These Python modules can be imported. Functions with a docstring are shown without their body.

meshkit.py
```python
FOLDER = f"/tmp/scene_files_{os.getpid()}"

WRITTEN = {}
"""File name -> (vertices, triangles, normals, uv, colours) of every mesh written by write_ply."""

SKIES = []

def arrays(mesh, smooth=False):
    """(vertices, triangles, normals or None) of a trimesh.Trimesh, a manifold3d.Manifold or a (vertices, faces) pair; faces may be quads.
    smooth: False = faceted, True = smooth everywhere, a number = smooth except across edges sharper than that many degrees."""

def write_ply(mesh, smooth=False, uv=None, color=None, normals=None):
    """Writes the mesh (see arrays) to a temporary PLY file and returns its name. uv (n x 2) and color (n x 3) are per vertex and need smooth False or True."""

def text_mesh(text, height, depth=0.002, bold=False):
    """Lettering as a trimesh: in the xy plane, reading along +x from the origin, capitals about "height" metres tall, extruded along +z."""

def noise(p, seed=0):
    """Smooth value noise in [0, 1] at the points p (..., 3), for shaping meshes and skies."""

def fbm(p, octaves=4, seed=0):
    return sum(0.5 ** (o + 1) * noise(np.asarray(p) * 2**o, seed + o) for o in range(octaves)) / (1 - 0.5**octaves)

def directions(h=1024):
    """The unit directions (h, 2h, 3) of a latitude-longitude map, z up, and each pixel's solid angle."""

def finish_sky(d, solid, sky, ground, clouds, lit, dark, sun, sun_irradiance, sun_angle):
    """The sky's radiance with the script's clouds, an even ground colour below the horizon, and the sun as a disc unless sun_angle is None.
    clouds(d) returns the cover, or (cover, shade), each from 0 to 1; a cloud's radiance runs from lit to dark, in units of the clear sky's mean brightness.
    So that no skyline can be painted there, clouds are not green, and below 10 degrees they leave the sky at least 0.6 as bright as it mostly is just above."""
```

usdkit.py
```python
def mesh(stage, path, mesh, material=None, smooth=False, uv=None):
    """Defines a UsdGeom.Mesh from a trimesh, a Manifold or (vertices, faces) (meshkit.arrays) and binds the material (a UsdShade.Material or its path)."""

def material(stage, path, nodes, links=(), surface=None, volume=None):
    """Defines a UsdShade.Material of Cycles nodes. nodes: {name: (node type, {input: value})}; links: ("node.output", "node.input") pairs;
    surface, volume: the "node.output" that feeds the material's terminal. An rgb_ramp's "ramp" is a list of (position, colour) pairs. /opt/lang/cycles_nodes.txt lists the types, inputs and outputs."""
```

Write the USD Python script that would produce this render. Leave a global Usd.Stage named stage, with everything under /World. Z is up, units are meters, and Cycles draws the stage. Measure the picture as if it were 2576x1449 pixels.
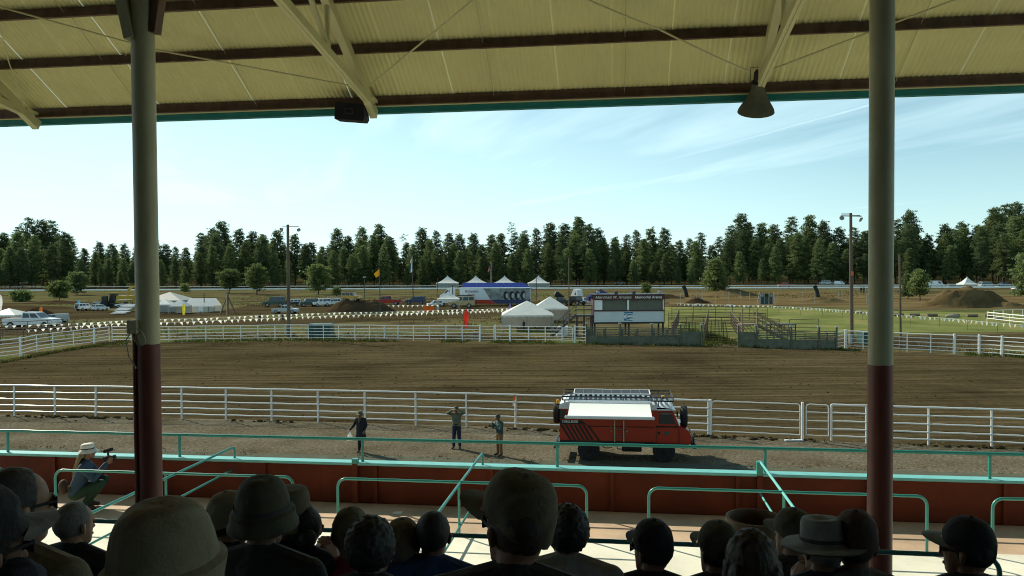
import math, random
import numpy as np, trimesh, manifold3d as m3, shapely, shapely.geometry as sg
import usdkit, meshkit
from pxr import Usd, UsdGeom, UsdLux, UsdShade, Gf, Sdf, Vt

stage = Usd.Stage.CreateInMemory()
UsdGeom.SetStageUpAxis(stage, UsdGeom.Tokens.z)
UsdGeom.SetStageMetersPerUnit(stage, 1.0)
UsdGeom.Xform.Define(stage, '/World')
UsdGeom.Scope.Define(stage, '/World/Looks')
PI = math.pi

# ------------------------------------------------------------------ camera
EYE = np.array([0.0, 0.0, 7.36])
PITCH, ROLL = math.radians(1.39), math.radians(0.35)
_F = np.array([0, math.cos(PITCH), -math.sin(PITCH)])
_U0 = np.array([0, math.sin(PITCH), math.cos(PITCH)])
_X0 = np.array([1.0, 0, 0])
_R = math.cos(ROLL) * _X0 - math.sin(ROLL) * _U0
_U = math.cos(ROLL) * _U0 + math.sin(ROLL) * _X0
cam = UsdGeom.Camera.Define(stage, '/World/camera')
M4 = np.eye(4); M4[0, :3] = _R; M4[1, :3] = _U; M4[2, :3] = -_F; M4[3, :3] = EYE
cam.AddTransformOp().Set(Gf.Matrix4d(M4.tolist()))
cam.CreateHorizontalApertureAttr(36.0); cam.CreateVerticalApertureAttr(20.25)
cam.CreateFocalLengthAttr(36.0 * 2000 / 2576)
cam.CreateFStopAttr(0.0)
cam.CreateClippingRangeAttr(Gf.Vec2f(0.05, 5000))
cam.CreateExposureAttr(0.35)

# ------------------------------------------------------------------ sun and sky
SUN_AZ = math.radians(-47)
SUN_EL = math.radians(34)
sun_dir = np.array([math.sin(SUN_AZ) * math.cos(SUN_EL), math.cos(SUN_AZ) * math.cos(SUN_EL), math.sin(SUN_EL)])
sun = UsdLux.DistantLight.Define(stage, '/World/sun')
sun.CreateNormalizeAttr(True); sun.CreateIntensityAttr(1.15); sun.CreateAngleAttr(0.53)
sun.CreateColorAttr(Gf.Vec3f(1.0, 0.93, 0.74))
zax = sun_dir; xax = np.cross([0, 0, 1.0], zax); xax /= np.linalg.norm(xax); yax = np.cross(zax, xax)
S4 = np.eye(4); S4[0, :3] = xax; S4[1, :3] = yax; S4[2, :3] = zax
sun.AddTransformOp().Set(Gf.Matrix4d(S4.tolist()))

SKY_STRENGTH = 0.052
def sky_material():
    n = {
        'tc': ('texture_coordinate', {}),
        'sky': ('sky_texture', {'sky_type': 'single_scattering', 'sun_disc': False, 'sun_elevation': SUN_EL, 'sun_rotation': SUN_AZ, 'altitude': 2100.0, 'air_density': 1.0, 'aerosol_density': 1.0, 'ozone_density': 1.0}),
        'hs': ('hsv', {'hue': 0.485, 'saturation': 1.0, 'value': 1.0}),
        'tint': ('mix', {'mix_type': 'multiply', 'fac': 1.0, 'color2': (1.34, 1.74, 1.64)}),
        'xyz': ('separate_xyz', {}),
        # thin veil of ice haze that brightens towards the sun
        'sx': ('math', {'math_type': 'multiply', 'value2': math.sin(SUN_AZ)}), 'sy': ('math', {'math_type': 'multiply_add', 'value2': math.cos(SUN_AZ)}),
        'veil': ('map_range', {'from_min': 0.30, 'from_max': 1.0, 'to_min': 0.0, 'to_max': 0.46, 'clamp': True}),
        'mx3': ('math', {'math_type': 'add', 'use_clamp': True}),
        'zc': ('math', {'math_type': 'maximum', 'value2': 0.02}),
        'u': ('math', {'math_type': 'divide'}), 'v': ('math', {'math_type': 'divide'}),
        'pu': ('math', {'math_type': 'multiply', 'value2': 0.957}), 'pv': ('math', {'math_type': 'multiply', 'value2': 0.29}),
        'p': ('math', {'math_type': 'add'}),
        'qu': ('math', {'math_type': 'multiply', 'value2': -0.29}), 'qv': ('math', {'math_type': 'multiply', 'value2': 0.957}),
        'q': ('math', {'math_type': 'add'}),
        'ps': ('math', {'math_type': 'multiply', 'value2': 0.75}), 'qs': ('math', {'math_type': 'multiply', 'value2': 0.13}),
        'pq': ('combine_xyz', {'z': 5.2}),
        'cir': ('noise_texture', {'scale': 1.0, 'detail': 6.0, 'roughness': 0.55, 'distortion': 0.35}),
        'cr': ('rgb_ramp', {'ramp': [(0.0, (0, 0, 0)), (0.36, (0.0, 0.0, 0.0)), (0.48, (0.15, 0.15, 0.15)), (0.68, (0.50, 0.50, 0.50)), (1.0, (0.6, 0.6, 0.6))]}),
        # the contrail: a thin straight band of cloud with a ragged lower edge
        'rag': ('noise_texture', {'scale': 9.0, 'detail': 4.0, 'roughness': 0.6}),
        'ragc': ('math', {'math_type': 'multiply_add', 'value2': 0.16, 'value3': -3.64}),
        'pd': ('math', {'math_type': 'add'}),
        'pa': ('math', {'math_type': 'absolute'}),
        'tr': ('map_range', {'from_min': 0.0, 'from_max': 0.085, 'to_min': 0.62, 'to_max': 0.0, 'clamp': True}),
        'qf': ('map_range', {'from_min': 4.0, 'from_max': 9.5, 'to_min': 1.0, 'to_max': 0.0, 'clamp': True}),
        'tr2': ('math', {'math_type': 'multiply'}),
        'mx': ('math', {'math_type': 'maximum'}),
        'hz': ('map_range', {'from_min': 0.0, 'from_max': 0.26, 'to_min': 0.48, 'to_max': 0.0, 'clamp': True}),
        'mx2': ('math', {'math_type': 'maximum'}),
        'mix': ('mix', {'mix_type': 'mix', 'color2': (14.4, 19.2, 20.0)}),
        'bg': ('background_shader', {'strength': SKY_STRENGTH}),
    }
    l = [('tc.generated', 'xyz.vector'), ('xyz.z', 'zc.value1'), ('xyz.x', 'u.value1'), ('zc.value', 'u.value2'), ('xyz.y', 'v.value1'), ('zc.value', 'v.value2'),
         ('u.value', 'pu.value1'), ('v.value', 'pv.value1'), ('pu.value', 'p.value1'), ('pv.value', 'p.value2'),
         ('u.value', 'qu.value1'), ('v.value', 'qv.value1'), ('qu.value', 'q.value1'), ('qv.value', 'q.value2'),
         ('p.value', 'ps.value1'), ('q.value', 'qs.value1'), ('ps.value', 'pq.x'), ('qs.value', 'pq.y'), ('pq.vector', 'cir.vector'), ('cir.fac', 'cr.fac'),
         ('pq.vector', 'rag.vector'), ('rag.fac', 'ragc.value1'), ('ragc.value', 'pd.value1'), ('p.value', 'pd.value2'), ('pd.value', 'pa.value1'), ('pa.value', 'tr.value'),
         ('q.value', 'qf.value'), ('tr.result', 'tr2.value1'), ('qf.result', 'tr2.value2'),
         ('tr2.value', 'mx.value1'), ('cr.color', 'mx.value2'),
         ('xyz.z', 'hz.value'), ('hz.result', 'mx2.value1'), ('mx.value', 'mx2.value2'),
         ('mx3.value', 'mix.fac'), ('sky.color', 'hs.color'), ('hs.color', 'tint.color1'), ('tint.color', 'mix.color1'), ('xyz.x', 'sx.value1'), ('xyz.y', 'sy.value1'), ('sx.value', 'sy.value3'), ('sy.value', 'veil.value'), ('veil.result', 'mx3.value1'), ('mx2.value', 'mx3.value2'), ('mix.color', 'bg.color')]
    return usdkit.material(stage, '/World/Looks/sky_look', n, l, surface='bg.background')
dome = UsdLux.DomeLight.Define(stage, '/World/sky')
UsdShade.MaterialBindingAPI.Apply(dome.GetPrim()).Bind(sky_material())
dome.GetPrim().SetCustomDataByKey('kind', 'structure')
# ------------------------------------------------------------------ pixel helpers: the photo read at 2576 x 1449
def ray(x, y):
    return _F + (x - 1288) / 2000 * _R + (724.5 - y) / 2000 * _U
def PG(x, y, z=0.0):
    d = ray(x, y); return EYE + d * ((z - EYE[2]) / d[2])
def PD(x, y, depth):
    d = ray(x, y); return EYE + d * (depth / d[1])
YAW = math.radians(7.7)
SV = np.array([math.cos(YAW), -math.sin(YAW), 0]); NV = np.array([math.sin(YAW), math.cos(YAW), 0]); ZV = np.array([0, 0, 1.0])
def ST(s, n, z): return s * SV + n * NV + z * ZV          # along the stand, out towards the arena, up
def PN(x, y, n):                                           # pixel on the upright plane at distance n in front of the stand
    d = ray(x, y); return EYE + d * ((n - EYE @ NV) / (d @ NV))
def to_st(p): return np.array([p @ SV, p @ NV, p[2]])

# ------------------------------------------------------------------ naming and grouping
_used = {}
def numbered(parent, name):
    k = (parent, name); c = _used.get(k, 0); _used[k] = c + 1
    return f'{parent}/{name}' if c == 0 else f'{parent}/{name}_{c:03d}'
ORIGIN = {}
def tag(p, label=None, cat=None, group=None, kind=None):
    if hasattr(p, 'GetPrim'): p = p.GetPrim()
    for k, v in (('label', label), ('category', cat), ('group', group), ('kind', kind)):
        if v: p.SetCustomDataByKey(k, v)
    return p
def thing(name, label, cat, loc=(0, 0, 0), rz=0.0, scale=1.0, group=None, kind=None):
    path = numbered('/World', name)
    x = UsdGeom.Xform.Define(stage, path)
    x.AddTranslateOp().Set(Gf.Vec3d(*map(float, loc))); x.AddRotateZOp().Set(math.degrees(rz)); x.AddScaleOp().Set(Gf.Vec3f(*([float(scale)] * 3)))
    tag(x, label, cat, group, kind)
    ORIGIN[path] = np.asarray(loc, float)
    return path
def dup(src, loc, rz=0.0, scale=1.0, label=None, group=None, name=None):
    path = numbered('/World', name or src.split('/')[-1].rstrip('0123456789').rstrip('_'))
    x = UsdGeom.Xform.Define(stage, path); p = x.GetPrim()
    p.GetReferences().AddInternalReference(src); p.SetInstanceable(True)
    p.GetAttribute('xformOp:translate').Set(Gf.Vec3d(*map(float, loc))); p.GetAttribute('xformOp:rotateZ').Set(math.degrees(rz)); p.GetAttribute('xformOp:scale').Set(Gf.Vec3f(*([float(scale)] * 3)))
    tag(p, label, None, group)
    return path

# ------------------------------------------------------------------ mesh builder
def unit(v): v = np.asarray(v, float); return v / max(np.linalg.norm(v), 1e-12)
class MB:
    def __init__(s): s.v, s.f, s.n = [], [], 0
    def add(s, v, f):
        v = np.asarray(v, float).reshape(-1, 3); f = np.asarray(f, int)
        if f.shape[1] == 4: f = np.vstack([f[:, [0, 1, 2]], f[:, [0, 2, 3]]])
        s.v.append(v); s.f.append(f + s.n); s.n += len(v); return s
    def tm(s, m, T=None):
        if hasattr(m, 'to_mesh'):
            q = m.to_mesh(); v, f = np.array(q.vert_properties[:, :3]), np.array(q.tri_verts)
        else: v, f = np.array(m.vertices), np.array(m.faces)
        if T is not None: v = v @ np.asarray(T)[:3, :3].T + np.asarray(T)[:3, 3]
        return s.add(v, f)
    def frame(s, c, X, Y, Z, hx, hy, hz, ch=0.0):
        """box with half sizes along axes, chamfered by ch"""
        c, X, Y, Z = map(lambda a: np.asarray(a, float), (c, X, Y, Z))
        if ch <= 0:
            q = [c + sx * hx * X + sy * hy * Y + sz * hz * Z for sz in (-1, 1) for sy in (-1, 1) for sx in (-1, 1)]
            return s.add(q, [[0, 2, 3, 1], [4, 5, 7, 6], [0, 1, 5, 4], [2, 6, 7, 3], [0, 4, 6, 2], [1, 3, 7, 5]])
        pts = []
        for sx in (-1, 1):
            for sy in (-1, 1):
                for sz in (-1, 1):
                    for k in range(3):
                        h = [hx - ch, hy - ch, hz - ch]; h[k] += ch
                        pts.append(c + sx * h[0] * X + sy * h[1] * Y + sz * h[2] * Z)
        hull = trimesh.convex.convex_hull(np.array(pts)); return s.add(hull.vertices, hull.faces)
    def box(s, c, size, ch=0.0): return s.frame(c, (1, 0, 0), (0, 1, 0), (0, 0, 1), size[0] / 2, size[1] / 2, size[2] / 2, ch)
    def bar(s, a, b, w, h, up=(0, 0, 1), ch=0.0):
        a, b = np.asarray(a, float), np.asarray(b, float); X = unit(b - a); Y = np.cross(up, X)
        if np.linalg.norm(Y) < 1e-6: Y = np.cross((0, 1, 0), X)
        Y = unit(Y); Z = np.cross(X, Y)
        return s.frame((a + b) / 2, X, Y, Z, np.linalg.norm(b - a) / 2, w / 2, h / 2, ch)
    def path(s, pts, r, n=8, cap=True):
        pts = [np.asarray(p, float) for p in pts]; m = len(pts); rr = np.broadcast_to(r, m)
        t = [unit(pts[min(i + 1, m - 1)] - pts[max(i - 1, 0)]) for i in range(m)]
        u = np.cross(t[0], (0, 0, 1));  u = np.cross(t[0], (0, 1, 0)) if np.linalg.norm(u) < 1e-3 else u
        v, f = [], []
        for i in range(m):
            u = unit(u - (u @ t[i]) * t[i]); w = np.cross(t[i], u)
            a = np.arange(n) / n * 2 * PI
            v.append(pts[i] + rr[i] * (np.cos(a)[:, None] * u + np.sin(a)[:, None] * w))
        v = np.vstack(v); k = np.arange(n)
        for i in range(m - 1):
            f.append(np.stack([i * n + k, i * n + (k + 1) % n, (i + 1) * n + (k + 1) % n, (i + 1) * n + k], 1))
        s.add(v, np.vstack(f))
        if cap:
            for i, fl in ((0, True), (m - 1, False)):
                q = np.vstack([v[i * n:(i + 1) * n], pts[i]]); g = [[(j + 1) % n, j, n] if fl else [j, (j + 1) % n, n] for j in range(n)]
                s.add(q, g)
        return s
    def tube(s, a, b, r, n=8, r2=None): return s.path([a, b], [r, r if r2 is None else r2], n)
    def lathe(s, prof, n=16, c=(0, 0, 0), axis='z'):
        a = np.arange(n) / n * 2 * PI; v = []
        for (r, z) in prof:
            x, y, zz = r * np.cos(a), r * np.sin(a), np.full(n, z)
            v.append(np.stack({'z': [x, y, zz], 'x': [zz, x, y], 'y': [y, zz, x]}[axis], 1))
        v = np.vstack(v) + np.asarray(c, float); k = np.arange(n)
        f = [np.stack([i * n + k, i * n + (k + 1) % n, (i + 1) * n + (k + 1) % n, (i + 1) * n + k], 1) for i in range(len(prof) - 1)]
        return s.add(v, np.vstack(f))
    def prism(s, poly, a, b, axis='y'):
        """extrude polygon: axis y: poly in (x,z); axis z: (x,y); axis x: (y,z)"""
        t = trimesh.creation.extrude_polygon(sg.Polygon(poly).buffer(0), b - a, engine='earcut'); v = np.array(t.vertices)
        P = {'y': np.stack([v[:, 0], a + v[:, 2], v[:, 1]], 1), 'z': np.stack([v[:, 0], v[:, 1], a + v[:, 2]], 1), 'x': np.stack([a + v[:, 2], v[:, 0], v[:, 1]], 1)}[axis]
        f = np.array(t.faces); return s.add(P, f[:, ::-1] if axis == 'y' else f)
    def quad(s, a, b, c, d): return s.add([a, b, c, d], [[0, 1, 2, 3]])
    def grid(s, G):
        G = np.asarray(G, float); a, b = G.shape[:2]; i = np.arange(a * b).reshape(a, b)
        return s.add(G.reshape(-1, 3), np.stack([i[:-1, :-1], i[:-1, 1:], i[1:, 1:], i[1:, :-1]], -1).reshape(-1, 4))
    def move(s, R=None, t=(0, 0, 0)):
        for i in range(len(s.v)):
            if R is not None: s.v[i] = s.v[i] @ np.asarray(R).T
            s.v[i] = s.v[i] + np.asarray(t, float)
        return s
    def arrays(s): return np.vstack(s.v), np.vstack(s.f)
    def build(s, name, mat, parent='/World', smooth=35, local=None, label=None, cat=None, group=None, kind=None):
        """one Mesh under parent; world coordinates are taken back to the thing's base unless local"""
        v, f = s.arrays()
        top = '/World/' + parent.split('/')[2] if parent != '/World' else None
        if top and not local: v = v - ORIGIN.get(top, 0)
        path = numbered(parent, name)
        m = usdkit.mesh(stage, path, (v, f), MAT[mat], smooth=smooth)
        tag(m, label, cat, group, kind)
        return path

# ------------------------------------------------------------------ materials
MAT = {}
def mat(name, col, rough=0.6, metal=0.0, var=0.25, scale=3.0, bump=0.0, bscale=None, spec=0.5, coord='position', stretch=(1, 1, 1), col2=None, detail=5.0, coat=0.0, rand=0.0, translucent=0.0, ramp=None, diss=0.0):
    col = np.array(col, float); lo = col * (1 - var) if col2 is None else np.array(col2, float)
    n = {'g': ('geometry', {}) if coord == 'position' else ('texture_coordinate', {}),
         'map': ('mapping', {'scale': stretch}),
         'n': ('noise_texture', {'scale': scale, 'detail': detail, 'roughness': 0.62, 'distortion': diss}),
         'r': ('rgb_ramp', {'ramp': ramp or [(0.3, tuple(lo)), (0.7, tuple(np.minimum(col * (1 + var * 0.35), 0.95)))]}),
         'p': ('principled_bsdf', {'roughness': rough, 'metallic': metal, 'specular_ior_level': spec, 'coat_weight': coat})}
    l = [('g.' + ('position' if coord == 'position' else coord), 'map.vector'), ('map.vector', 'n.vector'), ('n.fac', 'r.fac')]
    last = 'r.color'
    if rand:
        n |= {'oi': ('object_info', {}), 'mr': ('map_range', {'from_min': 0.0, 'from_max': 1.0, 'to_min': 1 - rand, 'to_max': 1 + rand}), 'hs': ('hsv', {})}
        l += [('oi.random', 'mr.value'), ('mr.result', 'hs.value'), (last, 'hs.color')]; last = 'hs.color'
    l.append((last, 'p.base_color'))
    if bump:
        n |= {'bn': ('noise_texture', {'scale': bscale or scale * 4, 'detail': 6.0, 'roughness': 0.65}), 'b': ('bump', {'strength': 1.0, 'distance': bump})}
        l += [('map.vector', 'bn.vector'), ('bn.fac', 'b.height'), ('b.normal', 'p.normal')]
    surf = 'p.BSDF'
    if translucent:
        n |= {'tl': ('translucent_bsdf', {}), 'mxx': ('mix_closure', {'fac': translucent})}
        l += [(last, 'tl.color'), ('p.BSDF', 'mxx.closure1'), ('tl.BSDF', 'mxx.closure2')]; surf = 'mxx.closure'
    MAT[name] = usdkit.material(stage, '/World/Looks/' + name, n, l, surface=surf)
mat('cream_steel', (0.60, 0.57, 0.31), 0.45, var=0.10, scale=1.2)
mat('cream_sheet', (0.68, 0.64, 0.31), 0.50, var=0.10, scale=0.7)
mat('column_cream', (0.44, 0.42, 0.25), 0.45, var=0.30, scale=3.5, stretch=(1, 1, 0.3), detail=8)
mat('column_red', (0.20, 0.045, 0.026), 0.5, var=0.55, scale=4, stretch=(1, 1, 0.25), detail=8)
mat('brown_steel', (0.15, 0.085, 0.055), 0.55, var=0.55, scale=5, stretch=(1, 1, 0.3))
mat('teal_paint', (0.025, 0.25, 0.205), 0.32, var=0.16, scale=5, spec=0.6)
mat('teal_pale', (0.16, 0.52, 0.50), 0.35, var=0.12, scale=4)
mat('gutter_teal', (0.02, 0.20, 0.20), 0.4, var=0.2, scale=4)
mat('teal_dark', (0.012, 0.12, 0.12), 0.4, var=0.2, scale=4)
mat('wall_red', (0.15, 0.025, 0.006), 0.6, spec=0.25, var=0.45, scale=1.1, detail=9)
mat('floor_tan', (0.56, 0.40, 0.27), 0.75, var=0.30, scale=1.1, bump=0.002, bscale=60)
mat('floor_cream', (0.82, 0.80, 0.68), 0.8, var=0.22, scale=0.9, bump=0.002, bscale=60)
mat('deck_concrete', (0.22, 0.20, 0.17), 0.85, var=0.25, scale=1.5)
mat('back_wall', (0.10, 0.05, 0.035), 0.8, var=0.2, scale=0.8)  # dark colour for the out-of-view rear of the stand, dims the seating
mat('aluminium', (0.45, 0.45, 0.44), 0.4, metal=0.8, var=0.15, scale=4)
mat('white_pipe', (0.78, 0.79, 0.76), 0.38, var=0.13, scale=6, stretch=(1, 1, 0.4))
mat('white_paint', (0.78, 0.78, 0.75), 0.42, var=0.10, scale=2)
mat('rusty_pipe', (0.13, 0.080, 0.045), 0.7, var=0.45, scale=5)
mat('grey_steel', (0.125, 0.13, 0.095), 0.85, spec=0.05, var=0.3, scale=2.5)
mat('dark_steel', (0.05, 0.045, 0.04), 0.55, var=0.3, scale=3)
mat('galvanised', (0.38, 0.39, 0.38), 0.45, metal=0.4, var=0.2, scale=5)
mat('wood_pole', (0.13, 0.085, 0.052), 0.85, var=0.4, scale=4, stretch=(1, 1, 0.08))
mat('wood_plank', (0.20, 0.14, 0.09), 0.8, var=0.35, scale=3)
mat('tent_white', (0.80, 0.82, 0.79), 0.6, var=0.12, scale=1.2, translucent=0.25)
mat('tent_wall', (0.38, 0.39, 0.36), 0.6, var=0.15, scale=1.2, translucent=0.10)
mat('awning_white', (0.86, 0.87, 0.82), 0.55, var=0.04, scale=1.2)
mat('canvas', (0.70, 0.67, 0.55), 0.7, var=0.08, scale=1.5, translucent=0.1)
mat('blue_fabric', (0.012, 0.038, 0.20), 0.9, spec=0.05, var=0.12, scale=1)
mat('blue_light', (0.12, 0.45, 0.75), 0.6, var=0.1, scale=1, translucent=0.3)
mat('orange_fabric', (0.80, 0.20, 0.02), 0.6, var=0.1, scale=1, translucent=0.3)
mat('yellow_fabric', (0.80, 0.72, 0.05), 0.6, var=0.1, scale=1, translucent=0.3)
mat('gold_fabric', (0.62, 0.30, 0.01), 0.6, var=0.1, scale=1, translucent=0.3)
mat('red_fabric', (0.70, 0.03, 0.015), 0.6, var=0.1, scale=1, translucent=0.3)
mat('purple_fabric', (0.25, 0.18, 0.45), 0.6, var=0.1, scale=1, translucent=0.3)
mat('white_fabric', (0.84, 0.85, 0.81), 0.6, var=0.06, scale=1, translucent=0.5)
mat('navy_fabric', (0.022, 0.028, 0.085), 0.9, spec=0.05, var=0.1, scale=1)
mat('dark_glass', (0.015, 0.022, 0.025), 0.06, var=0.1, scale=1, spec=0.8)
mat('tyre', (0.016, 0.016, 0.015), 0.85, var=0.3, scale=8)
mat('rim', (0.30, 0.30, 0.29), 0.35, metal=0.7, var=0.2, scale=8)
mat('solar_cell', (0.045, 0.055, 0.065), 0.6, var=0.2, scale=6, spec=0.2)
mat('black_plastic', (0.012, 0.013, 0.014), 0.6, spec=0.3, var=0.25, scale=6)
mat('black_metal', (0.015, 0.015, 0.015), 0.4, var=0.25, scale=6)
mat('chrome', (0.6, 0.6, 0.6), 0.15, metal=1.0, var=0.05, scale=3)
for nm, c in dict(car_white=(0.72, 0.73, 0.72), car_silver=(0.40, 0.43, 0.43), car_green=(0.035, 0.07, 0.055), car_blue=(0.035, 0.055, 0.11), car_red=(0.36, 0.02, 0.014), car_yellow=(0.48, 0.27, 0.04), car_sand=(0.42, 0.31, 0.16), car_black=(0.012, 0.013, 0.014), car_grey=(0.12, 0.13, 0.13), truck_red=(0.38, 0.026, 0.010), digger_yellow=(0.42, 0.26, 0.02), truck_white=(0.80, 0.81, 0.79)).items():
    mat(nm, c, 0.28, var=0.10, scale=1.3, coat=0.5)
mat('head_lamp', (0.75, 0.75, 0.72), 0.12, var=0.05, scale=3)
mat('tail_lamp', (0.45, 0.015, 0.01), 0.2, var=0.05, scale=3)
mat('amber_lamp', (0.85, 0.36, 0.01), 0.2, var=0.05, scale=3)
mat('green_box', (0.012, 0.055, 0.045), 0.5, var=0.25, scale=2)
mat('beige_box', (0.50, 0.46, 0.28), 0.55, var=0.2, scale=2)
mat('stone', (0.25, 0.22, 0.17), 0.9, var=0.4, scale=6, bump=0.02)
mat('booth_panel', (0.56, 0.58, 0.58), 0.5, var=0.08, scale=0.9)
mat('booth_red', (0.070, 0.012, 0.010), 0.5, var=0.2, scale=2)
mat('booth_shutter', (0.12, 0.118, 0.085), 0.6, var=0.15, scale=1.5)
mat('sign_white', (0.72, 0.70, 0.62), 0.5, var=0.05, scale=2)
mat('logo_blue', (0.03, 0.17, 0.30), 0.5, var=0.08, scale=2)
mat('trailer_white', (0.60, 0.63, 0.65), 0.35, var=0.06, scale=0.6)
mat('trailer_blue', (0.02, 0.03, 0.10), 0.35, var=0.1, scale=1)
mat('trailer_grey', (0.24, 0.26, 0.27), 0.4, var=0.6, scale=0.8, detail=9)
mat('foliage_print', (0.24, 0.27, 0.26), 0.4, var=0.8, scale=1.1, detail=9)
mat('terracotta', (0.16, 0.095, 0.042), 0.7, var=0.2, scale=4)
mat('banner_dark', (0.02, 0.045, 0.055), 0.5, var=0.25, scale=1)
mat('paper', (0.75, 0.72, 0.62), 0.8, var=0.05, scale=4)
mat('cord', (0.35, 0.33, 0.22), 0.5, var=0.2, scale=6)
mat('wire_dark', (0.05, 0.04, 0.03), 0.6, var=0.2, scale=6)
# ------------------------------------------------------------------ ground
mat('dry_ground', (0.2808, 0.2145, 0.1355), 0.95, spec=0.0, scale=0.10, detail=9, bump=0.05, bscale=1.4, stretch=(0.45, 1, 1), ramp=[(0.32, (0.0365, 0.0273, 0.0175)), (0.42, (0.0702, 0.0559, 0.0319)), (0.50, (0.1236, 0.1040, 0.0527)), (0.57, (0.0955, 0.1027, 0.0383)), (0.68, (0.0477, 0.0624, 0.0207))])
def arena_material():
    # harrowed soil: long shallow furrows along the arena, clods and damp stains
    n = {'g': ('geometry', {}), 'm1': ('mapping', {'rotation': (0, 0, YAW + 0.05), 'scale': (0.05, 1.0, 1)}), 'n1': ('noise_texture', {'scale': 1.5, 'detail': 7.0, 'roughness': 0.65, 'distortion': 0.3}),
         'n2': ('noise_texture', {'scale': 0.12, 'detail': 5.0, 'roughness': 0.6}), 'n3': ('noise_texture', {'scale': 9.0, 'detail': 5.0, 'roughness': 0.7}),
         'm2': ('mapping', {'rotation': (0, 0, YAW - 0.04), 'scale': (0.045, 1.0, 1)}), 'n4': ('noise_texture', {'scale': 2.2, 'detail': 6.0, 'roughness': 0.7}),
         'r1': ('rgb_ramp', {'ramp': [(0.30, (0.032, 0.0245, 0.013)), (0.42, (0.055, 0.0425, 0.022)), (0.55, (0.078, 0.061, 0.033)), (0.72, (0.112, 0.090, 0.052))]}),
         'r2': ('rgb_ramp', {'ramp': [(0.32, (0.62, 0.61, 0.60)), (0.5, (1.0, 1.0, 1.0)), (0.68, (1.18, 1.15, 1.08))]}),
         'r3': ('rgb_ramp', {'ramp': [(0.33, (0.45, 0.43, 0.41)), (0.41, (0.95, 0.95, 0.95)), (0.58, (1.03, 1.03, 1.03)), (0.72, (1.30, 1.28, 1.24))]}),
         'mm': ('mix', {'mix_type': 'multiply', 'fac': 1.0}), 'mm2': ('mix', {'mix_type': 'multiply', 'fac': 1.0}), 'mm3': ('mix', {'mix_type': 'multiply', 'fac': 1.0}), 'n5': ('noise_texture', {'scale': 2.6, 'detail': 7.0, 'roughness': 0.72}), 'r5': ('rgb_ramp', {'ramp': [(0.32, (0.50, 0.49, 0.47)), (0.44, (0.94, 0.94, 0.94)), (0.56, (1.04, 1.04, 1.04)), (0.68, (1.42, 1.40, 1.36))]}),
         'h': ('mix', {'mix_type': 'mix', 'fac': 0.35}), 'b': ('bump', {'strength': 1.0, 'distance': 0.10}),
         'p': ('principled_bsdf', {'roughness': 1.0, 'specular_ior_level': 0.0})}
    l = [('g.position', 'm1.vector'), ('m1.vector', 'n1.vector'), ('g.position', 'n2.vector'), ('g.position', 'n3.vector'), ('g.position', 'm2.vector'), ('m2.vector', 'n4.vector'),
         ('n1.fac', 'r1.fac'), ('n2.fac', 'r2.fac'), ('n4.fac', 'r3.fac'), ('r1.color', 'mm.color1'), ('r2.color', 'mm.color2'), ('mm.color', 'mm2.color1'), ('r3.color', 'mm2.color2'), ('g.position', 'n5.vector'), ('n5.fac', 'r5.fac'), ('mm2.color', 'mm3.color1'), ('r5.color', 'mm3.color2'), ('mm3.color', 'p.base_color'),
         ('n1.fac', 'h.color1'), ('n3.fac', 'h.color2'), ('h.color', 'b.height'), ('b.normal', 'p.normal')]
    MAT['arena_soil'] = usdkit.material(stage, '/World/Looks/arena_soil', n, l, surface='p.BSDF')
arena_material()
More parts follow.
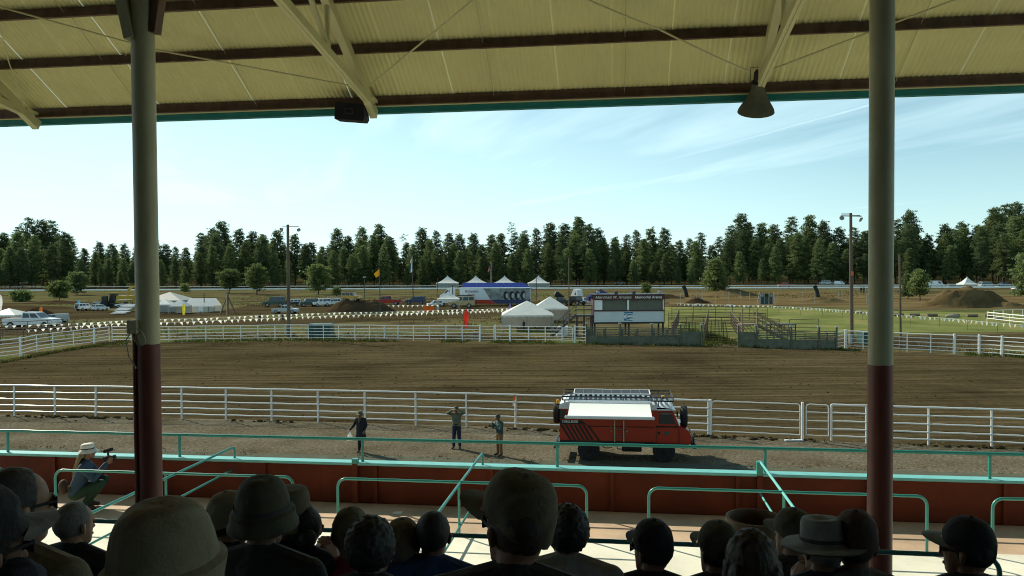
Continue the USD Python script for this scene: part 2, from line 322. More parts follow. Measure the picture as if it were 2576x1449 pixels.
def gravel_material():
    n = {'g': ('geometry', {}), 'v': ('voronoi_texture', {'scale': 11.0}), 'n1': ('noise_texture', {'scale': 0.45, 'detail': 6.0, 'roughness': 0.6}), 'n2': ('noise_texture', {'scale': 7.5, 'detail': 6.0, 'roughness': 0.75}),
         'r1': ('rgb_ramp', {'ramp': [(0.3, (0.100, 0.083, 0.053)), (0.5, (0.138, 0.118, 0.082)), (0.7, (0.170, 0.150, 0.110))]}),
         'r2': ('rgb_ramp', {'ramp': [(0.34, (0.42, 0.42, 0.40)), (0.45, (0.90, 0.90, 0.90)), (0.55, (1.05, 1.05, 1.05)), (0.66, (2.0, 2.0, 1.95))]}),
         'mm': ('mix', {'mix_type': 'multiply', 'fac': 1.0}), 'b': ('bump', {'strength': 1.0, 'distance': 0.06}), 'p': ('principled_bsdf', {'roughness': 1.0, 'specular_ior_level': 0.0})}
    l = [('g.position', 'v.vector'), ('g.position', 'n1.vector'), ('g.position', 'n2.vector'), ('n1.fac', 'r1.fac'), ('n2.fac', 'r2.fac'), ('r1.color', 'mm.color1'), ('r2.color', 'mm.color2'), ('mm.color', 'p.base_color'), ('n2.fac', 'b.height'), ('b.normal', 'p.normal')]
    n.pop('v'); l.pop(0)
    MAT['gravel'] = usdkit.material(stage, '/World/Looks/gravel', n, l, surface='p.BSDF')
gravel_material()
mat('apron', (0.115, 0.118, 0.088), 0.9, spec=0.0, scale=1.3, var=0.25, bump=0.01, bscale=14)
mat('lawn_grass', (0.1444, 0.1616, 0.0510), 0.95, spec=0.0, scale=0.16, detail=9, bump=0.06, bscale=2.5, ramp=[(0.30, (0.0915, 0.1063, 0.0368)), (0.5, (0.1444, 0.1658, 0.0560)), (0.64, (0.2214, 0.1997, 0.0816)), (0.78, (0.2406, 0.1785, 0.1019))])
mat('track_soil', (0.0616, 0.0457, 0.0244), 0.95, spec=0.0, scale=0.10, detail=8, bump=0.06, bscale=1.5, stretch=(0.4, 1, 1), ramp=[(0.32, (0.0402, 0.0301, 0.0162)), (0.5, (0.0616, 0.0475, 0.0254)), (0.7, (0.0884, 0.0698, 0.0381))])
mat('tan_soil', (0.1481, 0.1065, 0.0510), 0.95, spec=0.0, scale=0.14, detail=8, bump=0.06, bscale=1.2, stretch=(0.35, 1, 1), ramp=[(0.30, (0.0671, 0.0479, 0.0229)), (0.45, (0.1093, 0.0794, 0.0382)), (0.58, (0.1518, 0.1138, 0.0561)), (0.72, (0.1411, 0.1359, 0.0542))])
mat('mound_soil', (0.0713, 0.0489, 0.0285), 0.95, spec=0.0, scale=0.45, detail=8, var=0.45, bump=0.12, bscale=1.2)
mat('jump_soil', (0.1250, 0.0879, 0.0423), 0.95, spec=0.0, scale=0.35, detail=8, var=0.5, bump=0.10, bscale=1.0, stretch=(1, 0.25, 1))
mat('forest_floor', (0.0540, 0.0465, 0.0211), 0.95, spec=0.0, scale=0.08, detail=8, var=0.5)
mat('rail_white', (0.80, 0.84, 0.80), 0.5, var=0.05, scale=1)

def sheet(name, mt, pts, z, label=None, sub=None, kind='structure', warp=0.0, seed=1):
    """flat sheet of ground: outline in world x, y"""
    poly = sg.Polygon([(p[0], p[1]) for p in pts]).buffer(0)
    if warp:
        poly = poly.segmentize(2.5); c = np.array(poly.exterior.coords)[:-1]
        q = np.stack([c[:, 0] * .15, c[:, 1] * .15, np.zeros(len(c))], 1)
        poly = sg.Polygon(c + warp * (np.stack([meshkit.fbm(q, 3, seed), meshkit.fbm(q, 3, seed + 7)], 1) - .5) * 2).buffer(0)
        if poly.geom_type != 'Polygon': poly = max(poly.geoms, key=lambda g: g.area)
    v, f = trimesh.creation.triangulate_polygon(poly, engine='earcut')
    v3 = np.column_stack([v, np.full(len(v), z)])
    a = np.cross(v3[f[:, 1]] - v3[f[:, 0]], v3[f[:, 2]] - v3[f[:, 0]])[:, 2]
    f = np.where((a < 0)[:, None], f[:, ::-1], f)
    return MB().add(v3, f).build(name, mt, smooth=False, kind=kind, label=label)
L = 1800.0
sheet('ground', 'dry_ground', [(-L, -60), (L, -60), (L, L), (-L, L)], 0.0)
gp = lambda x, y: PG(x, y)[:2]
near_fence_px = [(-150, 1042), (0, 1046), (400, 1053), (800, 1063), (1173, 1074), (1785, 1098), (2180, 1115), (2495, 1127), (2700, 1137)]
far_dirt_px = [(2640, 903), (2402, 894), (2104, 882), (1855, 873), (1440, 866), (1000, 861), (720, 858.5), (425, 862), (300, 868), (237, 873), (130, 889), (52, 904), (-60, 925), (-300, 985)]
sheet('arena_dirt', 'arena_soil', [gp(x, y - 1) for x, y in near_fence_px] + [gp(x, y) for x, y in far_dirt_px], 0.012, warp=0.35)
nf = [gp(x, y - 7) for x, y in near_fence_px]
sheet('gravel_lane', 'gravel', [ST(-30, 29.8, 0)[:2], ST(26, 29.8, 0)[:2]] + nf[::-1], 0.008, warp=0.3, seed=3)
sheet('concrete_apron', 'apron', [ST(-30, 16.2, 0)[:2], ST(26, 16.2, 0)[:2], ST(26, 30.2, 0)[:2], ST(-30, 30.2, 0)[:2]], 0.016, warp=0.35, seed=5)
# infield bands
sheet('dirt_track', 'track_soil', [gp(x, y) for x, y in [(-200, 850), (0, 845), (150, 838), (350, 822), (700, 820), (1000, 805), (1290, 795), (1300, 784), (1000, 789), (700, 801), (457, 811), (301, 816), (0, 822), (-200, 826)]], 0.012, warp=1.0, seed=8)
sheet('dirt_lot', 'track_soil', [gp(x, y) for x, y in [(-60, 818), (60, 812), (300, 798), (640, 792), (960, 782), (1460, 770), (1480, 758), (1100, 756), (700, 760), (640, 768), (560, 780), (300, 782), (120, 770), (-60, 762)]], 0.009, warp=1.5, seed=11)
sheet('motocross_dirt', 'tan_soil', [gp(x, y) for x, y in [(1690, 766), (2000, 771), (2300, 776), (2700, 778), (2700, 742), (2300, 740), (2000, 733), (1720, 733), (1690, 745)]], 0.012, warp=2.0, seed=13)
sheet('lawn', 'lawn_grass', [gp(x, y) for x, y in [(1640, 772), (1940, 774), (2300, 783), (2700, 792), (2700, 834), (2350, 836), (2100, 838), (1990, 855), (1860, 858), (1760, 850), (1640, 815)]], 0.010, warp=1.2, seed=17)
sheet('brown_strip', 'track_soil', [gp(x, y) for x, y in [(2130, 848), (2330, 843), (2700, 838), (2700, 868), (2400, 862), (2200, 866), (2130, 864)]], 0.014, warp=0.8, seed=19)
rl = lambda x, y: PG(x, y, 1.1)[:2]
sheet('racetrack', 'track_soil', [gp(x, y) for x, y in [(-700, 734), (-60, 730.5), (600, 729.5), (1288, 728.5), (2000, 727), (2700, 725.5), (3300, 724)]] + [gp(x, y) for x, y in [(3300, 717), (2700, 718.5), (1288, 721.5), (-60, 724.5), (-700, 727)]], 0.02)
sheet('forest_ground', 'forest_floor', [gp(x, y) for x, y in [(-1000, 723), (-60, 721), (1288, 718), (2700, 714.5), (3600, 713)]] + [(1500, 1700), (-1500, 1700)], 0.02)

def mound(name, label, xpx, ypx, wpx, hpx, mt, depth_ratio=0.5, seed=0, flat=0.0, nx=46, ny=24):
    base = PG(xpx, ypx); d = base[1]; w = wpx * d / 2000; h = hpx * d / 2000; dp = w * depth_ratio
    u = np.linspace(-1, 1, nx); v = np.linspace(-1, 1, ny); U_, V_ = np.meshgrid(u, v, indexing='ij')
    r = np.sqrt(U_ ** 2 + V_ ** 2)
    prof = np.clip((1 - r) / (1 - flat), 0, 1); prof = prof * prof * (3 - 2 * prof) if flat == 0 else np.minimum(prof * 1.0, 1)
    q = np.stack([U_ * 3.1 + seed, V_ * 3.1, np.zeros_like(U_)], -1)
    z = h * prof * (0.72 + 0.56 * meshkit.fbm(q, 4, seed)) - 0.05
    z += (prof > 0) * 0.22 * h * (meshkit.fbm(q * 3, 3, seed + 5) - 0.5) * prof
    G = np.stack([base[0] + U_ * w / 2, base[1] + dp / 2 + V_ * dp / 2, z], -1)
    return MB().grid(G).build(name, mt, kind='structure', label=label, smooth=True)
mound('dirt_mound', 'big mound of dark earth with the yellow off-roader standing on top', 895, 788, 200, 31, 'mound_soil', 0.55, 1, flat=0.45)
mound('dirt_mound', 'dark earth bank behind the white pickups at the left', 70, 800, 150, 26, 'mound_soil', 0.5, 2)
mound('dirt_mound', 'long low earth bank left of the two off-roaders', 110, 766, 260, 8, 'mound_soil', 0.4, 12)
mound('dirt_mound', 'low wide earth jump in front of the big lone pine', 1850, 745, 200, 16, 'tan_soil', 0.5, 3)
mound('dirt_mound', 'small earth bump right of the announcer booth', 1760, 764, 90, 14, 'mound_soil', 0.5, 4)
mound('dirt_mound', 'low earth bank left of the right power pole', 2090, 764, 190, 14, 'tan_soil', 0.4, 5)
mound('dirt_mound', 'tall pale motocross jump with a steep face at the right', 2468, 775, 245, 46, 'jump_soil', 0.5, 6, flat=0.45)
mound('dirt_mound', 'low earth ripple in front of the tall jump', 2390, 776, 110, 9, 'tan_soil', 0.5, 7)
mound('dirt_mound', 'low earth bank at the right picture edge', 2560, 776, 150, 16, 'tan_soil', 0.5, 8)
mound('dirt_mound', 'dark earth bank behind the blue canopy', 1690, 752, 100, 10, 'mound_soil', 0.5, 9)

# low weeds and clods (nobody could count them)
rng = np.random.default_rng(5)
def scatter_blades(name, mt, pts, hmin, hmax, w, label, nb=4):
    n = len(pts) * nb; p = np.repeat(np.asarray(pts), nb, 0)
    a = rng.uniform(0, 2 * PI, n); h = rng.uniform(hmin, hmax, n); off = rng.normal(0, w * 1.3, (n, 2)); lean = rng.normal(0, 0.35, (n, 2)) * h[:, None]
    b = np.column_stack([p[:, :2] + off, p[:, 2]]); dx = np.column_stack([np.cos(a), np.sin(a), np.zeros(n)]) * w / 2
    t = b + np.column_stack([lean, h])
    v = np.stack([b - dx, b + dx, t], 1).reshape(-1, 3)
    MB().add(v, np.arange(3 * n).reshape(-1, 3)).build(name, mt, smooth=False, kind='stuff', label=label, cat='grass')
mat('weed_green', (0.0749, 0.1020, 0.0219), 0.9, spec=0.0, var=0.5, scale=0.8, translucent=0.3)
mat('weed_dry', (0.1404, 0.1181, 0.0455), 0.9, spec=0.0, var=0.5, scale=0.6, translucent=0.2)
def along(px, n, spread, zoff=0.0, back=0.0):
    W = np.array([PG(x, y) for x, y in px]); seg = np.linalg.norm(np.diff(W, axis=0), axis=1); c = np.concatenate([[0], np.cumsum(seg)])
    t = rng.uniform(0, c[-1], n); P_ = np.stack([np.interp(t, c, W[:, k]) for k in range(3)], 1)
    dens = meshkit.noise(P_ * np.array([.35, .35, 0]), 9) + rng.uniform(-.15, .15, n)
    P_[:, 1] += rng.normal(0, spread, n) + back; P_[:, 2] = zoff
    return P_[dens > 0.42]
scatter_blades('weeds', 'weed_green', along(far_dirt_px, 1500, 0.7, back=0.8), 0.10, 0.36, 0.09, 'low green weeds along the foot of the far white fence', 5)
scatter_blades('dry_grass', 'weed_dry', along(far_dirt_px, 2600, 3.0, back=4.0), 0.10, 0.35, 0.10, 'dry grass growing behind the far white fence', 4)
scatter_blades('weeds', 'weed_green', along(near_fence_px, 160, 0.12, back=0.0), 0.05, 0.16, 0.05, 'sparse weeds at the foot of the near white fence', 4)
scatter_blades('weeds', 'weed_green', along([(1768, 864), (1800, 858), (1852, 864)], 700, 3.5, back=5), 0.12, 0.55, 0.10, 'tall weeds behind the gate between the chutes', 4)
scatter_blades('dry_grass', 'weed_dry', along([(-40, 1121), (600, 1142), (900, 1149), (1300, 1159), (1900, 1172), (2576, 1190)], 260, 0.25), 0.03, 0.09, 0.05, 'dry tufts along the edge of the concrete apron', 4)
ifp = np.column_stack([rng.uniform(-110, 120, 9000), rng.uniform(86, 240, 9000), np.zeros(9000)])
ifp = ifp[(meshkit.noise(ifp * .06, 21) > 0.55) & ~((ifp[:, 0] > 18) & (ifp[:, 1] < 190))]
scatter_blades('dry_grass', 'weed_dry', ifp, 0.10, 0.35, 0.22, 'tufts of dry grass scattered over the infield', 3)

def stones(name, mt, pts, rmin, rmax, label):
    ico = trimesh.creation.icosphere(subdivisions=1); b = MB()
    for p in pts:
        r = rng.uniform(rmin, rmax); v = ico.vertices * (0.7 + 0.6 * rng.random((len(ico.vertices), 1))) * r * [1.2, 1, .6]
        b.add(v + p + [0, 0, r * .3], ico.faces)
    b.build(name, mt, smooth=False, kind='stuff', label=label, cat='soil')
cl = along(near_fence_px, 520, 0.16, zoff=0.012, back=-0.1)
stones('soil_clods', 'arena_soil', cl, 0.03, 0.11, 'dark clods of soil lying under the near white fence')
ap = np.column_stack([rng.uniform(-40, 30, 700), rng.uniform(38, 80, 700), np.full(700, 0.012)])
stones('soil_clods', 'arena_soil', ap, 0.02, 0.06, 'scattered clods on the raked arena soil')
gpz = np.array([ST(s, n, 0.008) for s, n in zip(rng.uniform(-22, 18, 900), rng.uniform(30.4, 37.5, 900))])[:380]
stones('gravel_stones', 'stone', gpz, 0.012, 0.035, 'loose stones on the gravel lane')
# ------------------------------------------------------------------ the grandstand we look out of
NE, NW, NU, NRAIL, ZTER = 15.5, 15.85, 13.7, 7.2, 3.8
gs = thing('grandstand', 'covered grandstand with cream corrugated roof, round columns and teal gutter', 'grandstand')
def PS(x, y, s):
    d = ray(x, y); return EYE + d * ((s - EYE @ SV) / (d @ SV))
S0, S1 = -27.0, 21.0
SLOPE = math.tan(math.radians(29.0))
zr0 = PN(1288, 231, NE - 0.15)[2]                       # underside of the sheets above the eave purlin
roof_z = lambda n: zr0 + SLOPE * (NE - 0.15 - n)
def on_roof(x, y, drop=0.0):
    d = ray(x, y)                                        # z = zr0 - drop + SLOPE*(NE-.15-n)
    a = zr0 - drop + SLOPE * (NE - 0.15)
    t = (a - EYE[2]) / (d[2] + SLOPE * (d @ NV)); return EYE + d * t
RIDGE = 5.0
# corrugated sheets, one mesh each
wave, per = 0.094, 6
sheet_w = wave * 11
rs = np.random.default_rng(3)
k = 0; s = S0
nr = np.array([NE + 0.02, RIDGE])
while s < S1:
    ss = np.linspace(s, s + sheet_w, 11 * per + 1)
    off = 0.0105 * np.cos((ss - s) / wave * 2 * PI) + (0.005 if k % 2 else 0.0) + 0.012 + rs.uniform(0, .002)
    G = np.array([[ST(a, n, roof_z(n) + o) for n in nr] for a, o in zip(ss, off)])
    MB().grid(G).build('roof_sheet', 'cream_sheet', gs, smooth=True)
    s += sheet_w; k += 1
# rear gable half and closed back wall, out of view, keep the stand dark
G = [[ST(S0, RIDGE, roof_z(RIDGE) + .02), ST(S0, -8, roof_z(RIDGE) - SLOPE * (RIDGE + 8) + .02)], [ST(S1, RIDGE, roof_z(RIDGE) + .02), ST(S1, -8, roof_z(RIDGE) - SLOPE * (RIDGE + 8) + .02)]]
MB().grid(G).build('rear_roof', 'back_wall', gs, smooth=False)
MB().add([ST(S0, -7.9, 0), ST(S1, -7.9, 0), ST(S1, -7.9, roof_z(RIDGE) - SLOPE * (RIDGE + 7.9)), ST(S0, -7.9, roof_z(RIDGE) - SLOPE * (RIDGE + 7.9))], [[0, 1, 2, 3]]).build('back_wall', 'back_wall', gs, smooth=False)
# purlins (Z sections)
def purlin(n, h, name='purlin', mt='brown_steel', parent=gs):
    z = roof_z(n); b = MB()
    up = np.array([0, 0, 1.0]); mid = (S0 + S1) / 2; hl = (S1 - S0) / 2
    b.frame(ST(mid, n, z - h * .25), SV, NV, ZV, hl, 0.012, h * .25)
    b.frame(ST(mid, n - 0.022, z - h * .75), SV, NV, ZV, hl, 0.012, h * .25)
    b.frame(ST(mid, n - 0.055, z - h + .004), SV, NV, ZV, hl, 0.033, 0.006)
    b.frame(ST(mid, n + 0.03, z - .006), SV, NV, ZV, hl, 0.03, 0.006)
    return b.build(name, mt, parent, smooth=False)
n2 = to_st(on_roof(1288, 94))[1]; n3 = to_st(on_roof(1288, -42))[1]
pn = [NE - 0.15, n2, n3]
while pn[-1] > RIDGE + 1.2: pn.append(pn[-1] - 1.4)
for n in pn: purlin(n, 0.185)
# eave strip and teal gutter
ya, yb, yc = PN(1288, 252, NE)[2], PN(1288, 257.5, NE + .02)[2], PN(1288, 276, NE + .04)[2]
mid, hl = (S0 + S1) / 2, (S1 - S0) / 2
MB().frame(ST(mid, NE - .05, (ya + yb) / 2), SV, NV, ZV, hl, 0.05, (ya - yb) / 2 + .01).build('eave_strip', 'cream_steel', gs, smooth=False)
gut = MB().frame(ST(mid, NE + .06, (yb + yc) / 2 + .02), SV, NV, ZV, hl, 0.05, (yb - yc) / 2 + .02, ch=.012)
gut.build('gutter', 'gutter_teal', gs, smooth=False)
# sag rods between purlins
E2s, E3s = to_st(PN(945, 262, NE))[0], to_st(PN(1900, 222, NE))[0]
BAY = E3s - E2s
trs = [E2s - 2 * BAY, E2s - BAY, E2s, E3s, E3s + BAY]
for i in range(len(trs) - 1):
    for fr in (0.33, 0.67):
        b = MB(); sm = trs[i] + BAY * fr
        for a, c in zip(pn[:3], pn[1:4]):
            b.tube(ST(sm, a - .02, roof_z(a) - .10), ST(sm + .02, c + .01, roof_z(c) - .03), 0.0055, 5)
        b.build('sag_rod', 'column_cream', gs)
# trusses
COLN = {}
def truss_parts(st, col_px=None):
    tip = np.array([NE - .18, PN(940, 258, NE)[2] + .02])
    q = to_st(PS(709, 0, E2s)); q0 = to_st(PS(911, 234, E2s))
    bsl = (q[2] - q0[2]) / (q0[1] - q[1])
    bz = lambda n: q0[2] + bsl * (q0[1] - n)
    tz = lambda n: roof_z(n) - 0.185 - 0.10
    hn = 0.060
    for o in (-1, 1):                                     # double channels with a slot between
        MB().bar(ST(st + o * (hn / 2 + .004), NE - .10, tz(NE - .10) - .03), ST(st + o * (hn / 2 + .004), RIDGE, tz(RIDGE)), hn * 1.15, 0.19).build('top_chord', 'cream_steel', gs, smooth=False)
        MB().bar(ST(st + o * (hn / 2 + .004), NE - .30, bz(NE - .30)), ST(st + o * (hn / 2 + .004), RIDGE, bz(RIDGE)), hn, 0.14).build('bottom_chord', 'cream_steel', gs, smooth=False)
    ze_ = PN(940, 266, NE)[2]; b = MB().bar(ST(st, NE - .50, ze_ + .075), ST(st, NE + .10, ze_ - .01), 0.21, 0.06)
    b.build('eave_plate', 'cream_steel', gs, smooth=False)
    wn = [NE - 2.6, NE - 5.4, NE - 8.0]
    for i, n in enumerate(wn):
        MB().tube(ST(st, n, bz(n) + .06), ST(st, n - .05, tz(n - .05) - .08), 0.045, 8).build('web_post', 'cream_steel', gs)
        if i + 1 < len(wn): MB().bar(ST(st, n, bz(n) + .08), ST(st, wn[i + 1], tz(wn[i + 1]) - .1), 0.07, 0.07).build('web_brace', 'cream_steel', gs, smooth=False)
    return bz, tz
for st in trs: bz, tz = truss_parts(st)
# columns: cream above, oxide red below, split where the paint changes
def column(px, split_y, dia_px):
    st = E2s if px[0] < 1288 else E3s
    a = to_st(PS(px[0], 300, st)); n = a[1]; COLN[st] = n
    r = 0.5 * dia_px * (ST(st, n, 0)[1]) / 2000
    zs = PN(px[0], split_y, n)[2]
    c = ST(st, n, 0)
    MB().lathe([(r, zs - .05), (r, bz(n) - .06)], 40, c).build('column_upper', 'column_cream', gs, smooth=True)
    aa = np.linspace(0, 2 * PI, 121); ed = zs + .030 * (meshkit.fbm(np.stack([np.cos(aa) * 2.2, np.sin(aa) * 2.2, 0 * aa + px[0]], 1), 4, 3) - .5)
    MB().grid(np.array([[c + np.array([(r + .0015) * math.cos(a), (r + .0015) * math.sin(a), z]) for a, z in zip(aa, row)] for row in (np.full(121, 2.3), ed)])).build('column_lower', 'column_red', gs, smooth=True)
    for o in (-1, 1):                                     # knee braces up to the bottom chord, and cap plates
        MB().bar(ST(st + .0, n + o * (r - .01), bz(n) - .62), ST(st, n + o * .62, bz(n + o * .62) - .08), 0.10, 0.12).build('knee_brace', 'cream_steel', gs, smooth=False)
    MB().frame(ST(st, n, bz(n) - .09), SV, NV, ZV, .16, .22, .015).build('cap_plate', 'cream_steel', gs, smooth=False)
    for sx in (-1, 1):
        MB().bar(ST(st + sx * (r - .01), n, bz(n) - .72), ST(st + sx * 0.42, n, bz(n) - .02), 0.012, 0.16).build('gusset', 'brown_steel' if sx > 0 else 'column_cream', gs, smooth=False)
    return c, r, zs, n
cL, rL, zL, nL = column((363, 0), 865, 56)
cR, rR, zR, nR = column((2218, 0), 917, 59)
# flared knee bracket at the head of the left column
qa, qb = PN(343, 104, nL), PN(304, -70, nL)
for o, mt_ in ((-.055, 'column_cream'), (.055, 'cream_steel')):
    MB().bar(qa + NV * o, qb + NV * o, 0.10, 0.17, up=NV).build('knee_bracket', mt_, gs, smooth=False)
for f_ in (.28, .42, .56): MB().lathe([(0, -.075), (.016, -.075), (.016, -.06)], 8).move(np.stack([SV, ZV, NV], 1), qa * (1 - f_) + qb * f_ - NV * .04 - SV * .04).build('bolt', 'dark_steel', gs)
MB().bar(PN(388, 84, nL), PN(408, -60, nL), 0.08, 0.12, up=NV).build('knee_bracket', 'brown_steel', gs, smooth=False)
# brace rods just under the roof
def rod(pts, r=0.016, sag=0.0):
    P_ = [on_roof(x, y, 0.38) for x, y in pts]; Q = []
    for i in range(len(P_) - 1):
        for t in np.linspace(0, 1, 7)[(0 if i == 0 else 1):]: Q.append(P_[i] * (1 - t) + P_[i + 1] * t - ZV * sag * 4 * t * (1 - t))
    MB().path(Q, r, 6).build('brace_rod', 'cream_steel', gs)
rod([(890, 217), (390, 125), (-60, 1)]); rod([(928, 217), (1190, 0), (1330, -120)], sag=.0)
rod([(1882, 179), (1655, 72), (1440, -18)], sag=.015); rod([(1928, 180), (2190, 80), (2440, -15)])
rod([(60, 265), (20, 150), (-10, 20)], r=.010)
rod([(316, 140), (330, 98)], r=.006)
# electrical box, conduit and cable on the left column
fx = cL - NV * rL
zb = PN(352, 822, nL - rL)[2]
cond = fx - SV * (rL * .82) + NV * .02
MB().path([ST(*(to_st(cond)[:2]), 2.5), ST(*(to_st(cond)[:2]), zb - .04)], 0.018, 8).build('conduit', 'column_red', gs)
MB().frame(ST(to_st(cond)[0] + .01, to_st(cond)[1] - .02, zb), SV, NV, ZV, .055, .04, .068, ch=.006).build('junction_box', 'column_cream', gs, smooth=False)
b0 = ST(to_st(cond)[0], to_st(cond)[1] - .05, 0)
b = MB()
loop = [b0 + ZV * (zb - .05) + SV * .00, b0 + ZV * (zb - .14) - SV * .06, b0 + ZV * (zb - .30) - SV * .03, b0 + ZV * (zb - .42) + SV * .05]
b.path(loop, 0.006, 6)
loop = [b0 + SV * (.02 + .075 * math.sin(a)) + SV * .07 - NV * (.015 + .05 * math.cos(a - .3)) + ZV * (zb - .10 + .09 * math.cos(a)) for a in np.linspace(.2, 5.6, 16)]
b.path(loop, 0.006, 6)
b.build('cable', 'cord', gs)
# floors: lower walkway by the wall, cream landing a step up, then the tiers
zlow = PN(895, 1266, NW)[2]; zcr = PN(850, 1336, NU)[2]
NSTEP = NU + 0.16
def slab(name, mt, n0, n1, z0, z1): return MB().frame(ST(mid, (n0 + n1) / 2, (z0 + z1) / 2), SV, NV, ZV, hl, (n1 - n0) / 2, (z1 - z0) / 2).build(name, mt, gs, smooth=False)
slab('walkway_floor', 'floor_tan', NSTEP, NW + .02, 0, zlow)
slab('landing_floor', 'floor_cream', 8.02, NSTEP, 0, zcr)
slab('front_terrace', 'deck_concrete', 5.2, 8.018, 0, ZTER)
ROWN = [1.5 + .76 * k for k in range(5)]; ROWZ = [5.65 - .25 * k for k in range(5)]
for k in range(-7, 5):
    n = 1.5 + .76 * k; z = 5.65 - .25 * k
    if k < 4: slab('tier', 'deck_concrete', n - .30, n + .456, 0.0, z)
    else: slab('tier', 'deck_concrete', n - .30, 5.198, 0.0, z)
    MB().frame(ST(mid, n - .10, z + .42), SV, NV, ZV, hl, .125, .02, ch=.005).build('bench_board', 'aluminium', gs, smooth=False)
# floor joints on the landing
for n in (11.4, ): MB().frame(ST(mid, n, zcr + .001), SV, NV, ZV, hl, .006, .0012).build('floor_joint', 'deck_concrete', gs, smooth=False)

# ------------------------------------------------------------------ barrier wall with teal cap and rail
bw = thing('barrier_wall', 'dark red steel barrier wall with broad teal cap and pipe rail along the walkway', 'wall')
zcap = PN(1288, 1175, NW)[2]
MB().frame(ST(mid, NW + .13, zcap - .028), SV, NV, ZV, hl, .135, .028, ch=.008).build('cap', 'teal_pale', bw, smooth=False)
zt = PN(1288, 1114, NW + .1)[2]
MB().path([ST(S0, NW + .13, zt), ST(S1, NW + .13, zt)], 0.033, 12).build('top_rail', 'teal_paint', bw)
pxs = [20, 452, 912, 1402, 1925, 2490]
ps = [to_st(PN(x, 1150 + .022 * (x - 1288), NW + .13))[0] for x in pxs]; dps = np.mean(np.diff(ps))
ps = [ps[0] - dps * 2, ps[0] - dps] + ps + [ps[-1] + dps]
for s_ in ps:
    MB().tube(ST(s_, NW + .13, zcap - .01), ST(s_, NW + .13, zt - .02), 0.030, 12).build('rail_post', 'teal_paint', bw)
s_ = S0; k = 0; rp = np.random.default_rng(8)
while s_ < S1:
    w = 1.22
    MB().frame(ST(s_ + w / 2, NW + .12 + rp.uniform(-.004, .004), (0.0 + zcap - .056) / 2), SV, NV, ZV, w / 2 - .0005, .02, (zcap - .056) / 2).build('wall_panel', 'wall_red', bw, smooth=False)
    if k % 2 == 0:
        MB().frame(ST(s_, NW + .07, (zlow + zcap - .056) / 2), SV, NV, ZV, .035, .025, (zcap - .056 - zlow) / 2).build('wall_post', 'wall_red', bw, smooth=False)
    s_ += w; k += 1
for x in (893, 1912):                                     # thick end posts of the cross rails
    s_ = to_st(PN(x, 1200, NW))[0]
    MB().frame(ST(s_, NW + .04, (zlow + zcap) / 2), SV, NV, ZV, .055, .05, (zcap - zlow) / 2 - .0).build('gate_post', 'wall_red', bw, smooth=False, label='stout square red post against the wall')
    MB().frame(ST(s_, NW + .035, zcap + (.03 if x < 1000 else .10)), SV, NV, ZV, .06, .056, .05 if x < 1000 else .13).build('post_cap', 'teal_paint', bw, smooth=False)

def bend(a, b, c, r, n=7):
    a, b, c = map(np.asarray, (a, b, c)); u, v = unit(a - b), unit(c - b)
    cen = b + (u + v) * r; return [cen - u * r * math.sin(t) - v * r * math.cos(t) if False else cen + (-v * math.cos(t) - u * math.sin(t)) * r for t in np.linspace(0, PI / 2, n)]
def u_rail(x0, x1, label, extra=(), mt='teal_paint'):
    yt = lambda x: 1213 + (x - 1160) * .0235
    s0 = to_st(PN(x0, yt(x0) + 60, NU))[0]; s1 = to_st(PN(x1, yt(x1) + 60, NU))[0]; z = PN(1160, 1213, NU)[2]
    t = thing('guard_rail', label, 'railing', ST((s0 + s1) / 2, NU, zcr))
    a, b_, c, d = ST(s0, NU, zcr - .0), ST(s0, NU, z), ST(s1, NU, z), ST(s1, NU, zcr)
    MB().path([a] + bend(a, b_, c, .16) + bend(b_, c, d, .16) + [d], 0.0245, 12).build('hoop', mt, t)
    for x in extra:
        se = to_st(PN(x, yt(x) + 60, NU))[0]
        MB().tube(ST(se, NU, zcr), ST(se, NU, z - .02), .022, 12).build('post', mt, t)
    return s0, s1
u_rail(-620, 14, 'teal pipe guard rail at the left picture edge')
u_rail(140, 738, 'teal pipe guard rail behind the crouching photographer and left column', (418,))
u_rail(850, 1476, 'teal pipe guard rail in the middle with a divider rail meeting it', (1155,))
u_rail(1632, 2332, 'teal pipe guard rail passing behind the right column', (1972,))
u_rail(2497, 3150, 'teal pipe guard rail at the right picture edge')
def divider(x, ytop, ylow, label, nend, mt, hook=True):
    p = PN(x, ytop, NW); s_, n_, z_ = to_st(p); zl = PN(x, ylow, NW)[2]
    t = thing('divider_rail', label, 'railing', ST(s_, (n_ + nend) / 2, zcr))
    top = [ST(s_, nend, zcr)] + bend(ST(s_, nend, zcr), ST(s_, nend, z_), ST(s_, n_, z_), .12)
    if hook:
        top += bend(ST(s_, nend, z_), ST(s_, n_ + .14, z_), ST(s_, n_ + .14, zcap - .3), .10) + [ST(s_, n_ + .14, zcap - .02)]
    else: top += [ST(s_, n_ + .02, z_)]
    MB().path(top, 0.024, 10).build('upper_rail', mt, t)
    MB().path([ST(s_, nend + .02, zl), ST(s_, NW + .0, zl)], 0.020, 10).build('lower_rail', mt, t)
divider(582, 1127, 1183, 'teal divider rail running to the wall beside the left column', 10.9, 'teal_paint')
divider(1211, 1143, 1236, 'teal divider rail running to the wall in the middle', 11.2, 'teal_paint')
divider(1912, 1161, 1241, 'pale teal divider rail bolted to a square post near the right column', 11.6, 'teal_pale', hook=False)
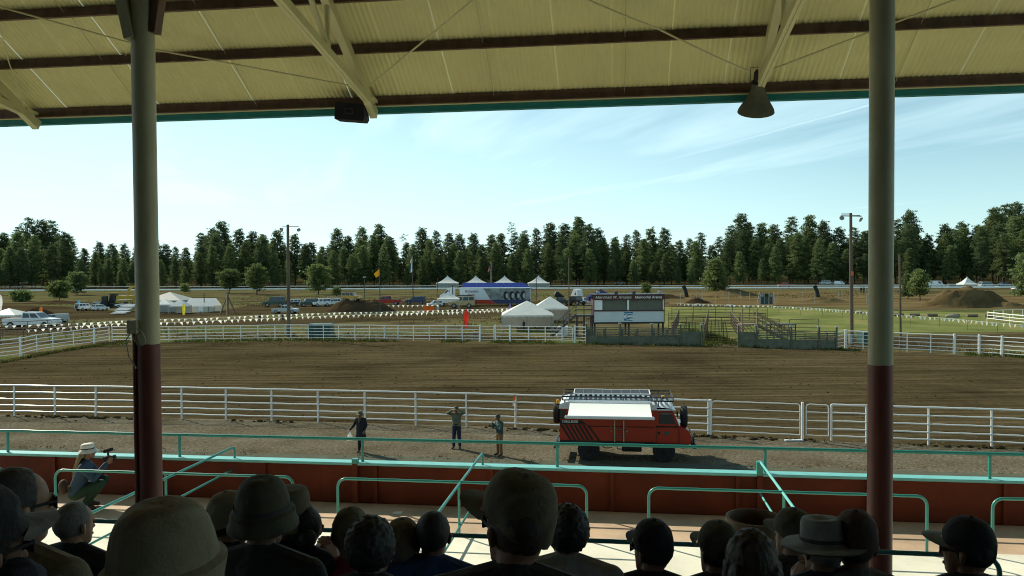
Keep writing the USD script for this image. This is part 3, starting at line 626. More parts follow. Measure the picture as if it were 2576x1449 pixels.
# dark rail in front of the seats
zd = PN(1288, 1352, NRAIL)[2]
sr = to_st(PN(2515, 1400, NRAIL))[0]; sl = S0 + 2
fr_ = thing('seating_rail', 'dark green pipe rail in the shade in front of the seated crowd', 'railing', ST(0, NRAIL, ZTER))
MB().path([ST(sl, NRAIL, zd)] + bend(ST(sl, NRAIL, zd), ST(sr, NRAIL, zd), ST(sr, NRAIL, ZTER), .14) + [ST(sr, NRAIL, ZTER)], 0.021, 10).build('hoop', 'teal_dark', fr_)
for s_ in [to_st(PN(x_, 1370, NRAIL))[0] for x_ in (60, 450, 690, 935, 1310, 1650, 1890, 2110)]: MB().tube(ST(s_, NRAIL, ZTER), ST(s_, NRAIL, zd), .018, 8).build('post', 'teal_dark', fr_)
# barrel planter
bp = PN(1900, 1301, 7.65); zb_ = bp[2]; hgt = zb_ - ZTER
br = thing('barrel', 'big brown round barrel with an open dark mouth in front of the seats', 'barrel', (bp[0], bp[1], ZTER))
MB().lathe([(0, 0.01), (.17, 0.01), (.19, .0), (.235, hgt * .45), (.255, hgt * .80), (.245, hgt * .86), (.268, hgt * .93), (.272, hgt), (.255, hgt + .004), (.238, hgt - .02), (.225, hgt * .7), (.19, hgt * .35), (0, hgt * .33)], 40).build('body', 'terracotta', br, local=True, smooth=40)
for zz in (.3, .62): MB().lathe([(.236 + zz * .01, hgt * zz), (.252 + zz * .012, hgt * zz + .02), (.24 + zz * .012, hgt * zz + .05)], 40).build('band', 'terracotta', br, local=True)
# scraps of paper on the walkway
for i, (x, y) in enumerate([(1000, 1287), (1030, 1293)][:1]):
    p = PN(x, y, 15.3); q = ST(*to_st(p)[:2], zlow + .004)
    G = [[q + SV * a * .09 + NV * c * .09 + ZV * (.012 * ((a > 0) == (c > 0))) for c in (-1, 1)] for a in (-1, 1)]
    MB().grid(G).build('paper_scrap', 'paper', label='crumpled scrap of paper lying on the shaded walkway', cat='litter', smooth=False)

# ------------------------------------------------------------------ loudspeakers under the eave
p = PN(885, 284, NE - .35)
lsp = thing('loudspeaker', 'black box loudspeaker hanging under the eave left of the middle', 'loudspeaker', p)
w = 74 * p[1] / 2000; h = 38 * p[1] / 2000
b = MB(); X, Y = unit(SV + .10 * ZV * -1), NV; Zt = unit(ZV + .35 * NV)
cab = []
prof = [(-w / 2, -h / 2), (-w / 2 * .86, -h / 2 - .0), (w / 2 * .9, -h / 2), (w / 2, -h / 2 + .05), (w / 2 * .94, h / 2), (-w / 2 * .94, h / 2)]
t = trimesh.creation.extrude_polygon(sg.Polygon(prof).buffer(.015), .30, engine='earcut'); v = np.array(t.vertices)
bk = MB().add(p + v[:, :1] * X + v[:, 1:2] * ZV + (v[:, 2:3] - .15) * NV, t.faces); bk.build('cabinet', 'black_plastic', lsp)
rim_ = MB()
for (a0, b0, a1, b1) in ((-.075, -.045, .075, -.045), (.075, -.045, .06, .05), (.06, .05, -.08, .05), (-.08, .05, -.075, -.045)):
    rim_.bar(p + X * a0 + ZV * b0 - NV * .17, p + X * a1 + ZV * b1 - NV * .17, .012, .012)
rim_.build('horn_rim', 'dark_steel', lsp, smooth=False)
MB().bar(p + ZV * h * .5 + SV * .02, ST(E2s, to_st(p)[1], bz(to_st(p)[1]) - .06), .04, .04).build('bracket', 'cream_steel', lsp, smooth=False)
wire = [p + SV * .2 + ZV * .1, p + SV * .38 + ZV * .04, p + SV * .46 + ZV * .16, ST(E2s + .12, NE - .3, bz(NE - .3) - .05)]
MB().path(wire, .006, 6).build('wire', 'wire_dark', lsp)
p = PN(1905, 243, NE - .45)
hs = thing('horn_speaker', 'grey horn loudspeaker hanging under the eave beside the right column', 'loudspeaker', p)
d_ = unit(.50 * NV - .86 * ZV); e1 = SV; e2 = np.cross(d_, e1); Rm = np.stack([e1, e2, d_], 1)
sc = p[1] / 2000
b = MB().lathe([(13 * sc, -38 * sc), (15 * sc, -26 * sc), (19 * sc, -12 * sc), (27 * sc, 6 * sc), (37 * sc, 22 * sc), (43.5 * sc, 33 * sc), (45.5 * sc, 40 * sc), (42 * sc, 40 * sc), (30 * sc, 20 * sc), (10 * sc, 2 * sc), (0, 2 * sc)], 32).move(Rm, p); b.build('bell', 'grey_steel', hs)
b = MB().lathe([(0, -68 * sc), (9 * sc, -67 * sc), (13 * sc, -60 * sc), (13 * sc, -40 * sc), (18 * sc, -38 * sc), (18 * sc, -34 * sc), (12 * sc, -34 * sc)], 24).move(Rm, p); b.build('driver', 'black_plastic', hs)
q = p - d_ * 60 * sc
MB().path([p - d_ * 34 * sc - SV * 20 * sc, q - SV * 22 * sc - d_ * 14 * sc, q + SV * 22 * sc - d_ * 14 * sc, p - d_ * 34 * sc + SV * 20 * sc], .007, 6).build('yoke', 'wire_dark', hs)
MB().bar(q - d_ * 14 * sc, ST(E3s, to_st(q)[1], bz(to_st(q)[1])), .03, .03).build('bracket', 'cream_steel', hs, smooth=False)
# ------------------------------------------------------------------ white pipe fences
HRAIL = [0.26, 0.56, 0.89, 1.24, 1.58]
def wob(a, z, r): return a + ZV * z
def pipe_fence(name, label, foot, hr=HRAIL, rp=0.042, rr=0.031, mt='white_pipe', big=(), htop=None, group=None):
    """foot: list of world points of the posts"""
    foot = [np.array([p[0], p[1], 0.0]) for p in foot]; c = np.mean(foot, 0)
    t = thing(name, label, 'fence', c, group=group)
    rg = np.random.default_rng(len(foot))
    for i, p in enumerate(foot):
        r = rp * (2.2 if i in big else 1); hh = hr[-1] + (0.12 if i in big else 0)
        MB().path([p - ZV * .2, p + ZV * (hh + .0) + np.array([*rg.normal(0, .012, 2), 0])], r, 8).build('post', mt, t)
    for h in hr:
        P_ = [p + ZV * (h + rg.normal(0, .003)) - np.array([0, rp * .6, 0]) for p in foot]
        MB().path(P_, rr if h < hr[-1] else rr * 1.25, 8).build('rail', mt, t)
    return t
def line_pts(px, xs):
    """world points on the polyline of pixels px at the pixel columns xs"""
    out = []
    for x in xs:
        for (a, b) in zip(px[:-1], px[1:]):
            if a[0] <= x <= b[0]:
                out.append(PG(x, a[1] + (b[1] - a[1]) * (x - a[0]) / (b[0] - a[0]))); break
    return out
xs = [-140, -60, 35, 138, 240, 348, 457, 568, 683, 800, 918, 1046, 1173, 1297, 1424, 1550, 1665, 1782]
pipe_fence('pipe_fence', 'near white pipe fence left of its gates, along the raked arena', line_pts(near_fence_px, xs))
def gate(name, label, x0, x1, px=near_fence_px, hr=(0.24, 0.52, 0.86, 1.22, 1.55), mt='white_pipe', r=0.024):
    a, b = line_pts(px, [x0, x1]); a = np.array([a[0], a[1], 0.]); b = np.array([b[0], b[1], 0.])
    t = thing(name, label, 'gate', (a + b) / 2)
    zb, zt_ = hr[0], hr[-1]; u = unit(b - a)
    ring = [a + ZV * zb]
    ring = [a + ZV * (zt_ - .12), a + u * .03 + ZV * (zt_ - .03), a + u * .12 + ZV * zt_, b - u * .12 + ZV * zt_, b - u * .03 + ZV * (zt_ - .03), b + ZV * (zt_ - .12), b + ZV * zb, a + ZV * zb, a + ZV * (zt_ - .12)]
    MB().path(ring, r, 8).build('frame', mt, t)
    for h in hr[1:-1]: MB().tube(a + ZV * h, b + ZV * h, r * .85, 8).build('bar', mt, t)
    return t
gate('pipe_gate', 'wide white pipe gate right of the red camper', 1790, 2012)
gate('pipe_gate', 'narrow white pipe gate between two posts left of the right column', 2028, 2084)
pipe_fence('pipe_fence', 'near white pipe fence right of its gates, behind the right column', line_pts(near_fence_px, [2091, 2180, 2335, 2494, 2670]))
for x, lb in ((2019, 'stout white post carrying the latch between the two near gates'), (1787, 'white hinge post right of the red camper')):
    p = line_pts(near_fence_px, [x])[0]; p = np.array([p[0], p[1] + .02, 0])
    t = thing('gate_post', lb, 'post', p)
    MB().box(p + ZV * .8, (.10, .10, 1.66), ch=.008).build('post', 'white_pipe', t, smooth=False)
p = line_pts(near_fence_px, [2000])[0]
MB().box((p[0] - .15, p[1] - .25, .05), (.75, .16, .07), ch=.01).build('gate_stop', 'white_paint', smooth=False, label='white timber gate stop lying under the wide gate', cat='block')
rib = line_pts(near_fence_px, [1297])[0]
tp = thing('marker_ribbon', 'orange and cream ribbon tied to a post of the near fence', 'ribbon', (rib[0], rib[1], 1.2))
MB().frame((rib[0] - .05, rib[1] - .06, 1.44), (1, 0, 0), (0, 1, 0), unit((.08, 0, 1)), .05, .008, .12).build('knot', 'orange_fabric', tp, smooth=False)
MB().frame((rib[0] - .08, rib[1] - .05, 1.20), (1, 0, 0), (0, 1, 0), unit((.1, 0, 1)), .045, .006, .14).build('tail', 'paper', tp, smooth=False)

ff_left = [(-260, 950), (-60, 911), (52, 897), (93, 886), (133, 880), (185, 873), (237, 866), (275, 860)]
pipe_fence('pipe_fence', 'far white pipe fence curving round the left end of the arena', [PG(x, y) for x, y in ff_left], big=(2, 6))
xs = [282, 330, 378, 425, 471, 518, 562, 606, 649, 692, 732, 776, 814, 852, 893, 930, 967, 1001, 1040, 1080, 1122, 1163, 1207]
ffp = [(282, 860), (425, 860), (720, 855), (1000, 857), (1440, 862), (1480, 864)]
pipe_fence('pipe_fence', 'long far white pipe fence in front of the power pole and green box', line_pts(ffp, xs), big=(22,))
gate('pipe_gate', 'white pipe gate in the far fence below the red feather flag', 1209, 1242, ffp)
pipe_fence('pipe_fence', 'far white pipe fence in front of the white party tents', line_pts(ffp, [1246, 1283, 1330, 1372, 1414]), big=(0, 1))
gate('pipe_gate', 'close barred white gate beside the foot of the booth stairs', 1415, 1441, ffp, hr=(0.2, .42, .64, .86, 1.08, 1.3, 1.5))
pipe_fence('pipe_fence', 'short piece of white pipe fence left of the steel chutes', line_pts(ffp, [1446, 1474]), big=(0,))
ffr = [(2106, 879), (2126, 876), (2402, 891), (2463, 893), (2520, 897), (2600, 903), (2720, 912)]
pipe_fence('pipe_fence', 'far white pipe fence right of the chutes, behind the right column', line_pts(ffr, [2106, 2127, 2171, 2228, 2282, 2341, 2400]), big=(1, 6))
gate('pipe_gate', 'grey white gate with thin bars in the right far fence', 2404, 2461, ffr)
pipe_fence('pipe_fence', 'far white pipe fence at the right picture edge', line_pts(ffr, [2463, 2520, 2578, 2700]), big=(0, 1))

# far racetrack rails
def track_rail(label, px, h, th, dz):
    P_ = [PG(x, y, h) for x, y in px]; c = np.mean(P_, 0); c[2] = 0
    t = thing('track_rail', label, 'railing', c)
    MB().path([p for p in P_], th, 6).build('rail', 'rail_white', t)
    for a, b in zip(P_[:-1], P_[1:]):
        n = max(int(np.linalg.norm(b - a) / 7), 1)
        for i in range(n):
            q = a + (b - a) * i / n; MB().tube((q[0], q[1] + .1, 0), (q[0], q[1] + .1, h), .04, 5).build('post', 'galvanised', t)
track_rail('broad white inner rail of the racetrack in front of the forest', [(-100, 731), (250, 729.5), (700, 727), (1288, 725.2), (1900, 723.8), (2700, 722.0)], 1.1, .26, 0)
track_rail('thin white outer rail of the racetrack at the forest edge', [(-100, 722), (700, 720), (1288, 718.5), (1900, 717.6), (2700, 716.6)], 1.1, .12, 0)

# ------------------------------------------------------------------ steel bucking chutes
chl = [(1476, 865), (1560, 866.5), (1640, 868), (1712, 869.5), (1765, 870.5)]
chr_ = [(1858, 873), (1902, 874.5), (1990, 877), (2060, 879), (2104, 880)]
def chute_run(label, posts, plain=()):
    W = [np.array([*PG(x, y)[:2], 0.]) for x, y in posts]
    t = thing('chute_panels', label, 'fence', np.mean(W, 0))
    rg = np.random.default_rng(7)
    for i, p in enumerate(W):
        MB().box(p + ZV * .98, (.16, .16, 1.96), ch=.01).build('chute_post', 'grey_steel', t, smooth=False)
        hb = MB(); hb.box(p + ZV * 2.02, (.26, .20, .12), ch=.02); hb.tube(p + np.array([.08, -.1, 1.8]), p + np.array([.08, -.1, 2.1]), .03, 6); hb.build('latch_head', 'galvanised', t, smooth=False)
    for i, (a, b) in enumerate(zip(W[:-1], W[1:])):
        u = unit(b - a); w = np.linalg.norm(b - a) - .18; c = (a + b) / 2; nn = np.array([u[1], -u[0], 0])
        MB().frame(c + ZV * .42, u, nn, ZV, w / 2, .025, .42).build('sheet_panel', 'grey_steel', t, smooth=False)
        if i in plain:
            MB().frame(c + ZV * 1.12, u, nn, ZV, w / 2, .025, .27).build('sheet_panel', 'grey_steel', t, smooth=False)
            continue
        for h in (.96, 1.12, 1.28, 1.44, 1.62):
            MB().frame(c + ZV * h + nn * .0, u, nn, ZV, w / 2, .02, .045 if h < 1.5 else .035).build('slat', 'grey_steel', t, smooth=False)
        # chute gate behind, sloping catwalk and dividing panel
        for j in (0.02, .5, .98):
            q = a + (b - a) * j
            MB().frame(q - nn * 1.0 + ZV * .75, u, nn, ZV, .03, .9, .7).build('side_panel', 'dark_steel', t, smooth=False)
    return t
chute_run('grey steel bucking chutes below the announcer booth', chl, plain=(3,))
chute_run('grey steel bucking chutes right of the open gateway', chr_, plain=(0,))
gate('pipe_gate', 'rusty barred gate between the two rows of chutes', 1769, 1855, [(1700, 868), (1765, 869), (1858, 872), (1900, 873)], hr=(.15, .4, .65, .9, 1.15, 1.4), mt='rusty_pipe', r=.022)

# rusty corral pens
def pen(label, px, hr=(.35, .7, 1.05, 1.4, 1.7), mt='rusty_pipe', step=2.6, rr=.03):
    W = [np.array([*PG(x, y)[:2], 0.]) for x, y in px]; P_ = []
    for a, b in zip(W[:-1], W[1:]):
        n = max(1, int(round(np.linalg.norm(b - a) / step)))
        P_ += [a + (b - a) * i / n for i in range(n)]
    P_.append(W[-1])
    return pipe_fence('corral_fence', label, P_, hr=hr, rp=.045, rr=rr, mt=mt)
pen('rusty corral rails directly behind the open gateway', [(1690, 852), (1780, 850), (1900, 853)], step=1.6)
pen('rusty corral rails running back from the booth', [(1682, 835), (1860, 836), (1960, 842)], step=2.2)
pen('rusty corral rails in the middle of the pens', [(1682, 822), (1800, 820), (1925, 823)])
pen('rusty corral rails at the back of the pens', [(1690, 806), (1800, 805), (1930, 808)], hr=(.5, 1.0, 1.5, 1.9))
pen('rusty corral side fence near the right chutes', [(1870, 865), (1850, 836), (1838, 815)], step=2.4)
pen('rusty corral side fence right of the booth', [(1690, 862), (1700, 836), (1708, 808)], step=2.4)
pen('rusty corral side fence behind the gateway', [(1772, 862), (1778, 836), (1782, 806)], step=2.4)
pen('rusty pipe pen standing on the lawn edge right of the stairs', [(1986, 842), (2058, 840)], hr=(.3, .75, 1.2, 1.65), step=3.0)
pen('dark stock pen at the left behind the curved white fence', [(-60, 872), (60, 866), (125, 858), (205, 848)], hr=(.5, .8, 1.1, 1.4, 1.7), step=2.2)
pen('second row of the dark stock pen behind the white pickup', [(-60, 850), (70, 846), (170, 838)], hr=(.5, .9, 1.3, 1.7), step=2.4)
# cattle-head crates of wire mesh and the timber stair at the right chutes
cw = PG(1965, 862); d = cw[1] / 2000
t = thing('stock_crate', 'small dark mesh stock crate raised beside the right chutes', 'crate', (cw[0], cw[1], 0))
for k in (-1, 0, 1):
    MB().box((cw[0] + k * 36 * d, cw[1], .85), (.08, .08, 1.7)).build('corner_post', 'dark_steel', t, smooth=False)
b = MB()
for k in range(9): b.tube((cw[0] - 36 * d + k * 9 * d, cw[1], .7), (cw[0] - 36 * d + k * 9 * d, cw[1], 1.7), .025, 5)
for k in range(5): b.tube((cw[0] - 36 * d, cw[1], .75 + k * .24), (cw[0] + 36 * d, cw[1], .75 + k * .24), .025, 5)
b.build('mesh_panel', 'rusty_pipe', t)
MB().box((cw[0], cw[1] + .6, 1.76), (76 * d, 1.4, .08)).build('crate_roof', 'dark_steel', t, smooth=False)
# stairs from the platform down to the right, pale timber rails
a = PG(2000, 866); dd = a[1]
t = thing('timber_stairs', 'pale timber stairs with handrails climbing behind the right chutes', 'stairs', (a[0], a[1], 0))
top = PD(1905, 790, dd + 1.2); bot = np.array([a[0], a[1] + 1.0, 0.1])
for o in (0, 1.1):
    oo = np.array([0, o, 0])
    MB().bar(bot + oo, top + oo - ZV * 1.0, .06, .22).build('stringer', 'wood_plank', t, smooth=False)
    for hh in (.55, .95, 1.15): MB().bar(bot + oo + ZV * hh, top + oo + ZV * (hh - 1.0), .05, .06).build('handrail', 'wood_plank', t, smooth=False)
    for k in np.linspace(0, 1, 5):
        q = bot * (1 - k) + (top - ZV * 1.0) * k + oo; MB().bar(q, q + ZV * 1.15, .07, .07).build('baluster', 'wood_plank', t, smooth=False)
for k in np.linspace(.05, .97, 11):
    q = bot * (1 - k) + (top - ZV * 1.0) * k; MB().box(q + np.array([0, .55, .05]), (.28, 1.1, .04)).build('tread', 'wood_plank', t, smooth=False)
MB().box(top + np.array([-.7, .55, -1.0]), (1.6, 1.3, .08)).build('landing', 'wood_plank', t, smooth=False)
for k in (-1.4, 0): MB().box((top[0] + k, top[1] + .1, (top[2] - .1) / 2 + .3), (.09, .09, top[2] + .6)).build('tall_post', 'wood_plank', t, smooth=False)

# ------------------------------------------------------------------ announcer booth
DB = 84.5
bl, brr = PD(1493, 813, DB), PD(1672, 813, DB)
bx = thing('announcer_booth', 'raised announcer booth with dark red sign band, grey shutters and a pale front panel', 'booth', ((bl[0] + brr[0]) / 2, DB, 0))
X0, X1 = bl[0], brr[0]; W_ = X1 - X0; zz = lambda y: PD(1582, y, DB)[2]
zbm, zp1, zt1, zt2, zs, ztop = zz(814), zz(810), zz(783), zz(780), zz(754), zz(741.5)
cx = (X0 + X1) / 2
BX = lambda name, x0, x1, y0, y1, z0, z1, mt, ch=0.0, parent=None: MB().box(((x0 + x1) / 2, (y0 + y1) / 2, (z0 + z1) / 2), (x1 - x0, y1 - y0, z1 - z0), ch).build(name, mt, parent or bx, smooth=False)
BX('floor', X0, X1, DB, DB + 3, zbm - .02, zp1, 'black_metal')
BX('front_panel', X0 + .06, X1 - .06, DB - .0, DB + .06, zp1, zt1, 'booth_panel')
for a, b_ in ((X0, X0 + .07), (X1 - .07, X1)): BX('corner_trim', a, b_, DB - .02, DB + .07, zp1, zs, 'booth_red')
BX('sill', X0 - .02, X1 + .02, DB - .06, DB + .1, zt1, zt2, 'booth_red')
BX('sign_band', X0 - .03, X1 + .03, DB - .08, DB + .02, zs, ztop, 'booth_red')
BX('roof', X0 - .1, X1 + .15, DB - .15, DB + 3.1, ztop, ztop + .06, 'black_metal')
BX('side_wall', X0, X0 + .05, DB + .08, DB + 3, zp1, zs, 'booth_red'); BX('side_wall', X1 - .05, X1, DB + .08, DB + 3, zp1, zs, 'booth_red')
BX('back_wall', X0 + .06, X1 - .06, DB + 2.94, DB + 3, zp1, ztop, 'booth_shutter')
n_ = 8; ww = (W_ - .3) / n_
for i in range(n_): BX('shutter', X0 + .15 + i * ww, X0 + .15 + (i + 1) * ww - .012, DB + .12, DB + .15, zt2, zs, 'booth_shutter')
BX('mullion', X0 + W_ * .475, X0 + W_ * .500, DB - .02, DB + .1, zt2, zs, 'white_paint')
BX('door_leaf', X0 + .10, X0 + .95, DB + .02, DB + .1, zt2 + .02, zs - .02, 'white_paint')
BX('jamb', X1 - .18, X1 - .08, DB - .01, DB + .1, zt2, zs, 'white_paint')
for a in (X0 + .15, cx, X1 - .15):
    for y in (DB + .2, DB + 2.8): BX('leg', a - .09, a + .09, y - .09, y + .09, 0, zbm, 'black_metal')
def lettering(text, h, x, z, y, mt, parent, name='lettering', slant=0.0, bold=True, fit=None, thick=.012):
    t = meshkit.text_mesh(text, h, thick, bold=bold); v = np.array(t.vertices)
    if fit: v[:, 0] *= fit / (v[:, 0].max() - v[:, 0].min())
    v[:, 0] -= v[:, 0].min(); v[:, 0] += slant * v[:, 1]
    w = np.stack([x + v[:, 0], y - v[:, 2], z + v[:, 1]], 1)
    return MB().add(w, np.array(t.faces)).build(name, mt, parent, smooth=False)
hb_ = (ztop - zs)
lettering('Marshall W. Knoles', hb_ * .50, X0 + W_ * .03, zs + hb_ * .28, DB - .082, 'sign_white', bx, slant=.3, fit=W_ * .50, bold=False)
lettering('Memorial Arena', hb_ * .46, X0 + W_ * .585, zs + hb_ * .28, DB - .082, 'sign_white', bx, fit=W_ * .375)
lx0, lx1 = X0 + W_ * .430, X0 + W_ * .553; lz0, lz1 = zp1 + (zt1 - zp1) * .12, zp1 + (zt1 - zp1) * .93
lg = BX('logo_board', lx0, lx1, DB - .02, DB - .002, lz0, lz1, 'logo_blue')
def logo_piece(pts):
    P_ = [(lx0 + (lx1 - lx0) * a, lz0 + (lz1 - lz0) * b_) for a, b_ in pts]
    MB().prism(P_, DB - .03, DB - .0202, 'y').build('logo_wave', 'sign_white', lg, smooth=False)
logo_piece([(.0, .80), (.3, .72), (.55, .78), (1, .72), (1, .80), (.6, .86), (.3, .80), (0, .88)])
logo_piece([(.36, .35), (.55, .40), (1, .38), (1, .60), (.36, .62)])
logo_piece([(0, .30), (.25, .22), (.3, .62), (.20, .70), (.12, .60), (0, .66)])
logo_piece([(.3, .05), (.6, .12), (1, .05), (1, .24), (.7, .26), (.45, .14), (.3, .16)])
for i, (px_, w, h) in enumerate(((1504, .34, .28), (1552, .42, .25), (1597, .42, .25), (1660, .46, .3))):
    q = PD(px_, 738, DB + .5)
    if i in (0, 3):
        lamp = MB().box((q[0], DB + .4, ztop + .28), (w, .3, h * .7), ch=.03).build('flood_lamp', 'galvanised', bx, smooth=False)
    else: MB().lathe([(0, .0), (.2, 0), (.2, .2), (.24, .2), (.24, .26), (.1, .32), (0, .32)], 14, (q[0], DB + 1.2, ztop + .06)).build('vent_cap', 'dark_steel', bx)
    if i in (0, 3): MB().tube((q[0], DB + .4, ztop + .04), (q[0], DB + .4, ztop + .2), .03, 6).build('lamp_foot', 'dark_steel', bx)
# stairs and platform on its left
bs = thing('booth_stairs', 'dark steel stairs and platform leading up to the announcer booth', 'stairs', (X0 - 2, DB, 0))
pf0, pf1 = PD(1450, 790, DB)[0], X0 - .05; zpl = zz(792)
MB().box(((pf0 + pf1) / 2, DB + .9, zpl - .08), (pf1 - pf0, 1.7, .16)).build('platform', 'dark_steel', bs, smooth=False)
ft = PG(1386, 857); ft = np.array([PD(1386, 800, DB)[0], DB + .1, .05])
for o in (0, 1.1):
    A = ft + np.array([0, o, 0]); B = np.array([pf0, DB + .1 + o, zpl])
    MB().bar(A, B, .06, .24).build('stringer', 'dark_steel', bs, smooth=False)
    for h in (.55, 1.0): MB().path([A + ZV * h, B + ZV * h, np.array([pf1, DB + .1 + o, zpl + h])], .028, 6).build('handrail', 'dark_steel', bs)
    for k in np.linspace(0, 1, 5): q = A * (1 - k) + B * k; MB().tube(q, q + ZV * 1.0, .024, 6).build('baluster', 'dark_steel', bs)
    for k in (.5, 1): q = B + np.array([(pf1 - pf0) * k * .97, 0, 0]); MB().tube(q, q + ZV, .024, 6).build('baluster', 'dark_steel', bs)
for k in np.linspace(.06, .95, 9):
    q = ft * (1 - k) + np.array([pf0, DB + .1, zpl]) * k; MB().box(q + np.array([0, .55, .03]), (.28, 1.1, .04)).build('tread', 'dark_steel', bs, smooth=False)
for a in (pf0 + .1, (pf0 + pf1) / 2, pf1 - .1):
    for y in (DB + .15, DB + 1.6): MB().tube((a, y, 0), (a, y, zpl - .15), .06, 6).build('leg', 'dark_steel', bs)
for k in range(6): MB().tube((pf0 + .3 + k * .28, DB + 1.0, 0), (pf0 + .3 + k * .28, DB + 1.0, zpl - .2), .03, 5).build('stake', 'rusty_pipe', bs)
# ------------------------------------------------------------------ tents
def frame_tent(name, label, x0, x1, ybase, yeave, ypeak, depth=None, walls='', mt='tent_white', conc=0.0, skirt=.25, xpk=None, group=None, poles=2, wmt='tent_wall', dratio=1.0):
    d = PG((x0 + x1) / 2, ybase)[1] if depth is None else depth
    a, b = PD(x0, ybase, d), PD(x1, ybase, d); w = b[0] - a[0]; dy = w * dratio
    he, hp = PD((x0 + x1) / 2, yeave, d)[2], PD((x0 + x1) / 2, ypeak, d + dy * .35)[2]
    c = np.array([(a[0] + b[0]) / 2, d + dy / 2, 0]); t = thing(name, label, 'tent', c, group=group)
    hx, hy = w / 2, dy / 2; N = 8; G = []
    rings = []
    for k in range(N + 1):
        q = k / N; r = 1 - q; z = he + (hp - he) * (q if conc == 0 else (q ** (1 + conc)))
        rings.append([(sx * hx * r, sy * hy * r, z) for sx, sy in ((-1, -1), (0, -1), (1, -1), (1, 0), (1, 1), (0, 1), (-1, 1), (-1, 0), (-1, -1))])
    MB().grid(np.array(rings)).build('roof', mt, t, local=True, smooth=25)
    for sx0, sy0, sx1, sy1 in ((-1, -1, 1, -1), (1, -1, 1, 1), (1, 1, -1, 1), (-1, 1, -1, -1)):
        n = 17; top = [(hx * (sx0 + (sx1 - sx0) * i / n) * 1.005, hy * (sy0 + (sy1 - sy0) * i / n) * 1.005, he + .01) for i in range(n + 1)]
        bot = [(p[0], p[1], he - skirt * (1.0 if i % 2 else .72)) for i, p in enumerate(top)]
        MB().grid(np.array([top, bot])).build('valance', mt, t, local=True, smooth=False)
    for sx in np.linspace(-1, 1, poles):
        for sy in (-1, 1): MB().tube((sx * hx * .985, sy * hy * .985, 0), (sx * hx * .985, sy * hy * .985, he), .035, 8).build('pole', 'galvanised', t, local=True)
    rg = np.random.default_rng(4)
    for wl in walls:
        A, B = {'f': ((-1, -1), (1, -1)), 'b': ((1, 1), (-1, 1)), 'l': ((-1, 1), (-1, -1)), 'r': ((1, -1), (1, 1))}[wl]
        n = 24; u = np.linspace(0, 1, n + 1); P0 = np.array(A) * [hx, hy] * .97; P1 = np.array(B) * [hx, hy] * .97
        base = P0 + (P1 - P0) * u[:, None]; nn = unit([P1[1] - P0[1], P0[0] - P1[0], 0])[:2]
        off = (.04 * np.sin(u * 40) + rg.normal(0, .02, n + 1))[:, None] * nn
        G = [np.column_stack([base + off * s_, np.full(n + 1, z)]) for z, s_ in ((he - .05, .3), (he * .5, 1), (0.02, 1.4))]
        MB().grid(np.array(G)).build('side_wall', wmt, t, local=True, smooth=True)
    if conc: MB().lathe([(.08, hp - .05), (.05, hp + .15), (.0, hp + .3)], 8).build('finial', mt, t, local=True)
    return t, c, (hx, hy, he, hp)
frame_tent('party_tent', 'nearer white party tent with scalloped edge left of the booth stairs', 1262, 1393, 833, 793, 757, walls='br', poles=3)
frame_tent('party_tent', 'white party tent half hidden behind the nearer one by the booth', 1342, 1431, 812, 776, 746, walls='br', poles=3)
for x, lb in ((1124, 'white peaked marquee left of the blue trailer canopy'), (1196, 'white peaked marquee behind the left end of the blue canopy'), (1269, 'white peaked marquee behind the right end of the blue canopy'), (1356, 'white peaked marquee right of the blue trailer canopy')):
    frame_tent('marquee', lb, x - 27, x + 27, 727, 711.5, 694, walls='flr', conc=.55, skirt=.5)
frame_tent('marquee', 'small white peaked canopy with a draped side in front of the sand off-roader', 1099, 1153, 782, 752, 732, walls='l', conc=.5, skirt=.35)
frame_tent('marquee', 'small white peaked canopy against the trailer', 1142, 1184, 772, 751, 734, conc=.5, skirt=.3)
frame_tent('marquee', 'little white peaked canopy far right behind the tall jump', 2425, 2461, 727, 714, 697, walls='', conc=.5, skirt=.5, depth=262)
frame_tent('canopy', 'white pop-up canopy at the left picture edge', -38, 38, 824, 793, 776, skirt=.3)
frame_tent('canopy', 'blue topped canopy with a white edge behind the announcer booth', 1481, 1549, 775, 747, 728, mt='navy_fabric', skirt=.9)
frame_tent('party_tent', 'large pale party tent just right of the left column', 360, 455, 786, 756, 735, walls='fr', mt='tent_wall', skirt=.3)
frame_tent('canopy', 'small tilted white canopy in front of the large pale tent', 386, 428, 790, 766, 752, walls='', skirt=.2)
frame_tent('canopy', 'small white canopy left of the yellow feather flag', 424, 466, 790, 770, 753, walls='b', skirt=.2)
# white wall tent
d = PG(505, 786)[1]
a, b = PD(462, 786, d), PD(540, 786, d); w = b[0] - a[0]
wt = thing('wall_tent', 'white canvas wall tent with open awning end right of the yellow flag', 'tent', ((a[0] + b[0]) / 2, d + 1.8, 0))
he, hp = PD(505, 771, d)[2], PD(505, 750, d + 1.8)[2]
h = w / 2
MB().grid(np.array([[(-h, -1.8, he), (h, -1.8, he)], [(-h * .86, 0, hp), (h * .86, 0, hp)], [(-h, 1.8, he), (h, 1.8, he)]])).build('roof', 'tent_white', wt, local=True, smooth=False)
MB().grid(np.array([[(-h * .97, -1.7, he), (h * .55, -1.7, he)], [(-h * .97, -1.7, 0), (h * .55, -1.7, 0)]])).build('side_wall', 'canvas', wt, local=True, smooth=False)
MB().grid(np.array([[(-h * .97, 1.7, he), (h * .97, 1.7, he)], [(-h * .97, 1.7, 0), (h * .97, 1.7, 0)]])).build('side_wall', 'canvas', wt, local=True, smooth=False)
MB().add([(h * .56, -1.7, 0), (h * .56, 1.7, 0), (h * .56, 1.7, he), (h * .56, 0, hp - .1), (h * .56, -1.7, he)], [[0, 1, 2], [0, 2, 3], [0, 3, 4]]).build('end_wall', 'canvas', wt, local=True, smooth=False)
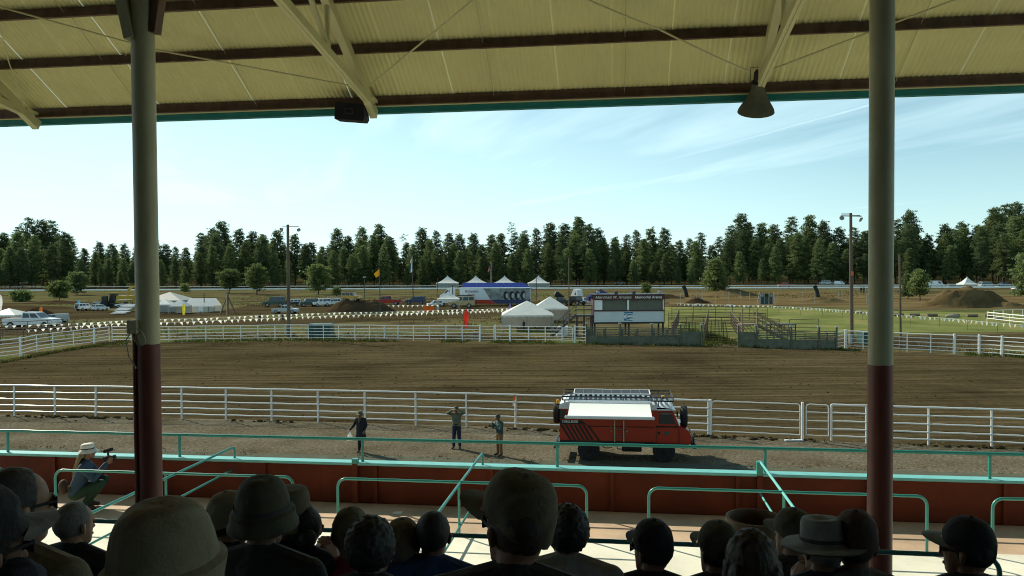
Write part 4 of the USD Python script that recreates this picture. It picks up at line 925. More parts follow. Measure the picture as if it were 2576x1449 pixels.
MB().box((-h * .62, -1.72, he * .55), (.5, .02, .5)).build('window', 'dark_glass', wt, local=True, smooth=False)
for sx in (.95, .6): MB().tube((h * sx, -1.75, 0), (h * sx, -1.75, he), .04, 6).build('pole', 'dark_steel', wt, local=True)
MB().tube((h * .25, -1.2, hp * .7), (h * .25, -1.2, hp + .9), .08, 8).build('stove_pipe', 'black_metal', wt, local=True)

# ------------------------------------------------------------------ trailer with awning and tractor
DT = 158.0
ta, tb = PD(1156.5, 765, DT), PD(1335, 765, DT); TW = tb[0] - ta[0]
tr = thing('show_trailer', 'long white show trailer printed with big tyres under a blue awning', 'trailer', ((ta[0] + tb[0]) / 2, DT + 1.3, 0))
zT = lambda y: PD(1246, y, DT)[2]
tz0, tz1, tz2, tz3 = zT(768), zT(764), zT(754), zT(723.5)
tx = lambda px: PD(px, 750, DT)[0]
BX('body', ta[0], tb[0], DT, DT + 2.6, tz1, tz3, 'trailer_white', .06, tr)
MB().prism([(tx(1190), tz1 + .02), (tx(1248), tz1 + .02), (tx(1232), tz2), (tx(1182), tz2)], DT - .02, DT - .004, 'y').build('red_band', 'car_red', tr, smooth=False)
MB().prism([(tx(1248.6), tz1 + .02), (tx(1334), tz1 + .02), (tx(1334), tz2), (tx(1232.8), tz2)], DT - .02, DT - .004, 'y').build('blue_band', 'trailer_blue', tr, smooth=False)
MB().prism([(tx(1216), tz3 - .15), (tx(1321), tz3 - .15), (tx(1321), tz2 + .01), (tx(1234), tz2 + .01)], DT - .018, DT - .004, 'y').build('printed_picture', 'foliage_print', tr, smooth=False)
for x in (1273, 1288, 1302, 1316):
    r = (tz3 - tz2) * .36; cz = tz2 + r * .95
    e = [(tx(x) + r * .62 * math.cos(q), cz + r * math.sin(q)) for q in np.linspace(0, 2 * PI, 28)[:-1]]
    p_ = MB().prism(e, DT - .032, DT - .0185, 'y').build('printed_tyre', 'tyre', tr, smooth=False)
    e = [(tx(x) + r * .22 + r * .32 * math.cos(q), cz - .05 + r * .62 * math.sin(q)) for q in np.linspace(0, 2 * PI, 22)[:-1]]
    MB().prism(e, DT - .044, DT - .0325, 'y').build('printed_rim', 'galvanised', p_, smooth=False)
lettering('BF', (tz3 - tz2) * .145, tx(1169.5), zT(734.5), DT - .004, 'car_red', tr, slant=.12, fit=tx(1177) - tx(1169.5), thick=.02)
lettering('Goodrich', (tz3 - tz2) * .145, tx(1178), zT(734.5), DT - .004, 'trailer_blue', tr, slant=.12, fit=tx(1203.5) - tx(1178), thick=.02)
lettering('Racing', (tz3 - tz2) * .13, tx(1176), zT(743), DT - .004, 'car_red', tr, slant=.4, fit=tx(1194) - tx(1176), thick=.02)
MB().box(((tx(1170) + tx(1203)) / 2, DT - .012, zT(736.5)), (tx(1203) - tx(1170), .016, .05)).build('underline', 'trailer_blue', tr, smooth=False)
BX('rear_door', tx(1321.5), tx(1333), DT - .03, DT - .004, tz2, tz3 - .1, 'trailer_grey', 0, tr)
for x in (1282, 1304):
    for y in (DT + .25, DT + 2.2):
        w_ = MB().lathe([(0, -.14), (.36, -.14), (.5, -.12), (.5, .12), (.36, .14), (0, .14)], 18, (tx(x), y, .5), 'y').build('wheel', 'tyre', tr)
        MB().lathe([(0, -.16), (.26, -.15), (.28, -.12)], 14, (tx(x), y, .5), 'y').build('rim', 'chrome', w_)
BX('undercarriage', tx(1265), tx(1325), DT + .3, DT + 2.2, .45, tz1 + .05, 'black_metal', 0, tr)
MB().box((tx(1175), DT + .5, tz1 / 2), (.15, .15, tz1)).build('landing_leg', 'black_metal', tr, smooth=False)
# blue awning roof, lifted at the back
z0, z1 = PD(1250, 732, DT + 2.2)[2], PD(1250, 711, DT + 5.4)[2]
n = 9
for i in range(n):
    f0, f1 = i / n, (i + 1) / n
    A = PD(1164 + 152 * f0, 711, DT + 5.4), PD(1164 + 152 * f1 - .4, 711, DT + 5.4); B = PD(1163 + 171 * f0, 726, DT + 2.2), PD(1163 + 171 * f1 - .4, 726, DT + 2.2)
    G = np.array([[B[0], B[1]], [A[0], A[1]]])
    MB().grid(G).build('awning_panel', 'blue_fabric', tr, smooth=False)
A = [PD(1316, 711, DT + 5.4), PD(1334, 726, DT + 2.2), PD(1347, 733, DT + 1.0), PD(1320, 712, DT + 5.4)]
MB().quad(*A).build('awning_end', 'blue_fabric', tr, smooth=False)
for x in (1170, 1330): MB().tube((tx(x), DT + 5.4, 0), PD(x, 711.5, DT + 5.4), .06, 6).build('awning_pole', 'galvanised', tr)
tk = thing('tractor_unit', 'white lorry cab coupled to the show trailer', 'lorry', (tx(1128), DT + 1.3, 0))
kx0, kx1 = tx(1105), tx(1143)
prof = [(kx0, .6), (kx1, .6), (kx1, zT(724)), (tx(1133), zT(723)), (tx(1124), zT(727)), (tx(1117), zT(736)), (kx0 + .15, zT(742)), (kx0, zT(748))]
MB().prism(prof, DT + .1, DT + 2.5, 'y').build('cab', 'truck_white', tk, smooth=False)
MB().prism([(tx(1118), zT(737)), (tx(1124), zT(729)), (tx(1131), zT(728)), (tx(1131), zT(737))], DT + .07, DT + .096, 'y').build('side_window', 'dark_glass', tk, smooth=False)
BX('grille', kx0 - .03, kx0 - .003, DT + .6, DT + 2.0, .9, zT(748), 'black_metal', 0, tk)
for x in (1111, 1135):
    for y in (DT + .25, DT + 2.2): MB().lathe([(0, -.14), (.5, -.12), (.5, .12), (0, .14)], 18, (tx(x), y, .5), 'y').build('wheel', 'tyre', tk)
BX('exhaust', tx(1138), tx(1140), DT + .0, DT + .09, 1.2, zT(716), 'black_metal', 0, tk)

# ------------------------------------------------------------------ parked vehicles
def car(label, x, ybase, wpx, kind, body, view='side', flip=False, ang=None, cat=None, group=None, roof=None, extra='', yaw=None, z=None, depth=None):
    base = PG(x, ybase) if depth is None else PD(x, ybase, depth)
    d = base[1]
    Lr = {'pickup': 5.6, 'suv': 4.6, 'boxy': 4.3, 'jeep': 3.9, 'sedan': 4.6, 'van': 5.6}[kind]; Wd = 1.85 if kind != 'jeep' else 1.7
    th = 0.0 if ang is None else math.radians(ang)
    app = abs(Lr * math.cos(th)) + abs(Wd * math.sin(th))
    sc = wpx * d / 2000 / app
    t = thing('parked_' + {'pickup': 'pickup', 'suv': 'car', 'boxy': 'off_roader', 'jeep': 'open_jeep', 'sedan': 'car', 'van': 'van'}[kind], label, cat or {'pickup': 'pickup', 'suv': 'car', 'boxy': 'off-roader', 'jeep': 'jeep', 'sedan': 'car', 'van': 'van'}[kind], (base[0], d, base[2] if z is None else z), th + (PI if flip else 0), sc, group=group)
    h = Lr / 2; hw = Wd / 2
    P = dict(
        suv=dict(body=[(-h, .38), (h, .38), (h, .75), (h - .15, .92), (h - 1.15, 1.02), (-h + .02, 1.05)], cab=(-h + .05, 1.05, h - 1.15, 1.02, h - 1.95, 1.72, -h + .35, 1.75)),
        sedan=dict(body=[(-h, .35), (h, .35), (h, .7), (h - .2, .82), (h - 1.2, .95), (-h + .6, .98), (-h, .92)], cab=(-h + .5, .96, h - 1.2, .95, h - 2.0, 1.42, -h + 1.2, 1.44)),
        pickup=dict(body=[(-h, .5), (h, .5), (h, .95), (h - .1, 1.12), (h - 1.25, 1.2), (h - 1.3, 1.2), (-h, 1.18)], cab=(-h + 2.1, 1.18, h - 1.25, 1.18, h - 2.0, 1.86, -h + 2.25, 1.9)),
        boxy=dict(body=[(-h, .5), (h, .5), (h, 1.05), (h - .05, 1.12), (h - 1.1, 1.16), (-h, 1.16)], cab=(-h + .02, 1.16, h - 1.1, 1.16, h - 1.45, 1.93, -h + .06, 1.97)),
        jeep=dict(body=[(-h, .55), (h, .55), (h, 1.0), (h - 1.2, 1.08), (-h, 1.08)], cab=(-h + .1, 1.08, h - 1.25, 1.08, h - 1.4, 1.78, -h + .15, 1.8)),
        van=dict(body=[(-h, .45), (h, .45), (h, .95), (h - .5, 1.15), (-h, 1.2)], cab=(-h + .01, 1.2, h - .5, 1.15, h - 1.2, 2.2, -h + .1, 2.25)))[kind]
    bm = MB().prism(P['body'], -hw, hw, 'y'); bm.build('body', body, t, local=True, smooth=False)
    x0, z0_, x1, z1_, x2, z2_, x3, z3_ = P['cab']; iw = hw - .02; tw = hw - .16
    def cabpt(u, v, side): # u along, v up
        xb, xt = x0 + (x1 - x0) * u, x3 + (x2 - x3) * u; zb_, zt_ = z0_ + (z1_ - z0_) * u, z3_ + (z2_ - z3_) * u
        return np.array([xb + (xt - xb) * v, side * (iw + (tw - iw) * v), zb_ + (zt_ - zb_) * v])
    V = [cabpt(0, 0, -1), cabpt(1, 0, -1), cabpt(1, 1, -1), cabpt(0, 1, -1), cabpt(0, 0, 1), cabpt(1, 0, 1), cabpt(1, 1, 1), cabpt(0, 1, 1)]
    cbm = roof or body
    if kind != 'jeep' or 'top' in extra:
        MB().add(V, [[0, 1, 2, 3], [5, 4, 7, 6], [1, 5, 6, 2], [4, 0, 3, 7], [3, 2, 6, 7]]).build('cabin', cbm, t, local=True, smooth=False)
        def pane(u0, u1, v0, v1, side):
            q = [cabpt(u0, v0, side), cabpt(u1, v0, side), cabpt(u1, v1, side), cabpt(u0, v1, side)]; o = np.array([0, side * .012, .004])
            MB().quad(*[a_ + o for a_ in q]).build('side_window', 'dark_glass', t, local=True, smooth=False)
        cuts = {'suv': (.06, .34, .36, .64, .66, .92), 'sedan': (.1, .5, .53, .9), 'pickup': (.06, .44, .5, .92), 'boxy': (.04, .30, .34, .62, .68, .93), 'jeep': (.06, .5, .55, .92), 'van': (.72, .93)}[kind]
        for sd in (-1, 1):
            for i in range(0, len(cuts), 2): pane(cuts[i], cuts[i + 1], .14, .84, sd)
        for (u, nm) in ((1, 'windscreen'), (0, 'rear_window')):
            q = [cabpt(u, .12, -1) * [1, .86, 1], cabpt(u, .12, 1) * [1, .86, 1], cabpt(u, .88, 1) * [1, .88, 1], cabpt(u, .88, -1) * [1, .88, 1]]
            MB().quad(*[a_ + np.array([.014 if u else -.014, 0, .006]) for a_ in q]).build(nm, 'dark_glass', t, local=True, smooth=False)
    else:
        for sd in (-1, 1): MB().path([(x3, sd * tw, 1.05), (x3, sd * tw, 1.8), (x2, sd * tw, 1.78), (x1, sd * tw, 1.08)], .04, 6).build('roll_bar', 'black_metal', t, local=True)
        for sd in (-.4, .4): MB().box((-.35, sd, 1.25), (.45, .45, .6), .06).build('seat', 'black_plastic', t, local=True, smooth=False)
    if kind == 'pickup':
        MB().box((-h + 1.05, 0, 1.20), (1.95, Wd - .16, .02)).build('bed', 'black_plastic', t, local=True, smooth=False)
    wr = .36 if kind in ('suv', 'sedan', 'van') else .41
    for wx in (-h + .95, h - .9):
        for sd in (-1, 1):
            w_ = MB().lathe([(0, -.11), (wr * .7, -.11), (wr, -.09), (wr, .09), (wr * .7, .11), (0, .11)], 16, (wx, sd * (hw - .08), wr), 'y').build('wheel', 'tyre', t, local=True)
            MB().lathe([(0, .02), (wr * .55, .015), (wr * .6, 0), (wr * .55, -.01), (0, -.02)], 12, (wx, sd * (hw + .03), wr), 'y').build('rim', 'rim', w_, local=True)
    for sd in (-1, 1):
        MB().box((h + .005, sd * (hw - .25), .82 if kind != 'sedan' else .66), (.04, .3, .16), .015).build('headlight', 'head_lamp', t, local=True, smooth=False)
        MB().box((-h - .005, sd * (hw - .12), .9 if kind != 'sedan' else .78), (.04, .14, .22), .015).build('tail_light', 'tail_lamp', t, local=True, smooth=False)
    for sx in (-1, 1): MB().box((sx * (h + .03), 0, .5), (.1, Wd * .98, .16), .03).build('bumper', 'black_plastic' if kind in ('boxy', 'jeep') else 'galvanised', t, local=True, smooth=False)
    if kind in ('boxy', 'jeep'): MB().lathe([(0, -.1), (.3, -.1), (.38, -.07), (.38, .07), (0, .1)], 16, (-h - .14, .1, 1.02), 'x').build('spare_wheel', 'tyre', t, local=True)
    if 'rack' in extra:
        MB().box((-.5, 0, z3_ + .12), (2.6, 1.4, .14), .03).build('roof_load', 'black_plastic', t, local=True, smooth=False)
    if 'tent' in extra or 'flip' in extra:
        m_ = 'booth_panel' if 'flip' in extra else 'black_plastic'
        if 'flip' in extra:
            MB().prism([(-1.2, z3_ + .05), (.95, z3_ + .05), (.75, z3_ + 1.35), (-.3, z3_ + 1.45)], -.7, .7, 'y').build('roof_tent', m_, t, local=True, smooth=False)
            MB().prism([(.0, z3_ + .3), (.5, z3_ + .3), (.3, z3_ + .95)], -.715, -.702, 'y').build('tent_opening', 'black_plastic', t, local=True, smooth=False)
        else: MB().prism([(-1.3, z3_ + .05), (1.1, z3_ + .05), (-.5, z3_ + 1.35), (-.9, z3_ + 1.3), (-1.25, z3_ + .7)], -.7, .7, 'y').build('roof_tent', m_, t, local=True, smooth=False)
    if 'box' in extra:
        MB().box((-h + 1.05, 0, 1.55), (2.0, Wd - .1, .75), .08).build('bed_cover', body, t, local=True, smooth=False)
    if 'canopy' in extra:
        MB().box((-.1, 0, 2.02), (2.9, 1.75, .10), .04).build('sun_roof', 'truck_white', t, local=True, smooth=False)
        for sx in (-1.2, 1.0):
            for sd in (-1, 1): MB().tube((sx, sd * .75, 1.0), (sx, sd * .75, 2.0), .03, 6).build('roof_strut', 'black_metal', t, local=True)
    return t
car('white extended cab pickup side-on behind the orange feather flag', 81, 827, 126, 'pickup', 'car_white')
car('white pickup with its bed cover raised behind the other white pickup', 136, 812, 68, 'pickup', 'car_silver', flip=True, extra='box', ang=8)
car('dark backed white off-roader beside the light blue flag', 212, 781, 32, 'boxy', 'car_white', ang=68)
car('silver white off-roader seen from behind, right of its white twin', 252, 781, 33, 'suv', 'car_white', ang=64)
car('small white jeep with a canopy beside the left column', 313, 775, 40, 'jeep', 'car_white', flip=True, extra='canopy')
car('grey green off-roader at the left end of the parked row', 690, 772, 60, 'boxy', 'car_green', flip=True, ang=14)
car('dark off-roader with a pale roof behind the left power pole', 737, 770, 42, 'boxy', 'car_black', roof='car_white', ang=200 - 180, flip=True)
car('dark green off-roader between the pole and the white off-roader', 776, 771, 48, 'boxy', 'car_green', flip=True, ang=22)
car('white boxy off-roader left of the dark mound', 809, 771, 48, 'boxy', 'car_white', flip=True, ang=25)
car('white estate car half hidden behind the dark mound', 838, 768, 46, 'suv', 'car_white', flip=True, ang=10)
car('drab green trailer truck in front of the left power pole', 718, 789, 66, 'pickup', 'car_silver', ang=-6)
car('yellow off-roader with black roof load standing on the dark mound', 884, 757, 50, 'boxy', 'car_yellow', ang=-8, extra='rack', roof='car_yellow', depth=PG(895, 789)[1] + 5)
car('red pickup behind the dark mound', 974, 768, 70, 'pickup', 'car_red', flip=True)
car('dark blue estate car right of the red pickup', 1045, 765, 52, 'suv', 'car_blue', flip=True)
car('white car nose beside the small draped canopy', 1094, 771, 42, 'suv', 'car_white', flip=True, ang=18)
car('sand coloured off-roader with dark windows under the small canopy', 1162, 775, 66, 'boxy', 'car_sand', flip=True, roof='car_sand', extra='rack')
car('dark pickup carrying an open black roof tent', 1408, 768, 62, 'pickup', 'car_black', ang=6, extra='tent')
car('black jeep carrying a grey wedge roof tent beside the booth', 1452, 768, 46, 'jeep', 'car_black', ang=-55, extra='top flip')
car('white car behind the wedge tent jeep', 1480, 763, 40, 'suv', 'car_white', ang=20)
car('small red pickup parked at the forest edge', 1976, 723, 37, 'pickup', 'car_red', flip=True)
car('white car among the trees right of the red pickup', 2080, 717, 34, 'suv', 'car_silver')
car('white van among the trees left of the right power pole', 2110, 717, 26, 'van', 'car_white')
car('white pale van under the trees right of the right column', 2352, 723, 42, 'van', 'car_white')
car('dark parked car left of the little far canopy', 2398, 724, 28, 'suv', 'car_grey')
car('silver car right of the little far canopy', 2484, 724, 40, 'suv', 'car_silver')
car('dark blue car at the right under the trees', 2530, 725, 44, 'sedan', 'car_blue')
car('white low car at the right picture edge', 2568, 731, 40, 'sedan', 'car_white')
car('white vehicle under the trees at the left', 70, 715, 30, 'van', 'car_white')
car('pale car among the trees behind the booth', 1560, 716, 24, 'suv', 'car_white')

# yellow excavator behind the jeep
d = PG(330, 772)[1]; sc = d / 2000
ex = thing('excavator', 'yellow excavator with raised bent boom beside the left column', 'excavator', (PD(310, 772, d)[0], d, 0))
xx = lambda px: (px - 310) * sc; zzz = lambda py: PD(310, py, d)[2]
for o in (-1, 1): MB().prism([(xx(285), 0), (xx(330), 0), (xx(333), .35), (xx(330), .8), (xx(285), .8), (xx(282), .35)], o * 1.1 - .25, o * 1.1 + .25, 'y').build('track', 'black_metal', ex, local=True, smooth=False)
MB().prism([(xx(298), .85), (xx(334), .85), (xx(334), zzz(744)), (xx(300), zzz(743))], -1.2, 1.2, 'y').build('engine_house', 'digger_yellow', ex, local=True, smooth=False)
MB().prism([(xx(280), .85), (xx(297), .85), (xx(297), zzz(738)), (xx(284), zzz(738))], -1.1, .2, 'y').build('cab', 'dark_glass', ex, local=True, smooth=False)
MB().prism([(xx(278), zzz(738)), (xx(298.5), zzz(738)), (xx(298.5), zzz(735.5)), (xx(278), zzz(735.5))], -1.2, .3, 'y').build('cab_roof', 'digger_yellow', ex, local=True, smooth=False)
MB().bar((xx(318), .6, zzz(746)), (xx(322), .6, zzz(727)), .35, .5, up=(0, 1, 0)).bar((xx(322), .6, zzz(727)), (xx(342), .6, zzz(718)), .35, .45, up=(0, 1, 0)).build('boom', 'digger_yellow', ex, local=True, smooth=False)
MB().bar((xx(342), .6, zzz(718)), (xx(352), .6, zzz(735)), .3, .35, up=(0, 1, 0)).build('stick', 'digger_yellow', ex, local=True, smooth=False)
MB().prism([(xx(350), zzz(735)), (xx(356), zzz(736)), (xx(353), zzz(744)), (xx(346), zzz(743))], .2, 1.0, 'y').build('bucket', 'dark_steel', ex, local=True, smooth=False)
tc = thing('wheel_loader', 'small old tractor left of the yellow excavator', 'tractor', (PD(268, 771, d)[0], d - 2, 0))
MB().prism([(-1.6, .7), (1.0, .7), (1.0, 1.3), (-1.6, 1.15)], -.4, .4, 'y').build('bonnet', 'car_silver', tc, local=True, smooth=False)
MB().box((.7, 0, 1.75), (1.0, .9, 1.1), .06).build('cab', 'dark_glass', tc, local=True, smooth=False)
for wx, r in ((-1.2, .45), (.8, .7)):
    for sd in (-.6, .6): MB().lathe([(0, -.15), (r, -.13), (r, .13), (0, .15)], 16, (wx, sd, r), 'y').build('wheel', 'tyre', tc, local=True)

# pale pipes or boards piled by the column
rg = np.random.default_rng(12); d0 = PG(305, 791)[1]
for i in range(7):
    y = 792 - i * 2.2; p = PG(300 + i * 5 + rg.uniform(-3, 3), y); L_ = 34 * p[1] / 2000
    MB().box((p[0], p[1], .25 + .12 * i), (L_, 1.2, .16), .04).build('pale_board', 'booth_panel', smooth=False, label=('lowest', 'second lowest', 'third', 'middle', 'fourth', 'second highest', 'topmost')[i] + ' of the pale boards piled left of the left column', cat='board', group='pale boards piled by the column')

# ------------------------------------------------------------------ poles, flags
def power_pole(label, x, ybase, ytop, wpx, lamps=(), split=None):
    b = PG(x, ybase); d = b[1]; top = PD(x - 3, ytop, d)
    t = thing('power_pole', label, 'pole', (b[0], d, 0))
    r = wpx * d / 4000
    MB().path([(b[0], d, -.3), ((b[0] + top[0]) / 2, d, top[2] / 2), (top[0], d, top[2])], [r * 1.15, r, r * .8], 12).build('shaft', 'wood_pole', t)
    for (dx, dy, s_) in lamps:
        q = np.array([top[0] + dx * d / 2000, d - .2, top[2] - dy * d / 2000])
        arm = MB().tube((top[0], d - .05, q[2] + .35), (q[0], d - .1, q[2] + .35), .04, 6); arm.build('lamp_arm', 'dark_steel', t)
        n_ = unit((np.sign(dx) * .5, -.7, -.5)); e1 = unit(np.cross(n_, ZV)); e2 = np.cross(n_, e1)
        MB().lathe([(.10, -.35), (.14, -.15), (.30, .02), (.40, .12), (.36, .12), (.0, .02)], 16).move(np.stack([e1, e2, n_], 1) * s_, q).build('flood_lamp', 'galvanised', t)
    return t, top, d
power_pole('tall timber power pole with two floodlamps behind the far fence, left', 727, 850, 565, 8.5, ((-14, 12, .62), (28, 13, .55)))
t_, top_, d_ = power_pole('tall timber power pole with floodlamps on a crossarm, left of the right column', 2143, 872, 536, 8.5, ((-24, 12, .55), (22, 16, .6)))
MB().bar((top_[0] - 26 * d_ / 2000, d_ - .1, top_[2] - .25), (top_[0] + 26 * d_ / 2000, d_ - .1, top_[2] - .3), .07, .09).build('crossarm', 'wood_pole', t_, smooth=False)
MB().box((top_[0] + .12, d_ - .22, PD(2147, 688, d_)[2]), (.16, .06, .4)).build('tag_plate', 'orange_fabric', t_, smooth=False)
MB().box((PD(2136, 850, d_)[0], d_ - .3, PD(2136, 852, d_)[2]), (.28, .2, .9), .02).build('meter_box', 'galvanised', t_, smooth=False)
power_pole('slender grey timber pole right of the right column', 2266, 877, 640, 5.5)
wires = MB()
def slim_pole(name, label, x, ybase, ytop, wpx, mt, xt=None):
    b = PG(x, ybase); d = b[1]; top = PD(xt or x, ytop, d); t = thing(name, label, 'pole', (b[0], d, 0))
    MB().path([(b[0], d, 0), (top[0], d, top[2])], [wpx * d / 4000, wpx * d / 4600], 8).build('shaft', mt, t); return t, top, d
def cloth(poly, d, px0, mt, t, name='flag', folds=3, amp=.12):
    """a hanging flag: outline in pixels at depth d, filled with a rippled grid"""
    L_, R_ = poly; n, m = 9, 7; G = []
    for i in range(n):
        a = np.array(L_[0]) + (np.array(L_[1]) - L_[0]) * i / (n - 1); b_ = np.array(R_[0]) + (np.array(R_[1]) - R_[0]) * i / (n - 1); row = []
        for j in range(m):
            q = a + (b_ - a) * j / (m - 1); p = PD(q[0], q[1], d); p[1] += amp * math.sin(j * folds * .9 + i * .5); row.append(p)
        G.append(row)
    MB().grid(np.array(G)).build(name, mt, t, smooth=True)
t, tp_, d = slim_pole('flag_pole', 'slim flagpole with a gold flag behind the dark mound', 957, 787, 672, 2.6, 'dark_steel', xt=954)
cloth((((955, 676), (955.5, 692)), ((941, 688), (946, 699))), d - .1, 0, 'gold_fabric', t)
t, tp_, d = slim_pole('flag_pole', 'slim flagpole with a limp white and blue flag', 1041, 776, 641, 2.6, 'dark_steel', xt=1035)
cloth((((1037, 642), (1037.5, 684)), ((1034, 652), (1031, 686))), d - .1, 0, 'white_fabric', t)
cloth((((1034, 660), (1033.5, 684)), ((1032.5, 664), (1030, 686))), d - .25, 0, 'logo_blue', t, name='flag_stripe')
t, tp_, d = slim_pole('flag_pole', 'flagpole with a striped red, white and blue flag rising above the trailer', 1236, 760, 659, 1.8, 'galvanised', xt=1235)
cloth((((1234.5, 662), (1234.5, 674)), ((1231, 668), (1231, 678))), d - .1, 0, 'navy_fabric', t, name='flag_canton')
for k in range(7):
    a, b_ = k / 7, (k + 1) / 7
    L0, L1 = np.array((1234.3, 672)), np.array((1230, 685)); R0, R1 = np.array((1230.5, 670)), np.array((1226.5, 683))
    cloth(((tuple(L0 + (R0 - L0) * a), tuple(L1 + (R1 - L1) * a)), (tuple(L0 + (R0 - L0) * b_), tuple(L1 + (R1 - L1) * b_))), d - .15, 0, 'red_fabric' if k % 2 == 0 else 'white_fabric', t, name='flag_stripe', amp=.05)
slim_pole('slim_pole', 'bare rusty pole rising behind the party tents beside the booth', 1431, 852, 646, 3.2, 'rusty_pipe')
t, tp_, d = slim_pole('lamp_pole', 'thin dark lamp pole at the right end of the trailer', 1349, 755, 691, 2.2, 'dark_steel'); MB().box((tp_[0], d, tp_[2]), (.7, .3, .25)).build('lamp_head', 'dark_steel', t, smooth=False)
t, tp_, d = slim_pole('lamp_pole', 'thin dark lamp pole above the yellow off-roader', 917, 750, 697, 2.0, 'dark_steel'); MB().box((tp_[0], d, tp_[2]), (.8, .3, .25)).build('lamp_head', 'galvanised', t, smooth=False)
slim_pole('lamp_pole', 'thin dark lamp pole beside the leftmost marquee', 1101, 735, 700, 1.8, 'dark_steel')
def feather(label, x, ybase, ytop, wpx, mt, lean=0):
    b = PG(x, ybase); d = b[1]; t = thing('feather_flag', label, 'flag', (b[0], d, 0))
    H_ = ybase - ytop; n = 10; G = []
    for i in range(n):
        f = i / (n - 1); yy = ytop + H_ * .94 * f; wl = wpx * (math.sqrt(min(f / .25, 1)) if f < .25 else 1 - .35 * max(0, f - .6) / .4)
        xl = x + lean * (1 - f); G.append([PD(xl - wl * .5 + wl * j / 3, yy, d + .06 * math.sin(3 * j + i)) for j in range(4)])
    MB().grid(np.array(G)).build('banner', mt, t, smooth=True)
    MB().path([PG(x - wpx * .5, ybase), PD(x - wpx * .5, ybase - H_ * .5, d + .08), PD(x + lean, ytop, d + .08)], .02, 5).build('rod', 'dark_steel', t)
feather('orange feather flag in front of the white pickup', 99, 812, 770, 9, 'orange_fabric', lean=5)
feather('light blue feather flag left of the white off-roaders', 197, 781, 754, 8, 'blue_light', lean=2)
feather('yellow feather flag in front of the white wall tent', 462, 794, 763, 8, 'yellow_fabric', lean=0)
feather('red feather flag behind the far fence in the middle', 1173, 828, 777, 11, 'red_fabric', lean=0)
feather('purple feather flag left of the nearer party tent', 1282, 785, 762, 5, 'purple_fabric', lean=1)
feather('thin dark red flag between the pale tent and the wall tent', 457, 775, 744, 4, 'car_red', lean=0)
feather('white feather flag cut by the left picture edge', 1, 782, 741, 10, 'white_fabric', lean=0)
MB().box(PG(1078, 784) + ZV * .5, (1.9, .06, 1.0), .01).build('orange_sign', 'orange_fabric', label='low orange sign board behind the pennants in the middle', cat='sign', smooth=False)
sg_ = PG(505, 793); t = thing('notice_sign', 'small white notice sign in front of the wall tent', 'sign', sg_)
MB().box(sg_ + ZV * 1.0, (.75, .04, .8)).build('board', 'white_paint', t, smooth=False); MB().box(sg_ + ZV * .35, (.06, .06, .7)).build('stake', 'dark_steel', t, smooth=False)

# ------------------------------------------------------------------ pennant strings
def pennants(label, px, n, seed):
    rg = np.random.default_rng(seed); W = np.array([PG(x, y, 1.15) for x, y in px]); seg = np.linalg.norm(np.diff(W, axis=0), axis=1); c = np.concatenate([[0], np.cumsum(seg)])
    at = lambda s_: np.array([np.interp(s_, c, W[:, k]) for k in range(3)])
    xpx = np.array([p[0] for p in px]); mid_ = W[len(W) // 2]
    t = thing('pennant_string', label, 'bunting', (mid_[0], mid_[1], 0))
    # even in the picture's own rhythm: spacing by distance along the line
    sts = np.linspace(0, c[-1], n)
    P_ = [at(s_) for s_ in sts]
    MB().path(P_, .012, 4).build('cord', 'white_fabric', t)
    for i, p in enumerate(P_):
        u = unit(at(sts[i] + .2) - at(max(sts[i] - .2, 0))); w = .21 * rg.uniform(.85, 1.1); h = .43 * rg.uniform(.8, 1.05); sw = rg.normal(0, .12); tw = rg.normal(0, .5)
        uu = unit(u * math.cos(tw) + np.array([-u[1], u[0], 0]) * math.sin(tw) * .7)
        tip = p - ZV * h + uu * sw + np.array([0, rg.normal(0, .12), 0]); m_ = (p + tip) / 2 + np.array([-uu[1], uu[0], 0]) * .04
        MB().add([p - uu * w, p + uu * w, m_ + uu * w * .5, m_ - uu * w * .5, tip], [[0, 1, 2], [0, 2, 3], [3, 2, 4]]).build('pennant', 'white_fabric', t, smooth=False)
    for i in range(0, n, 6):
        MB().tube((P_[i][0], P_[i][1], 0), P_[i] + ZV * .05, .025, 5).build('stake', 'rusty_pipe', t)
pennants('string of white pennants along the back of the dirt track, left half', [(-60, 820), (30, 818.5), (148, 814), (243, 811), (344, 804), (457, 802), (525, 800), (621, 795), (688, 792), (777, 789), (884, 785), (965, 785), (1060, 782), (1150, 779), (1288, 776)], 92, 1)
pennants('second string of white pennants just in front of the first, left half', [(70, 829), (153, 824), (237, 817), (301, 813), (457, 810), (521, 807), (588, 804), (704, 799), (803, 795), (965, 790), (1077, 786), (1126, 786), (1198, 783), (1275, 780)], 84, 2)
pennants('string of white pennants behind the red pickup and blue car', [(965, 768), (1100, 767)], 12, 4)
pennants('string of white pennants crossing the lawn on the right', [(1703, 763.7), (1809, 767), (1932, 769), (1987, 772), (2061, 776), (2137, 782), (2247, 791), (2384, 801), (2483, 810), (2570, 817), (2660, 823)], 88, 3)

